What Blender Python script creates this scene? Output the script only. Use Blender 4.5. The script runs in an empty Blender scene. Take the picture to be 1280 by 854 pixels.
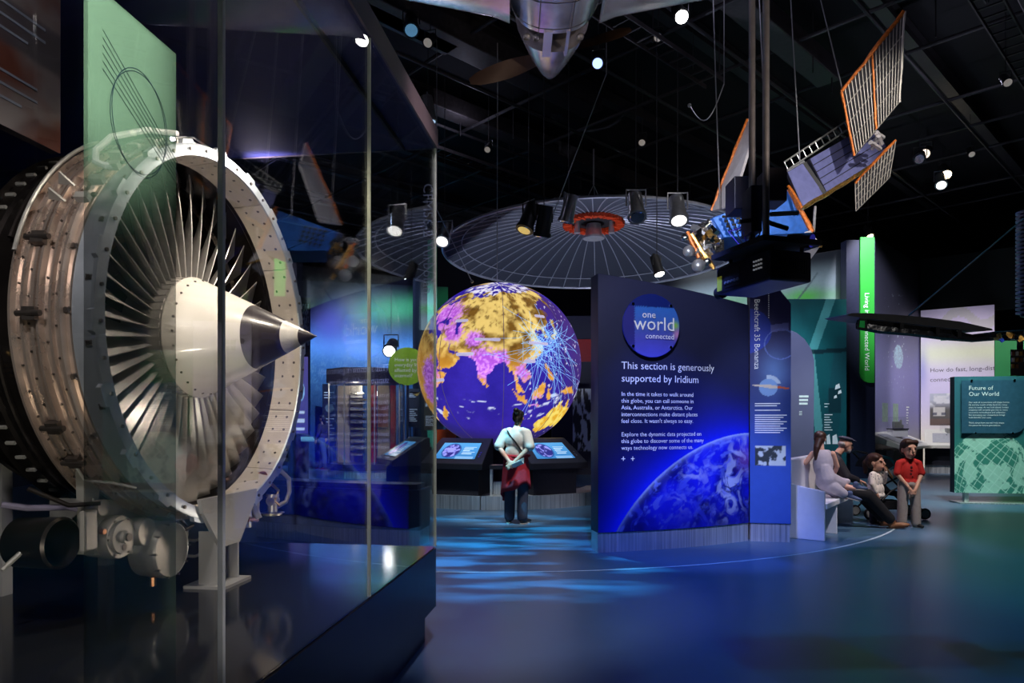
import bpy, bmesh, math, random
import numpy as np
from mathutils import Vector, Matrix, Euler

S = bpy.context.scene
C = S.collection
random.seed(4)
PI = math.pi
F, H = 853.0, 1.45            # focal length in pixels of a 1280 wide frame, eye height in metres

# ------------------------------------------------------------------ camera, world, exposure, lamps
cam_d = bpy.data.cameras.new('camera')
cam_d.sensor_width = 36.0
cam_d.lens = 36.0 * F / 1280
cam_d.shift_y = 100 / 1280
cam_d.clip_end = 200
cam = bpy.data.objects.new('camera', cam_d)
C.objects.link(cam)
cam.location = (0, 0, H)
cam.rotation_euler = (PI / 2, 0, 0)
S.camera = cam
S.view_settings.view_transform = 'Standard'
S.view_settings.look = 'None'
S.view_settings.gamma = 1.0
S.view_settings.use_curve_mapping = False
S.view_settings.exposure = 0.0

world = bpy.data.worlds.new('world')
S.world = world
world.use_nodes = True
bg = world.node_tree.nodes['Background']
bg.inputs[0].default_value = (0.30, 0.38, 0.75, 1)
bg.inputs[1].default_value = 0.012


def spot(pos, target, watts, col, angle, blend=0.6, radius=0.08, gobo=None):
    d = bpy.data.lights.new('spot', 'SPOT')
    d.energy = watts
    d.color = col
    d.spot_size = math.radians(angle)
    d.spot_blend = blend
    d.shadow_soft_size = radius
    o = bpy.data.objects.new('spot_light', d)
    C.objects.link(o)
    o.location = pos
    o.rotation_euler = (Vector(target) - Vector(pos)).to_track_quat('-Z', 'Y').to_euler()
    if gobo:
        d.use_nodes = True
        nt = d.node_tree
        em = nt.nodes['Emission']
        tc = nt.nodes.new('ShaderNodeTexCoord')
        mp = nt.nodes.new('ShaderNodeMapping')
        mp.inputs['Scale'].default_value = gobo
        nz = nt.nodes.new('ShaderNodeTexNoise')
        nz.inputs['Scale'].default_value = 1.0
        nz.inputs['Detail'].default_value = 2.5
        rp = nt.nodes.new('ShaderNodeValToRGB')
        rp.color_ramp.elements[0].position = 0.47
        rp.color_ramp.elements[1].position = 0.60
        rp.color_ramp.elements[0].color = (0.06, 0.06, 0.06, 1)
        nt.links.new(tc.outputs['Normal'], mp.inputs[0])
        nt.links.new(mp.outputs[0], nz.inputs['Vector'])
        nt.links.new(nz.outputs[0], rp.inputs[0])
        nt.links.new(rp.outputs[0], em.inputs['Strength'])
    return o


WARM = (1.0, 0.84, 0.66)
WHITE = (1.0, 0.95, 0.90)
# every lamp: position, target, watts, colour, beam angle
LAMPS = [
    # the engine: case-top lamps, plus unseen fill lamps added inside the case and hall
    ((-0.95, 2.75, 3.10), (-1.50, 3.60, 1.75), 95, WARM, 95),
    ((-1.00, 4.00, 3.05), (-1.45, 3.30, 1.60), 70, WARM, 100),
    ((-1.50, 1.50, 2.60), (-1.95, 2.80, 1.45), 62, (1.0, 0.88, 0.80), 90),
    ((-0.72, 4.10, 0.72), (-1.65, 3.30, 1.20), 7, (1.0, 0.80, 0.58), 80),
    ((-1.15, 1.55, 0.75), (-1.85, 2.95, 1.10), 26, (1.0, 0.88, 0.66), 70),
    ((0.30, 1.20, 1.00), (-1.75, 2.90, 0.95), 34, (1.0, 0.90, 0.80), 26),
    ((0.9, 0.5, 3.6), (-1.33, 1.66, 2.22), 900, (0.92, 1.0, 0.90), 19),  # added lamp that brightens the green stand-in sheet
    ((-1.50, 1.75, 3.15), (-2.05, 2.55, 2.95), 18, (1.0, 0.85, 0.80), 70),  # unseen lamp added for the hanging photo board
    # blue and violet washes on the floor and the sign
    ((0.7, 4.3, 4.7), (2.15, 7.9, 0.40), 1150, (0.11, 0.20, 1.0), 32),
    ((0.6, 3.7, 4.7), (1.75, 7.6, 2.1), 560, (0.74, 0.78, 1.0), 34),
    ((2.0, 7.6, 7.0), (2.0, 5.2, 0.0), 250, (0.02, 0.22, 1.0), 46),
    ((-0.1, 3.4, 4.7), (-0.15, 5.5, 0.0), 360, (0.80, 0.68, 0.86), 42),
    ((3.3, 4.6, 4.8), (3.15, 8.1, 1.2), 430, (0.45, 0.58, 1.0), 30),
    ((4.9, 7.4, 7.0), (4.0, 5.2, 0.0), 330, (0.0, 0.50, 0.80), 56),
    ((6.4, 7.8, 7.0), (6.0, 6.8, 0.0), 420, (0.06, 0.75, 0.40), 46),
    ((8.5, 9.6, 6.8), (8.6, 12.0, 1.0), 1100, (0.55, 1.0, 0.85), 30),
    ((7.0, 10.0, 7.0), (7.0, 13.6, 0.0), 1300, (0.75, 1.0, 0.95), 46),
    # people on the bench
    ((5.6, 6.3, 6.9), (4.8, 9.1, 0.8), 1500, (1.0, 0.88, 0.86), 20),
    ((3.0, 10.9, 7.0), (4.0, 8.9, 0.9), 700, (0.80, 0.62, 1.0), 26),
    # visitor in front of the globe
    ((1.4, 7.2, 7.0), (0.1, 9.7, 1.0), 1500, (1.0, 0.88, 0.80), 13),
    # murals and far walls
    ((5.2, 14.6, 7.4), (6.6, 17.6, 5.0), 560, (0.85, 0.95, 1.0), 70),
    ((-3.2, 16.6, 6.8), (-4.2, 21.8, 2.6), 3000, (0.55, 0.75, 1.0), 62),
    ((8.9, 15.4, 7.0), (10.4, 20.0, 2.9), 1100, (0.88, 0.88, 1.0), 56),
    ((11.6, 15.0, 7.0), (13.3, 20.4, 1.9), 1150, (1.0, 0.94, 0.88), 50),
    ((7.8, 13.6, 7.2), (9.0, 17.3, 4.2), 330, (0.85, 1.0, 0.85), 26),
    ((-4.6, 14.4, 6.6), (-4.0, 18.3, 1.9), 1500, WHITE, 30),
    ((-1.4, 12.8, 6.6), (-2.5, 16.2, 2.5), 900, WHITE, 20),
    ((5.2, 12.2, 7.2), (6.2, 16.5, 2.0), 1300, (0.65, 0.9, 1.0), 40),
    ((1.9, 14.0, 1.6), (1.8, 15.6, 5.6), 520, (0.72, 0.78, 1.0), 130),  # unseen uplight added below the dish, without a fixture
    # hanging things
    ((-1.9, 4.6, 3.0), (0.20, 6.1, 5.0), 170, (0.92, 0.78, 0.95), 50),  # unseen lavender lamp added to bring out the airplane
    ((2.9, 3.6, 3.0), (0.6, 6.3, 5.0), 150, (1.0, 0.78, 0.62), 46),
    ((3.3, 3.1, 1.0), (3.1, 5.1, 2.25), 22, WHITE, 50),  # unseen low lamp added to lighten the boom
    ((5.4, 4.6, 6.6), (4.0, 9.0, 4.6), 750, WHITE, 36),
    ((1.2, 6.0, 3.6), (2.9, 9.0, 4.1), 300, (0.80, 0.84, 1.0), 40),
    ((3.2, 3.6, 3.4), (3.9, 9.0, 4.8), 300, (1.0, 0.9, 0.8), 34),
    # consoles round the globe
    ((-1.2, 8.6, 6.6), (-0.6, 11.3, 0.3), 900, (0.70, 0.88, 1.0), 36),
    ((-2.6, 12.6, 6.6), (-3.6, 14.6, 0.0), 1300, (0.20, 0.80, 0.95), 52),
]
for a in LAMPS:
    spot(*a)
# patterned lamps: shutters throw streaks of light on the floor
spot((0.1, 8.6, 7.0), (0.05, 7.0, 0.0), 6500, (0.08, 0.52, 1.0), 27, 0.7, 0.02, (5.0, 18.0, 5.0))
spot((-0.2, 7.8, 7.0), (-0.2, 9.2, 0.0), 5200, (0.05, 0.66, 1.0), 28, 0.7, 0.02, (5.0, 20.0, 5.0))


def bulb(pos, watts, col, radius=0.05):
    d = bpy.data.lights.new('bulb', 'POINT')
    d.energy = watts
    d.color = col
    d.shadow_soft_size = radius
    o = bpy.data.objects.new('bulb_light', d)
    C.objects.link(o)
    o.location = pos


# unseen point lamps high in the grid that keep the black ceiling just readable
for q in ((-4, 9, 7.2), (3, 9, 7.2), (8, 12, 7.2), (-1, 14, 7.4), (5, 5, 7.2), (10, 8, 7.2)):
    bulb(q, 11, (0.72, 0.70, 0.95), 0.04)


# ------------------------------------------------------------------ pixel helpers (real depth is given in metres)
def P(px, py, Y):
    return Vector(((px - 640) / F * Y, Y, H - (py - 527) / F * Y))


def G(px, py):
    Y = H * F / (py - 527)
    return Vector(((px - 640) / F * Y, Y, 0))


# ------------------------------------------------------------------ materials
MATS = {}


def mat(name, col, rough=0.5, metal=0.0, var=0.12, scale=14.0, bump=0.0, emit=0.0, ecol=None, attr=False,
        coat=0.0, stretch=None, alpha=1.0):
    m = bpy.data.materials.new(name)
    m.use_nodes = True
    nt = m.node_tree
    b = nt.nodes['Principled BSDF']
    tc = nt.nodes.new('ShaderNodeTexCoord')
    mp = nt.nodes.new('ShaderNodeMapping')
    if stretch:
        mp.inputs['Scale'].default_value = stretch
    nt.links.new(tc.outputs['Object'], mp.inputs[0])
    nz = nt.nodes.new('ShaderNodeTexNoise')
    nz.inputs['Scale'].default_value = scale
    nz.inputs['Detail'].default_value = 4
    nt.links.new(mp.outputs[0], nz.inputs['Vector'])
    if attr:
        at = nt.nodes.new('ShaderNodeAttribute')
        at.attribute_name = 'Col'
        src = at.outputs['Color']
    else:
        rgb = nt.nodes.new('ShaderNodeRGB')
        rgb.outputs[0].default_value = (*col, 1)
        src = rgb.outputs[0]
    mr = nt.nodes.new('ShaderNodeMapRange')
    mr.inputs[1].default_value = 0.25
    mr.inputs[2].default_value = 0.75
    mr.inputs[3].default_value = 1 - var
    mr.inputs[4].default_value = 1 + var
    nt.links.new(nz.outputs[0], mr.inputs[0])
    mx = nt.nodes.new('ShaderNodeVectorMath')
    mx.operation = 'SCALE'
    nt.links.new(src, mx.inputs[0])
    nt.links.new(mr.outputs[0], mx.inputs['Scale'])
    nt.links.new(mx.outputs[0], b.inputs['Base Color'])
    rr = nt.nodes.new('ShaderNodeMapRange')
    rr.inputs[3].default_value = max(0.02, rough * (1 - var))
    rr.inputs[4].default_value = min(1.0, rough * (1 + var))
    nt.links.new(nz.outputs[0], rr.inputs[0])
    nt.links.new(rr.outputs[0], b.inputs['Roughness'])
    b.inputs['Metallic'].default_value = metal
    b.inputs['Coat Weight'].default_value = coat
    b.inputs['Alpha'].default_value = alpha
    if bump:
        bp = nt.nodes.new('ShaderNodeBump')
        bp.inputs['Strength'].default_value = bump
        bp.inputs['Distance'].default_value = 0.01
        nt.links.new(nz.outputs[0], bp.inputs['Height'])
        nt.links.new(bp.outputs[0], b.inputs['Normal'])
    if emit:
        b.inputs['Emission Strength'].default_value = emit
        if attr:
            nt.links.new(mx.outputs[0], b.inputs['Emission Color'])
        else:
            b.inputs['Emission Color'].default_value = (*(ecol or col), 1)
    MATS[name] = m
    return m


def glass_mat(name, tint=(0.93, 0.95, 0.97), base=0.04, gain=0.96):
    m = bpy.data.materials.new(name)
    m.use_nodes = True
    nt = m.node_tree
    nt.nodes.remove(nt.nodes['Principled BSDF'])
    out = nt.nodes['Material Output']
    tr = nt.nodes.new('ShaderNodeBsdfTransparent')
    tr.inputs[0].default_value = (*tint, 1)
    gl = nt.nodes.new('ShaderNodeBsdfGlossy')
    gl.inputs['Roughness'].default_value = 0.0
    geo = nt.nodes.new('ShaderNodeNewGeometry')
    dt = nt.nodes.new('ShaderNodeVectorMath')
    dt.operation = 'DOT_PRODUCT'
    nt.links.new(geo.outputs['Incoming'], dt.inputs[0])
    nt.links.new(geo.outputs['Normal'], dt.inputs[1])

    def math_node(op, a, b=None):
        n = nt.nodes.new('ShaderNodeMath')
        n.operation = op
        for i, v in enumerate((a, b)):
            if v is None:
                continue
            if isinstance(v, (int, float)):
                n.inputs[i].default_value = v
            else:
                nt.links.new(v, n.inputs[i])
        return n.outputs[0]
    c = math_node('ABSOLUTE', dt.outputs['Value'])
    k = math_node('POWER', math_node('SUBTRACT', 1.0, c), 5.0)
    fac = math_node('ADD', math_node('MULTIPLY', k, gain), base)      # Schlick reflectance of a bare pane
    mx = nt.nodes.new('ShaderNodeMixShader')
    nt.links.new(fac, mx.inputs[0])
    nt.links.new(tr.outputs[0], mx.inputs[1])
    nt.links.new(gl.outputs[0], mx.inputs[2])
    nt.links.new(mx.outputs[0], out.inputs[0])
    MATS[name] = m
    return m


# ------------------------------------------------------------------ mesh builder
class MB:
    def __init__(self):
        self.v, self.f, self.mi = [], [], []

    def add(self, vs, fs, mi=0):
        o = len(self.v)
        self.v += [Vector(a) for a in vs]
        self.f += [tuple(i + o for i in q) for q in fs]
        self.mi += [mi] * len(fs)
        return self

    def hexa(self, p, mi=0):            # 4 bottom points, 4 top points
        return self.add(p, [(3, 2, 1, 0), (4, 5, 6, 7), (0, 1, 5, 4), (1, 2, 6, 5), (2, 3, 7, 6), (3, 0, 4, 7)], mi)

    def box(self, c, s, rot=None, mi=0):
        c = Vector(c)
        h = [x / 2 for x in s]
        pts = [(-1, -1, -1), (1, -1, -1), (1, 1, -1), (-1, 1, -1), (-1, -1, 1), (1, -1, 1), (1, 1, 1), (-1, 1, 1)]
        r = rot or Matrix.Identity(3)
        return self.hexa([c + r @ Vector((a * h[0], b * h[1], d * h[2])) for a, b, d in pts], mi)

    def slab(self, quad, t, mi=0):      # planar quad (or polygon), thickened backwards along its normal by t
        q = [Vector(a) for a in quad]
        n = (q[1] - q[0]).cross(q[2] - q[0]).normalized()
        k = len(q)
        b = [a - n * t for a in q]
        fs = [tuple(range(k)), tuple(range(2 * k - 1, k - 1, -1))]
        fs += [(i, i + k, (i + 1) % k + k, (i + 1) % k) for i in range(k)]
        return self.add(q + b, fs, mi)

    def frame(self, p0, p1):
        d = (Vector(p1) - Vector(p0))
        w = d.normalized()
        u = w.orthogonal().normalized()
        return w, u, w.cross(u)

    def cyl(self, p0, p1, r0, r1=None, n=12, caps=True, mi=0):
        r1 = r0 if r1 is None else r1
        p0, p1 = Vector(p0), Vector(p1)
        w, u, v = self.frame(p0, p1)
        vs = []
        for p, r in ((p0, r0), (p1, r1)):
            vs += [p + (u * math.cos(a) + v * math.sin(a)) * r for a in (2 * PI * i / n for i in range(n))]
        fs = [(i, (i + 1) % n, (i + 1) % n + n, i + n) for i in range(n)]
        if caps:
            fs += [tuple(range(n - 1, -1, -1)), tuple(range(n, 2 * n))]
        return self.add(vs, fs, mi)

    def tube(self, pts, r, n=8, mi=0, closed=False):
        pts = [Vector(p) for p in pts]
        k = len(pts)
        vs, prev = [], None
        for i, p in enumerate(pts):
            if closed:
                d = (pts[(i + 1) % k] - pts[i - 1]).normalized()
            else:
                d = (pts[min(i + 1, k - 1)] - pts[max(i - 1, 0)]).normalized()
            u = d.orthogonal().normalized() if prev is None else (prev - d * prev.dot(d)).normalized()
            prev = u
            v = d.cross(u)
            rr = r[i] if isinstance(r, (list, tuple)) else r
            vs += [p + (u * math.cos(a) + v * math.sin(a)) * rr for a in (2 * PI * j / n for j in range(n))]
        fs = []
        for i in range(k if closed else k - 1):
            a, b = i * n, ((i + 1) % k) * n
            fs += [(a + j, a + (j + 1) % n, b + (j + 1) % n, b + j) for j in range(n)]
        if not closed:
            fs += [tuple(range(n - 1, -1, -1)), tuple(range((k - 1) * n, k * n))]
        return self.add(vs, fs, mi)

    def lathe(self, prof, n, mtx, mi=0, caps=False, a0=0.0, a1=2 * PI):
        vs, k = [], len(prof)            # profile (s, r): s along local x
        full = abs(a1 - a0 - 2 * PI) < 1e-6
        m = n if full else n + 1
        for i in range(m):
            a = a0 + (a1 - a0) * i / n
            vs += [mtx @ Vector((s, r * math.cos(a), r * math.sin(a))) for s, r in prof]
        fs = []
        for i in range(n):
            j = (i + 1) % m
            fs += [(i * k + q, j * k + q, j * k + q + 1, i * k + q + 1) for q in range(k - 1)]
        if caps:
            fs += [tuple(i * k for i in range(m))[::-1], tuple(i * k + k - 1 for i in range(m))]
        return self.add(vs, fs, mi)

    def ball(self, c, r, n=12, m=8, rot=None, mi=0):
        c = Vector(c)
        r = (r, r, r) if isinstance(r, (int, float)) else r
        q = rot or Matrix.Identity(3)
        vs = [c + q @ Vector((0, 0, r[2]))]
        for i in range(1, m):
            t = PI * i / m
            vs += [c + q @ Vector((r[0] * math.sin(t) * math.cos(a), r[1] * math.sin(t) * math.sin(a), r[2] * math.cos(t)))
                   for a in (2 * PI * j / n for j in range(n))]
        vs.append(c + q @ Vector((0, 0, -r[2])))
        fs = [(0, 1 + j, 1 + (j + 1) % n) for j in range(n)]
        for i in range(m - 2):
            a, b = 1 + i * n, 1 + (i + 1) * n
            fs += [(a + j, b + j, b + (j + 1) % n, a + (j + 1) % n) for j in range(n)]
        e = len(vs) - 1
        a = 1 + (m - 2) * n
        fs += [(e, a + (j + 1) % n, a + j) for j in range(n)]
        return self.add(vs, fs, mi)

    def build(self, name, m, parent=None, smooth=False, bevel=0.0, local=False, angle=40):
        me = bpy.data.meshes.new(name)
        off = Vector((0, 0, 0)) if (parent is None or local) else Vector(parent.get('_w', (0, 0, 0)))
        me.from_pydata([a - off for a in self.v], [], self.f)
        ms = m if isinstance(m, (list, tuple)) else [m]
        for q in ms:
            me.materials.append(q)
        if len(ms) > 1:
            me.polygons.foreach_set('material_index', self.mi)
        bm = bmesh.new()
        bm.from_mesh(me)
        bmesh.ops.recalc_face_normals(bm, faces=bm.faces)
        if bevel:
            es = [e for e in bm.edges if len(e.link_faces) == 2 and e.calc_face_angle(0) > 0.5]
            bmesh.ops.bevel(bm, geom=es, offset=bevel, segments=2, affect='EDGES', profile=0.5)
        bm.to_mesh(me)
        bm.free()
        if smooth:
            me.polygons.foreach_set('use_smooth', [True] * len(me.polygons))
            me.set_sharp_from_angle(angle=math.radians(angle))
        me.update()
        return link(name, me, parent)


def link(name, me, parent=None):
    o = bpy.data.objects.new(name, me)
    C.objects.link(o)
    if parent is not None:
        o.parent = parent
        o['_w'] = list(parent.get('_w', (0, 0, 0)))
    return o


def tag(o, label=None, cat=None, group=None, kind=None):
    if label:
        o['label'] = label
    if cat:
        o['category'] = cat
    if group:
        o['group'] = group
    if kind:
        o['kind'] = kind
    return o


def thing(name, label, cat, loc=(0, 0, 0), rotz=0.0, group=None):
    o = bpy.data.objects.new(name, None)
    C.objects.link(o)
    o.empty_display_size = 0.1
    o.location = loc
    o.rotation_euler = (0, 0, rotz)
    o['_w'] = list(loc)
    return tag(o, label, cat, group)


def copy_tree(o, parent=None):
    c = o.copy()
    C.objects.link(c)
    c.parent = parent
    for ch in list(o.children):
        copy_tree(ch, c)
    return c


def text(body, size, m, parent, org, xd, yd, name='lettering', warp=None, lift=0.003, align='LEFT', spacing=1.0, res=2):
    o = None
    for k, ln_ in enumerate(body.split('\n')):
        dy = k * size * spacing
        w2 = (lambda x, y, dy=dy: warp(x, y - dy)) if warp else None
        og = None if warp else Vector(org) - Vector(yd).normalized() * dy
        o = text_line(ln_, size, m, parent, og, xd, yd, name, w2, lift, align, 1.0, res)
    return o


def text_line(body, size, m, parent, org, xd, yd, name='lettering', warp=None, lift=0.003, align='LEFT', spacing=1.0, res=2):
    cu = bpy.data.curves.new('t', 'FONT')
    cu.body = body
    cu.size = size
    cu.align_x = align
    cu.space_line = spacing
    cu.resolution_u = res
    to = bpy.data.objects.new('t', cu)
    C.objects.link(to)
    dg = bpy.context.evaluated_depsgraph_get()
    me = bpy.data.meshes.new_from_object(to.evaluated_get(dg))
    me.name = name
    bpy.data.objects.remove(to)
    bpy.data.curves.remove(cu)
    off = Vector(parent.get('_w', (0, 0, 0))) if parent is not None else Vector()
    if warp:
        for v in me.vertices:
            v.co = Vector(warp(v.co.x, v.co.y)) - off
    else:
        org, xd, yd = Vector(org), Vector(xd).normalized(), Vector(yd).normalized()
        nd = xd.cross(yd)
        for v in me.vertices:
            v.co = org + xd * v.co.x + yd * v.co.y + nd * lift - off
    me.materials.clear()
    me.materials.append(m)
    o = link(name, me, parent)
    if size < .08:
        o['kind'] = 'stuff'            # letters too small to pick apart
    return o


# ------------------------------------------------------------------ numpy pictures carried by dense grids
def srgb(r, g, b):
    c = np.array([r, g, b], float) / 255
    return np.where(c <= 0.04045, c / 12.92, ((c + 0.055) / 1.055) ** 2.4)


def L(r, g, b):
    return tuple(float(a) for a in srgb(r, g, b))


def vnoise(x, y, z=0.0, seed=0):
    x, y = np.asarray(x, float), np.asarray(y, float)
    z = np.zeros_like(x) + z
    xi, yi, zi = np.floor(x).astype(np.int64), np.floor(y).astype(np.int64), np.floor(z).astype(np.int64)
    xf, yf, zf = x - xi, y - yi, z - zi
    xf, yf, zf = (t * t * (3 - 2 * t) for t in (xf, yf, zf))

    def h(a, b, c):
        n = (a * 374761393 + b * 668265263 + c * 2147483647 + seed * 974711) & 0x7fffffff
        n = ((n ^ (n >> 13)) * 1274126177) & 0x7fffffff
        return ((n ^ (n >> 16)) & 0xffff) / 65535.0
    r = 0
    for dz in (0, 1):
        wz = zf if dz else 1 - zf
        for dy in (0, 1):
            wy = yf if dy else 1 - yf
            for dx in (0, 1):
                wx = xf if dx else 1 - xf
                r = r + wx * wy * wz * h(xi + dx, yi + dy, zi + dz)
    return r


def fbm(x, y, z=0.0, o=4, seed=0):
    r, a, t = 0, 1.0, 0
    for i in range(o):
        r = r + a * vnoise(np.asarray(x) * 2 ** i, np.asarray(y) * 2 ** i, np.asarray(z) * 2 ** i, seed + i)
        t += a
        a *= 0.5
    return r / t


def sstep(a, b, x):
    t = np.clip((x - a) / (b - a), 0, 1)
    return t * t * (3 - 2 * t)


def mixc(a, b, t):
    t = np.asarray(t)[..., None]
    return np.asarray(a) * (1 - t) + np.asarray(b) * t


def picture(name, fn, pt, nu, nv, m, parent, back=None):
    """grid of points pt(u,v), u,v in 0..1, coloured by fn(u,v) -> rgb"""
    u, v = np.meshgrid(np.linspace(0, 1, nu + 1), np.linspace(0, 1, nv + 1))
    u, v = u.ravel(), v.ravel()
    co = np.array([tuple(pt(a, b)) for a, b in zip(u, v)])
    col = np.clip(np.asarray(fn(u, v)), 0, 8)
    off = np.array(parent.get('_w', (0, 0, 0))) if parent is not None else np.zeros(3)
    w = nu + 1
    fs = [(j * w + i, j * w + i + 1, (j + 1) * w + i + 1, (j + 1) * w + i) for j in range(nv) for i in range(nu)]
    me = bpy.data.meshes.new(name)
    me.from_pydata((co - off).tolist(), [], fs)
    a = me.color_attributes.new('Col', 'FLOAT_COLOR', 'POINT')
    a.data.foreach_set('color', np.concatenate([col, np.ones((len(col), 1))], 1).astype(np.float32).ravel())
    me.materials.append(m)
    return link(name, me, parent)


def quad_pt(bl, br, tl, tr):
    bl, br, tl, tr = (Vector(a) for a in (bl, br, tl, tr))
    return lambda u, v: (bl * (1 - u) + br * u) * (1 - v) + (tl * (1 - u) + tr * u) * v
# ------------------------------------------------------------------ shared materials
m_floor = mat('floor_vinyl', L(72, 102, 130), 0.34, 0, 0.10, 3.0, 0.02)
m_line = mat('floor_line_white', L(190, 205, 220), 0.5)
m_black = mat('black_paint', (0.012, 0.012, 0.014), 0.6)
m_ceil = mat('ceiling_black', (0.010, 0.010, 0.013), 0.9)
m_beam = mat('beam_black_steel', (0.030, 0.028, 0.032), 0.55, 0.0, 0.3)
m_duct = mat('duct_steel', (0.075, 0.065, 0.07), 0.5, 0.5, 0.3)
m_navy = mat('navy_laminate', L(36, 38, 62), 0.42)
m_navyd = mat('dark_navy_wall', L(18, 20, 38), 0.6)
m_greenw = mat('dark_green_wall', L(26, 38, 34), 0.7)
m_char = mat('charcoal_laminate', L(44, 42, 50), 0.38)
m_steel = mat('brushed_steel', (0.80, 0.77, 0.75), 0.32, 0.66, 0.35, 42, 0, stretch=(1.0, 1.0, 0.02))  # brushed grain, its streak contrast raised to imitate upright reflections
m_chrome = mat('polished_steel', (0.75, 0.75, 0.78), 0.12, 1.0, 0.06)
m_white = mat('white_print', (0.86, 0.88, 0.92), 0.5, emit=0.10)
m_bench = mat('white_solid_surface', (0.80, 0.79, 0.82), 0.32, 0, 0.03)
m_glass = glass_mat('clear_glass')
m_glass2 = glass_mat('thin_clear_acrylic', (0.96, 0.97, 0.97))
m_edge = mat('glass_edge_green', (0.62, 0.66, 0.52), 0.2, 0, 0.1, emit=0.06)
m_wire = mat('steel_wire', (0.42, 0.42, 0.45), 0.4, 0.8)
m_print = mat('print', (1, 1, 1), 0.5, attr=True, var=0.05)
m_screen = mat('lit_screen', (0, 0, 0), 0.25, attr=True, var=0.0, emit=1.0)
m_lens = mat('lamp_lens', (1, 0.95, 0.85), 0.2, emit=14, ecol=(1, 0.92, 0.82))

# ------------------------------------------------------------------ the hall
GC = Vector((-0.25, 13.4, 2.55))          # centre of the big globe, everything is laid out in rings about it
X0, X1, Y0, Y1, ZC = -11.0, 17.0, -3.0, 27.0, 8.6
fl = MB().hexa([(X0, Y0, -.2), (X1, Y0, -.2), (X1, Y1, -.2), (X0, Y1, -.2), (X0, Y0, 0), (X1, Y0, 0), (X1, Y1, 0), (X0, Y1, 0)]).build('floor', m_floor)
tag(fl, kind='structure')
arc = MB()
n = 120
ar0, ar1 = 6.83, 6.86
vs, fs = [], []
for i in range(n + 1):
    a = math.radians(-150 + 205 * i / n)
    for r in (ar0, ar1):
        vs.append((GC.x + r * math.sin(a), GC.y - r * math.cos(a), 0.002))
for i in range(n):
    fs.append((2 * i, 2 * i + 1, 2 * i + 3, 2 * i + 2))
arc.add(vs, fs).build('floor_line', m_line, fl)

ce = MB().hexa([(X0, Y0, ZC), (X1, Y0, ZC), (X1, Y1, ZC), (X0, Y1, ZC), (X0, Y0, ZC + .2), (X1, Y0, ZC + .2), (X1, Y1, ZC + .2), (X0, Y1, ZC + .2)]).build('ceiling', m_ceil)
tag(ce, kind='structure')


def wall(name, a, b, z0, z1, t, m):
    a, b = Vector((a[0], a[1], 0)), Vector((b[0], b[1], 0))
    d = (b - a).normalized()
    nn = Vector((-d.y, d.x, 0)) * t
    k = MB().hexa([q + Vector((0, 0, z)) for z in (z0, z1) for q in (a, b, b + nn, a + nn)]).build(name, m)
    return tag(k, kind='structure')


wall('wall_back', (X0, Y1), (X1, Y1), 0, ZC, 0.2, m_navyd)
wall('wall_left', (X0, Y0), (X0, Y1), 0, ZC, 0.2, m_navyd)
wall('wall_right', (X1, Y1), (X1, Y0), 0, ZC, 0.2, m_greenw)
wall('wall_front', (X1, Y0), (X0, Y0), 0, ZC, 0.2, m_navyd)

# ceiling grid, turned 43 degrees
ca, sa = math.cos(math.radians(46.5)), math.sin(math.radians(46.5))
D1, D2 = Vector((sa, ca, 0)), Vector((ca, -sa, 0))      # D1 runs right and away, D2 right and near


def along(p, d, l0, l1, z):
    return p + d * l0 + Vector((0, 0, z)), p + d * l1 + Vector((0, 0, z))


R1 = Matrix((D1, D2, (0, 0, 1))).transposed()
mid = Vector((2, 11, 0))
rng = random.Random(7)


def clip_span(p, d):
    t0, t1 = -40.0, 40.0
    for i, (lo, hi) in enumerate(((X0 + .1, X1 - .1), (Y0 + .1, Y1 - .1))):
        if abs(d[i]) > 1e-6:
            a, b = (lo - p[i]) / d[i], (hi - p[i]) / d[i]
            a, b = min(a, b), max(a, b)
            t0, t1 = max(t0, a), min(t1, b)
    return t0, t1


for k in range(-6, 7):                     # main I-beams
    p = mid + D2 * (k * 2.6)
    t0, t1 = clip_span(p, D1)
    if t1 - t0 < 2:
        continue
    c = p + D1 * (t0 + t1) / 2
    b = MB()
    for dz, w, h in ((-0.14, 0.2, 0.03), (0.14, 0.2, 0.03), (0, 0.03, 0.26)):
        b.box(c + Vector((0, 0, 8.42 + dz)), (t1 - t0, w, h), R1)
    b.build('beam', m_beam, ce)
for k in range(-7, 8):                     # lower pipe grid across
    p = mid + D1 * (k * 2.0 + .4)
    t0, t1 = clip_span(p, D2)
    if t1 - t0 < 2:
        continue
    a, b_ = along(p, D2, t0, t1, 7.75 + 0.12 * (k % 3))
    MB().cyl(a, b_, 0.035, n=8).build('grid_pipe', m_beam, ce)
for k in range(-7, 8):                     # pipes the other way
    p = mid + D2 * (k * 1.9 + .9)
    t0, t1 = clip_span(p, D1)
    if t1 - t0 < 2:
        continue
    a, b_ = along(p, D1, t0, t1, 7.55 + 0.1 * (k % 2))
    MB().cyl(a, b_, 0.03, n=8).build('grid_pipe', m_beam, ce)
for (q, L_, w) in (((-0.5, 12.0), 6.0, 0.5), ((3.4, 10.4), 7.0, .42), ((1.2, 16.5), 8.0, 0.4), ((6.8, 9.2), 5.2, .45), ((-3.2, 9.6), 6.0, .4)):
    MB().box(Vector((q[0], q[1], 7.95)), (L_, w, 0.34), R1).build('duct', m_duct, ce, bevel=0.02)
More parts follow.
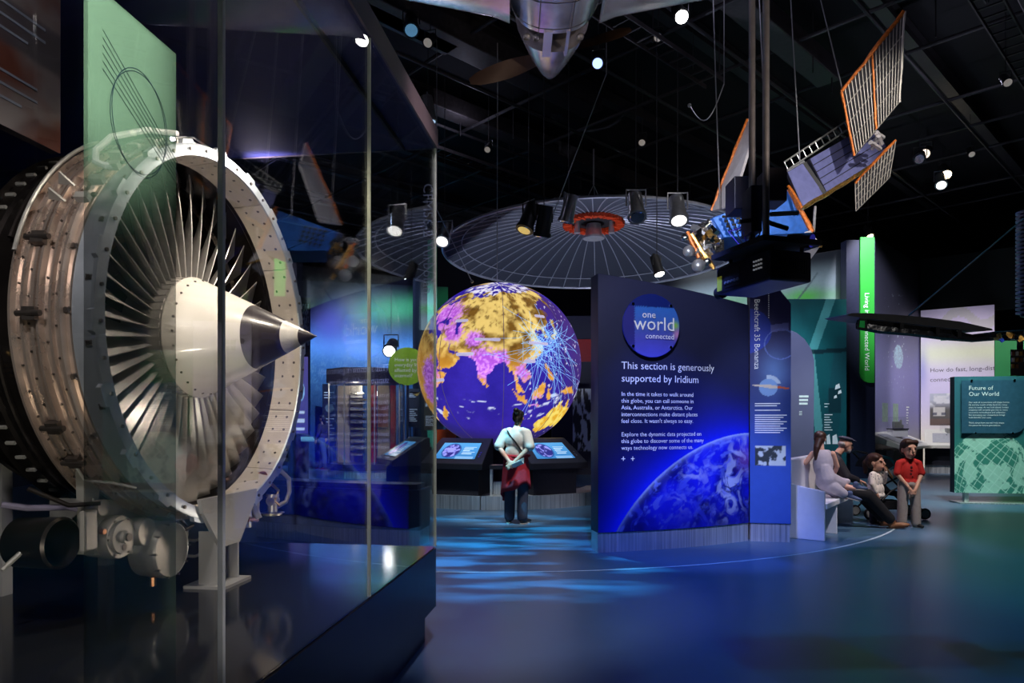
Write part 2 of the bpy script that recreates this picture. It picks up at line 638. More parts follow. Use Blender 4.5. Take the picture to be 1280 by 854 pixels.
for (q, L_) in (((1.0, 9.5), 7.0), ((4.6, 7.4), 6.0), ((8.6, 11.4), 6.5), ((7.4, 6.2), 4.0), ((-2.0, 14.5), 7.0)):
    tr = MB()                              # cable ladders: two rails and rungs
    c = Vector((q[0], q[1], 7.35))
    for s in (-1, 1):
        tr.box(c + D2 * .17 * s, (L_, 0.02, 0.07), R1)
    for i in range(int(L_ / .3)):
        tr.box(c + D1 * (-L_ / 2 + .15 + i * .3), (.03, .34, .02), R1)
    tr.build('cable_tray', m_duct, ce)
    for e in (-1, 1):
        MB().cyl(c + D1 * e * L_ * .4, c + D1 * e * L_ * .4 + Vector((0, 0, 1.25)), .008, n=6).build('hanger_rod', m_beam, ce)
for i in range(26):
    x, y = rng.uniform(-5, 11), rng.uniform(7, 20)
    MB().cyl((x, y, 7.5), (x, y, ZC), .012, n=6).build('hanger_rod', m_beam, ce)

# ------------------------------------------------------------------ glass display case
EU, EN = Vector((0.1255, 0.9921, 0)), Vector((0.9921, -0.1255, 0))   # along the glass, out of the glass
CO = Vector((-0.507, 4.55, 0))                                       # far front corner


def K(u, d, z):                       # u metres towards the camera from the corner, d metres into the case
    return CO - EU * u - EN * d + Vector((0, 0, z))


def kbox(u0, u1, d0, d1, z0, z1, b=None):
    return (b or MB()).hexa([K(u, d, z) for z in (z0, z1) for u, d in ((u0, d0), (u1, d0), (u1, d1), (u0, d1))])


UL, DL = 6.2, 4.6
ZP, ZT = 0.618, 3.27
m_plinth = mat('plinth_dark_blue', L(26, 27, 36), 0.30, 0, 0.08)
m_plinth_top = mat('plinth_top_black', (0.012, 0.013, 0.016), 0.10, 0, 0.05)
m_canopy = mat('canopy_underside_navy', L(24, 28, 84), 0.6)
m_fascia = mat('fascia_grey_brown', L(112, 96, 92), 0.5)
case = thing('glass_display_case', 'large glass display case with a dark overhanging plinth around the jet engine', 'display case', K(2, 1.5, 0))
kbox(-0.0, UL, 0.0, DL, 0.22, ZP - 0.012).build('plinth_body', m_plinth, case)
kbox(0.01, UL, 0.01, DL, ZP - 0.012, ZP).build('plinth_top', m_plinth_top, case)
b = MB()
b.hexa([K(.06, .06, 0), K(UL, .06, 0), K(UL, DL, 0), K(.06, DL, 0), K(.06, .06, .16), K(UL, .06, .16), K(UL, DL, .16), K(.06, DL, .16)])
b.hexa([K(.06, .06, .16), K(UL, .06, .16), K(UL, DL, .16), K(.06, DL, .16), K(0, 0, .22), K(UL, 0, .22), K(UL, DL, .22), K(0, DL, .22)])
b.build('plinth_toe', m_plinth, case)
joints = [0.0, 1.32, 2.60, 3.90, 5.2]
for a, c in zip(joints[:-1], joints[1:]):
    kbox(a + .004, c - .004, 0.0, 0.012, ZP, ZT).build('glass_pane', m_glass, case)
for u, w in ((0.0, .004), (1.32, .003), (2.60, .007)):
    kbox(u - w, u + w, -0.002, 0.014, ZP, ZT + .02).build('glass_joint', m_edge if w < .006 else mat('joint_grey_seal', (.42, .44, .46), .3, .2, emit=.02), case)
for a, c in ((0.016, 2.2), (2.21, DL)):
    kbox(0.0, 0.012, a, c, ZP, ZT).build('end_pane', m_glass, case)
kbox(-.01, UL, -.012, 0.0, ZT, ZT + .13).build('fascia', m_fascia, case)
kbox(-.01, 0.005, 0, DL, ZT, ZT + .13).build('fascia', m_fascia, case)
kbox(0.006, UL, .001, DL, ZT + .002, ZT + .12).build('canopy', m_canopy, case)
kbox(0.3, UL, DL - .05, DL, ZP, ZT).build('rear_panel', mat('case_rear_navy', L(26, 28, 52), .6), case)
kbox(0.05, UL, .20, .215, ZT - .03, ZT + .002).build('light_track', m_black, case)
m_case_txt = mat('case_lettering_grey', L(120, 130, 145), .4)
text('CFM56-2 Turbofan', 0.095, m_case_txt, case, K(0.0, .085, 3.04), (0, 0, -1), EN, lift=.004)
# added green sheet and drawing standing in for a glass reflection; then the photo board
m_reflect = mat('green_reflection_tint', L(142, 170, 136), 0.45, 0, 0.15, 3, alpha=0.40)
gp = MB().slab([K(2.60 + .14, .06, ZP), K(2.60 + .52, .06, ZP), K(2.60 + .52, .06, 2.42), K(2.60 + .14, .06, 2.42)], -.008)
gpo = thing('reflection_panel', 'tall translucent green sheet standing in for a reflection in the glass beside the engine', 'panel', K(2.9, .06, ZP))
kbox(2.74, 3.06, .055, .065, ZP, 2.44).build('sheet', m_reflect, gpo)
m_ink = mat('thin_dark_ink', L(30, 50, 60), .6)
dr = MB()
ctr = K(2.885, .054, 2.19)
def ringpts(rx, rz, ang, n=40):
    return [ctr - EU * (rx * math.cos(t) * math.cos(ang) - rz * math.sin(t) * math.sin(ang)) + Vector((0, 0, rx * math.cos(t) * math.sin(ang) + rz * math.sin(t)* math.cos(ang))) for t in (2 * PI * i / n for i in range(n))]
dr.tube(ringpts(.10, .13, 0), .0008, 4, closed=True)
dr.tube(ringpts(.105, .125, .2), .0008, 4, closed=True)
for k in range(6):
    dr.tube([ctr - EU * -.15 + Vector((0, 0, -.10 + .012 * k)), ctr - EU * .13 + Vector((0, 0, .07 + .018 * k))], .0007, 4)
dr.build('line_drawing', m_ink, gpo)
kbox(2.70, 2.71, .05, .07, ZP, ZT).build('suspension_rod', m_wire, gpo) if False else None


def graphic_board(name, label, u0, u1, z0, z1, d, fn, lines):
    t = thing(name, label, 'display board', K((u0 + u1) / 2, d, ZP))
    kbox(u0, u1, d, d + .04, z0, z1).build('board', m_char, t)
    picture('photo_print', fn, quad_pt(K(u1, d - .003, z0), K(u0, d - .003, z0), K(u1, d - .003, z1), K(u0, d - .003, z1)), 60, 60, m_print, t)
    for (u, z, w, s) in lines:
        for q in range(s):
            kbox(u, u - w * (1 - .25 * (q % 3 == 2)), d - .006, d - .003, z - q * .05, z - q * .05 + .010).build('text_line', m_case_txt, t)
    for u in (u0 + .06, u1 - .06):
        kbox(u - .008, u + .008, d + .01, d + .03, z1, ZT + .002).build('hanger', m_black, t)
    return t


def board_fn(seed, c1, c2):
    def fn(u, v):
        q = fbm(u * 3, v * 3, 0, 4, seed)
        c = mixc(c1, c2, sstep(.35, .65, q))
        return mixc(c, srgb(60, 60, 66), sstep(.45, .5, v) * (1 - sstep(.72, .75, v)) * .8)
    return fn


graphic_board('graphic_board', 'brown and grey photo board with caption lines hanging above the engine', 1.88, 2.75, 2.56, 3.22, 1.14,
              board_fn(3, srgb(92, 52, 40), srgb(110, 104, 104)), [(2.30, 3.02, .34, 3), (2.30, 2.76, .30, 3)])

# ------------------------------------------------------------------ jet engine
EC = Vector((-1.46, 3.50, 1.88))
ME = Matrix((EN, EU, Vector((0, 0, 1)))).transposed().to_4x4()
ME.translation = EC


def EP(s, r, a):                # point on the engine: axial s (front positive), radius, angle from +u
    return ME @ Vector((s, r * math.cos(a), r * math.sin(a)))


m_alu = mat('casing_aluminium', (0.60, 0.58, 0.56), 0.30, 1.0, 0.16, 9)
m_rim = mat('flange_grey_blue', (0.46, 0.52, 0.60), 0.36, 0.75, 0.10, 12)
m_bronze = mat('casing_bronze_metal', (0.58, 0.48, 0.42), 0.28, 0.78, 0.25, 8)
m_core = mat('core_dark_metal', (0.055, 0.048, 0.046), 0.34, 0.9, 0.3, 6)
m_liner = mat('inlet_liner_beige', L(206, 196, 184), 0.5, 0.0, 0.10, 7)
m_blade = mat('fan_blade_titanium', (0.62, 0.61, 0.60), 0.34, 0.55, 0.08, 10)
m_vane = mat('guide_vane_brown', L(150, 100, 66), 0.5, 0.3, .2)
m_spin = mat('spinner_white', L(238, 234, 226), 0.30, 0.0, 0.03, 6, coat=0.3)
m_spind = mat('spinner_dark', L(52, 46, 52), 0.32, 0.0, 0.08, 6, coat=0.3)
m_bolt = mat('bolt_dark_steel', (0.16, 0.14, 0.13), 0.35, 0.9)
m_gear = mat('gearbox_grey', (0.40, 0.40, 0.38), 0.38, 0.5, 0.15)
m_disc = mat('machined_disc', (0.62, 0.60, 0.58), 0.34, 0.6, 0.06)
m_hose = mat('hose_white', L(208, 206, 214), .5)
m_copper = mat('copper_fitting', (0.75, 0.36, 0.2), 0.35, 1.0)
m_stand = mat('stand_grey_paint', L(158, 158, 160), 0.45, 0.0, 0.05)

eng = thing('jet_engine', 'large turbofan jet engine with many thin fan blades and a white pointed spinner', 'jet engine', (EC.x - .2, EC.y, ZP))
NL = 128
shell = MB().lathe([(-.125, .895), (-.10, .892), (-.03, .888), (-.022, .925), (-.002, .928), (0, .92), (0, .875), (-.01, .872)], NL, ME).build('front_flange', m_rim, eng, True)
for i in range(40):                               # scallop lugs with bolts on the rim
    a = 2 * PI * i / 40 + .05
    lug = MB()
    if i % 2 == 0:
        w = .055
        lug.hexa([EP(s, r, a + q) for s in (-.024, -.002) for r, q in ((.92, -w), (.92, w), (.945, w * .75), (.945, -w * .75))])
        lug.build('flange_lug', m_rim, shell)
    MB().cyl(EP(-.004, .902, a), EP(.008, .902, a), .008, n=8).build('flange_bolt', m_bolt, shell)
cas = MB().lathe([(-.37, .80), (-.37, .925), (-.362, .935), (-.352, .935), (-.348, .912), (-.322, .912), (-.318, .926), (-.306, .926), (-.302, .912), (-.275, .912),
                  (-.27, .93), (-.258, .93), (-.254, .88), (-.246, .88), (-.242, .936), (-.232, .936), (-.228, .91), (-.205, .908),
                  (-.20, .922), (-.19, .922), (-.186, .908), (-.165, .906), (-.16, .925), (-.15, .925), (-.146, .90), (-.13, .90), (-.125, .872), (-.105, .872)], NL, ME)
cas = cas.build('fan_casing', m_bronze, eng, True, angle=25)
bolt_me = None
for row, (s, r, nb) in enumerate(((-.336, .915, 54), (-.288, .915, 54), (-.217, .912, 46), (-.176, .91, 46), (-.138, .903, 22), (-.06, .892, 22))):
    for i in range(nb):
        a = 2 * PI * (i + .5 * (row % 2)) / nb
        if math.cos(a) > 0.45:                    # far side: never seen from in front of the case
            continue
        big = row >= 4
        q = MB()
        if big:
            q.cyl(EP(s, r - .004, a), EP(s, r + .008, a), .011, n=8)
            q.cyl(EP(s - .014, r, a - .012), EP(s + .014, r + .004, a + .012), .004, n=6)
            q.cyl(EP(s + .012, r, a - .012), EP(s - .012, r + .004, a + .012), .004, n=6)
        else:
            q.cyl(EP(s, r - .003, a), EP(s, r + .004, a), .005, n=6)
        q.build('casing_stud' if big else 'rivet', m_bolt, cas)
# clamps and brackets on the casing
for a, s in ((PI + .02, -.255), (PI + .50, -.255), (PI + .68, -.245), (PI - .30, -.255)):
    q = MB()
    q.box(EP(s, .945, a), (.05, .03, .05), Matrix.Rotation(a, 3, 'X'))
    q.cyl(EP(s - .05, .955, a), EP(s + .05, .955, a), .012, n=8)
    q.build('casing_clamp', m_bolt, cas)
for a in (PI - .62, PI - .52):
    MB().slab([EP(-.30, .93, a), EP(-.22, .93, a + .02), EP(-.26, .985, a)], .008).build('lifting_bracket', m_gear, cas)
# inner liner in panels
for i in range(12):
    a0, a1 = 2 * PI * i / 12 + .1, 2 * PI * (i + 1) / 12 + .1 - .006
    lp = MB()
    k = 10
    vs = []
    for j in range(k + 1):
        a = a0 + (a1 - a0) * j / k
        vs += [EP(-.008, .872, a), EP(-.165, .858, a), EP(-.165, .885, a), EP(-.008, .885, a)]
    fs = []
    for j in range(k):
        o = 4 * j
        fs += [(o + e, o + (e + 1) % 4, o + 4 + (e + 1) % 4, o + 4 + e) for e in range(4)]
    fs += [(0, 1, 2, 3), (4 * k + 3, 4 * k + 2, 4 * k + 1, 4 * k)]
    lo = lp.add(vs, fs).build('liner_panel', m_liner, eng, True)
    for j in range(5):
        a = a0 + (a1 - a0) * (j + .5) / 5
        for s, r in ((-.045, .870), (-.115, .864)):
            MB().cyl(EP(s, r + .004, a), EP(s, r - .002, a), .0085, n=8).build('liner_bolt', m_bolt, lo)
MB().lathe([(-.165, .886), (-.17, .862), (-.19, .862), (-.20, .872), (-.60, .872), (-.60, .90)], NL, ME).build('fan_track', m_core, eng, True)
# fan blades
NBL = 44
blade = MB()
nr, ncx = 9, 5
vs = []
for i in range(nr):
    t = i / (nr - 1)
    r = .295 + (.855 - .295) * t
    stag = math.radians(22 + 42 * t)              # angle of the chord from the axis
    ch = .135 + .075 * t
    for j in range(ncx):
        c = (j / (ncx - 1) - .5)
        camb = .10 * (1 - t * .6) * (0.25 - c * c) * ch
        ds = -c * ch * math.cos(stag) - camb * math.sin(stag)
        dt = c * ch * math.sin(stag) - camb * math.cos(stag)
        vs.append((ds, r, dt))
half = len(vs)
th = .0035
vs2 = [Vector((s - .27, r * math.cos(-d / r), r * math.sin(-d / r))) for s, r, d in vs]
vs3 = [Vector((v.x - th * .8, v.y, v.z + th)) for v in vs2]
fs = []
for i in range(nr - 1):
    for j in range(ncx - 1):
        a = i * ncx + j
        fs.append((a, a + 1, a + 1 + ncx, a + ncx))
        fs.append((half + a, half + a + ncx, half + a + ncx + 1, half + a + 1))
for i in range(nr - 1):
    for j in (0, ncx - 1):
        a = i * ncx + j
        fs.append((a, a + ncx, half + a + ncx, half + a))
for j in range(ncx - 1):
    for i in (0, nr - 1):
        a = i * ncx + j
        fs.append((a, a + 1, half + a + 1, half + a))
bo = blade.add(vs2 + vs3, fs).build('fan_blade', m_blade, None, True)
off = Vector(eng['_w'])
for i in range(NBL):
    o = bo if i == 0 else bo.copy()
    if i:
        C.objects.link(o)
    o.parent = eng
    o['_w'] = list(off)
    o.matrix_local = Matrix.Translation(-off) @ ME @ Matrix.Rotation(2 * PI * i / NBL, 4, 'X')
MB().lathe([(-.155, .30), (-.20, .302), (-.36, .315), (-.36, .05)], 64, ME).build('fan_hub', m_disc, eng, True)
for i in range(NBL):                              # small platforms between the blade roots
    a = 2 * PI * (i + .5) / NBL
    MB().hexa([EP(s, r, a + q) for r in (.298, .308) for s, q in ((-.17, -.05), (-.17, .02), (-.34, .05), (-.34, -.02))]).build('blade_platform', m_disc, eng)
# outlet guide vanes and the core face behind the fan
vane = MB().hexa([Vector((s, r, dz)) for r in (.52, .868) for s, dz in ((-.44, -.004), (-.44, .004), (-.56, .034), (-.56, .026))]).build('guide_vane', m_core, None)
for i in range(60):
    o = vane if i == 0 else vane.copy()
    if i:
        C.objects.link(o)
    o.parent = eng
    o['_w'] = list(off)
    o.matrix_local = Matrix.Translation(-off) @ ME @ Matrix.Rotation(2 * PI * i / 60, 4, 'X')
MB().lathe([(-.40, .50), (-.42, .52), (-.62, .56), (-.62, .872)], 64, ME).build('splitter', m_vane, eng, True)
MB().lathe([(-.36, .30), (-.50, .34), (-.50, .50)], 64, ME).build('core_inlet', m_core, eng, True)
# spinner in four painted zones
sp0, sp1, rs = -.155, .480, .308
def cone(t):
    return sp0 + (sp1 - sp0) * t, rs * (1 - t) ** .96 * (1 - .0 * t)
def zone(t0, t1, m, nm):
    pr = [cone(t0 + (t1 - t0) * i / 8) for i in range(9)]
    if t0 == 0:
        pr = [(sp0 - .01, .285), (sp0, .300)] + pr
    if t1 == 1:
        pr[-1] = (sp1, .002)
    return MB().lathe(pr, 96, ME).build(nm, m, eng, True)
sp = zone(0, .49, m_spin, 'spinner')
zone(.49, .75, m_spind, 'spinner_band')
zone(.75, .87, m_spin, 'spinner_ring')
zone(.87, 1, m_spind, 'spinner_tip')
for i in range(26):
    s, r = cone(.065)
    a = 2 * PI * i / 26
    MB().cyl(EP(s, r - .004, a), EP(s + .002, r + .003, a), .006, n=8).build('spinner_screw', m_bolt, sp)
# core casing going back
core = MB().lathe([(-.36, .86), (-.40, .80), (-.50, .80), (-.51, .87), (-.53, .88), (-.545, .88), (-.55, .84), (-.60, .835), (-.61, .86), (-.625, .86), (-.63, .80),
                   (-.80, .74), (-.81, .78), (-.84, .78), (-.85, .70), (-1.2, .60), (-1.22, .66), (-1.26, .66), (-1.28, .58), (-2.2, .50), (-2.25, .30)], 96, ME).build('core_casing', m_core, eng, True, angle=25)
for i in range(70):
    a = 2 * PI * i / 70
    if math.cos(a) > .3:
        continue
    MB().cyl(EP(-.535, .885, a), EP(-.575, .885, a), .009, n=6).build('flange_nut', m_gear, core)
# pipes and hoses over the casing
def hose(pts, r, m, nm='hose', parent=None):
    return MB().tube(pts, r, 8).build(nm, m, parent or eng, True)
def arc_pts(s, r, a0, a1, n=14):
    return [EP(s, r, a0 + (a1 - a0) * i / n) for i in range(n + 1)]
hose([EP(-.07, .97, 1.9), EP(-.12, .99, 2.05), EP(-.165, 1.0, 2.25), EP(-.18, .985, 2.36), EP(-.16, .965, 2.42), EP(-.12, .95, 2.43), EP(-.09, .93, 2.40)], .014, m_hose)
hose(arc_pts(-.34, .955, 2.1, 2.9), .008, m_gear, 'pipe')
hose(arc_pts(-.10, .93, 1.45, 2.3), .008, m_alu, 'pipe')
hose(arc_pts(-.145, .95, 1.2, 2.2), .01, m_alu, 'pipe')
hose([EP(-.05, .95, 1.5), EP(-.09, .98, 1.7), EP(-.05, .97, 1.8), EP(-.10, .96, 2.0)], .008, m_chrome, 'pipe')
hose(arc_pts(-.43, .90, 1.6, 2.8), .012, m_core, 'pipe')
hose(arc_pts(-.47, .88, 3.3, 4.4), .012, m_core, 'pipe')
hose([EP(-.25, .95, PI + .70), EP(-.245, .96, PI + .78), EP(-.12, .96, PI + .80), EP(-.06, .94, PI + .86)], .007, m_gear, 'pipe')
for i in range(9):
    a = 1.75 + i * .11
    MB().box(EP(-.10 - .02 * (i % 3), .94, a), (.05, .03, .03), Matrix.Rotation(a, 3, 'X')).build('pipe_clip', m_gear, eng)
# accessory gearbox hanging under the casing, near side
ZA = Vector((0, 0, 1))
def Q(s, u, z):                 # engine axes from its centre
    return EC + EN * s + EU * u + ZA * z
gb = MB()
gb.tube([Q(-.36, -.62, -.86), Q(-.36, -.40, -.98), Q(-.36, .10, -1.02)], .085, 12)
gb.hexa([Q(s, u, z + (.10 if u < -.5 else 0)) for z in (-1.10, -.86) for s, u in ((-.46, -.62), (-.25, -.62), (-.25, -.06), (-.46, -.06))])
gearbox = gb.build('gearbox', m_gear, eng, True)
def disc(c, r, d0, m, nm, rings=()):
    pr = [(-.12, r * .92), (-.03, r), (d0 - .012, r), (d0, r * .96)] + [(d0 + z, r * q) for q, z in rings] + [(d0 + (rings[-1][1] if rings else 0), .001)]
    mt = ME.copy()
    mt.translation = c
    return MB().lathe(pr, 40, mt).build(nm, m, eng, True)
def bolts(c, r, n_, rb, d1, par):
    for i in range(n_):
        a = i * 2 * PI / n_
        p = c + EU * r * math.cos(a) + ZA * r * math.sin(a)
        MB().cyl(p, p + EN * d1, rb, n=6).build('cover_bolt', m_bolt, par)
c1 = Q(-.22, -.517, -.94)
g1 = disc(c1, .096, .02, m_disc, 'gear_cover', ((.76, 0), (.75, .012), (.3, .014), (.28, .03)))
MB().cyl(c1, c1 + EN * .06, .018, n=12).build('gear_shaft', m_bolt, g1)
bolts(c1, .084, 6, .006, .026, g1)
MB().cyl(c1 - ZA * .045, c1 - ZA * .045 + EN * .036, .014, n=12).build('cover_port', m_bolt, g1)
disc(Q(-.19, -.384, -.938), .064, .02, m_disc, 'gear_cover')
c3 = Q(-.16, -.245, -1.045)
g3 = disc(c3, .136, .02, m_disc, 'gear_cover', ((.94, .002), (.92, -.002)))
bolts(c3, .131, 10, .006, .03, g3)
MB().hexa([Q(s, u, z) for z in (-.97, -.80) for s, u in ((-.24, -.72), (-.21, -.72), (-.21, -.645), (-.24, -.645))]).build('gearbox_lug', m_disc, eng, bevel=.008)
MB().cyl(Q(-.22, -.62, -.90), Q(-.20, -.62, -.90), .012, n=8).build('drain_fitting', m_copper, eng)
MB().cyl(Q(-.18, -.33, -1.16), Q(-.18, -.33, -1.20), .014, n=8).build('drain_fitting', m_copper, eng)
for z0_ in (-1.02, -1.10):
    hose([Q(-.20, -.11, z0_), Q(-.16, -.03, z0_ - .02), Q(-.12, .04, z0_), Q(-.12, .08, z0_ + .06)], .009, m_gear, 'pipe')
for k in range(4):
    hose([Q(-.30, -.08 + .03 * k, -.92), Q(-.26, .0 + .03 * k, -1.0), Q(-.25, .10, -.98)], .008, m_core, 'pipe')
# dark bleed duct and strut at the rear, near side
MB().lathe([(-.10, .10), (.08, .105), (.09, .095), (.02, .09), (-.10, .085)], 32, Matrix.Translation(Q(-.34, -.79, -.92)) @ Matrix(ME.to_3x3()).to_4x4()).build('bleed_duct', m_core, eng, True)
hose([Q(-.46, -.86, -.76), Q(-.40, -.80, -.78), Q(-.32, -.68, -.79), Q(-.28, -.60, -.82)], .013, mat('hose_violet_grey', L(110, 106, 130), .5), 'hose')
hose([Q(-.38, -.94, -1.0), Q(-.34, -.86, -.92)], .010, m_gear, 'pipe')
hose([Q(-.40, -.80, -.70), Q(-.30, -.70, -.78), Q(-.22, -.62, -.78)], .010, m_core, 'pipe')
st = MB()
st.hexa([Q(s, u, z) for z, w in ((-.97, .03), (-.64, .045)) for s, u in ((-.30, -.62 - w), (-.26, -.62 - w), (-.26, -.62 + w), (-.30, -.62 + w))])
st.build('link_strut', m_gear, eng)
MB().cyl(Q(-.27, -.60, -.80), Q(-.22, -.60, -.80), .035, n=14).build('strut_eye', m_disc, eng, True)
# fittings on the far side under the rim
ft = [((-.10, .42, -.80), (-.10, .42, -.98), .05, m_gear), ((-.06, .30, -.88), (-.06, .30, -1.02), .028, m_gear), ((-.08, .36, -.84), (-.02, .36, -.98), .022, m_disc),
      ((-.03, .52, -.90), (-.03, .60, -.90), .022, m_disc), ((-.03, .55, -.86), (-.03, .55, -.97), .03, m_disc), ((-.03, .55, -.97), (-.03, .55, -.985), .055, m_disc),
      ((-.06, .24, -.92), (-.06, .24, -1.03), .02, m_gear), ((-.04, .27, -.97), (-.04, .38, -.99), .014, m_copper), ((-.05, .45, -.75), (-.05, .52, -.80), .03, m_copper)]
for a, b_, r, m in ft:
    q = MB().cyl(Q(*a), Q(*b_), r, n=14)
    q.cyl(Q(*a), Q(*a) + (Q(*b_) - Q(*a)) * .15, r * 1.25, n=14)
    q.build('fitting', m, eng, True)
hose([Q(-.03, .56, -.74), Q(-.01, .62, -.73), Q(.01, .68, -.78), Q(.01, .69, -.86), Q(0, .66, -.92), Q(-.02, .58, -.94)], .014, m_disc, 'pipe')
hose([Q(-.02, .52, -.80), Q(0, .56, -.84), Q(-.01, .53, -.90), Q(0, .57, -.93)], .010, mat('brass', (.85, .62, .25), .3, 1.0), 'pipe')
# front stand: gusset and post down to the plinth
zs = ZP - EC.z
sd = MB()
sd.slab([Q(.0, -.27, -.80), Q(.0, .27, -.80), Q(.0, .245, -.87), Q(.0, .09, -1.06), Q(.0, -.09, -1.06), Q(.0, -.245, -.87)], .02)
sd.build('stand_gusset', m_stand, eng)
sd = MB()
for u in (-.085, .085):
    sd.hexa([Q(s, u + w, z) for z in (zs, -.98) for s, w in ((-.10, -.008), (.012, -.008), (.012, .008), (-.10, .008))])
sd.hexa([Q(s, u, z) for z in (zs, -.98) for s, u in ((-.06, -.08), (-.045, -.08), (-.045, .08), (-.06, .08))])
sd.build('stand_post', m_stand, eng)
MB().hexa([Q(s, u, z) for z in (zs, zs + .015) for s, u in ((-.16, -.13), (.06, -.13), (.06, .13), (-.16, .13))]).build('stand_foot', m_stand, eng)
for u in (-.10, .10):
    MB().cyl(Q(.0, u, -.885), Q(.008, u, -.885), .012, n=10).build('stand_bolt', m_chrome, eng)
for s in (-.95, -1.9):                           # rear cradle legs
    for u in (-.35, .35):
        MB().hexa([Q(s + a, u + c, z) for z in (zs, -.45) for a, c in ((-.03, -.03), (.03, -.03), (.03, .03), (-.03, .03))]).build('cradle_leg', m_stand, eng)
# ------------------------------------------------------------------ the big globe
LAND = {
 'eurasia': [(-9,37),(-9,43),(-2,43.5),(-1,46),(-4,48.5),(2,51),(5,53),(8,54),(8,57),(10.5,57.5),(10,54.5),(14,54),(19,54.5),(21,57),(24,59),(28,60),(23,60),(21.5,61.5),(25,65),(22,65.5),(17.5,62),(18,60),(16.5,57),(14,55.5),(11,59),(6,58.5),(5,62),(12,66),(18,69.5),(26,71),(33,69.5),(41,67),(40,65),(37,64),(44,66),(44,68.5),(54,68.5),(60,69),(67,69),(68,72.5),(73,71),(81,73),(90,75.5),(104,77.5),(113,74),(127,73),(140,72.5),(160,70),(170,70),(180,69),(180,65),(177,62.5),(170,60),(163,59),(162,55.5),(157,51),(155.5,57),(163,61),(156,61.5),(150,59.5),(142,59),(135,54.7),(141,53),(140,48),(135,43.5),(130,42.5),(127.5,39.5),(129.5,37),(129,35),(126.5,34.5),(126,37.5),(124.5,40),(121.5,39),(121,41),(118,39),(122,37),(119.5,35),(122,31),(121,28),(118,24),(114,22),(110,21),(108,21.5),(106,19),(109,13),(109,11.5),(105,9),(103,11),(100.5,13.5),(99.5,10),(103.5,4),(103.5,1.5),(101,3),(98.5,8),(98.5,14),(97,17),(94.5,16),(94,19),(91.5,22.5),(87,21.5),(82,16.5),(80,13),(79.5,10),(77.5,8),(76,10.5),(73,17),(72.5,21),(69,22.5),(67,25),(61.5,25),(57,27),(54,26.5),(51,28),(48.5,30),(50,27),(51.5,25),(54,24),(56.5,26),(58.5,23.5),(59.5,22),(55,17.5),(52,15.5),(45,13),(43,13),(42.5,17),(39,21),(35,28),(34.5,31.5),(36,36),(30,36.5),(27,37.5),(26.5,40),(29,41),(35,42),(41,41),(37,45),(39,47),(34,46),(33,44.5),(30.5,46),(28,43),(26.5,40.5),(24,38),(22.5,36.5),(19.5,41),(13,45.5),(18.5,40),(16,38),(10,44),(3,43),(0,40),(-2,37),(-5.5,36)],
 'africa': [(-6,35.5),(10,37),(11,34),(20,31),(25,32),(32,31),(34,28),(37,21),(39.5,15.5),(43,11.5),(51,12),(49,7),(44,2),(40,-3),(39,-6),(40.5,-11),(40.5,-15),(35,-20),(35.5,-24),(32.5,-27),(29,-33),(25,-34),(19,-34.5),(15,-27),(12,-17),(13.5,-10),(9,-1),(9.5,4),(4,6.5),(-4,5),(-8,4.5),(-13,8.5),(-17,14),(-17,21),(-13,27.5),(-9.5,30.5)],
 'madagascar': [(49,-12),(50.3,-15.5),(47.5,-24.8),(44.5,-25),(43.5,-22),(44.5,-16.5)],
 'australia': [(114,-22),(114,-26),(115.7,-32),(118,-35),(124,-33.5),(131,-31.5),(135.5,-34.8),(138,-33),(140,-38),(146.5,-39),(150,-37),(153.5,-29),(153,-25),(146,-19),(145,-15),(142.5,-11),(141,-16),(140,-17.5),(136,-15.5),(136.5,-12),(132.5,-11.5),(129.5,-15),(126,-14),(122.5,-17.5),(121,-19.5)],
 'sumatra': [(95.5,5.5),(98,4),(103.5,0),(106,-3),(105.5,-6),(102,-4),(98.5,1.5)],
 'java': [(105.5,-6.5),(110.5,-6.5),(114.5,-8),(114,-8.7),(108,-7.8)],
 'borneo': [(109,1.5),(113,3.5),(117,7),(119,5),(117.5,1),(116,-4),(110.5,-3)],
 'sulawesi': [(119.5,0),(121,1),(125,1.5),(121,-.5),(123,-5),(120.5,-5.5),(119,-3)],
 'guinea': [(131,-1),(135,-3.3),(138,-1.7),(145,-4.5),(150.5,-10.5),(146.5,-8.5),(143.5,-8.5),(138,-8),(133,-4)],
 'philippines': [(120.5,18.5),(122,18),(121.5,14),(124,12.5),(126,7),(122,7),(120,15)],
 'japan': [(130,31.5),(131.5,34),(136,35.8),(140,39.5),(141.5,45),(145,43.5),(142,39.5),(140.5,35.5),(136,33.8)],
 'lanka': [(80,9.5),(81.8,7.5),(80.5,6),(79.8,7.5)],
 'sakhalin': [(142,54),(143.5,49),(142,46),(141.5,50)],
 'britain': [(-5,50),(1,51.5),(-2,56),(-4,58.5),(-6,56),(-3,53)],
 'novaya': [(52,71),(57,71),(68,76.5),(60,76)],
 'america': [(-168,66),(-157,71),(-128,70),(-95,68),(-82,68),(-65,60),(-55,52),(-66,45),(-75,38),(-81,28),(-97,26),(-110,25),(-124,40),(-130,55),(-150,60),(-165,55)],
 'greenland': [(-70,77),(-30,83),(-20,75),(-40,65),(-50,61),(-55,70)],
}
HOLES = {'caspian': [(47,45),(51,47),(53,45),(51,43),(53,40),(54,37),(50,37.5),(49,41)], 'baikal': [(104,51.5),(110,55.5),(109,53)]}


def inside(poly, x, y):
    r = np.zeros(x.shape, bool)
    n = len(poly)
    for i in range(n):
        (x0, y0), (x1, y1) = poly[i], poly[(i + 1) % n]
        if y0 == y1:
            continue
        c = ((y0 > y) != (y1 > y)) & (x < (x1 - x0) * (y - y0) / (y1 - y0) + x0)
        r ^= c
    return r


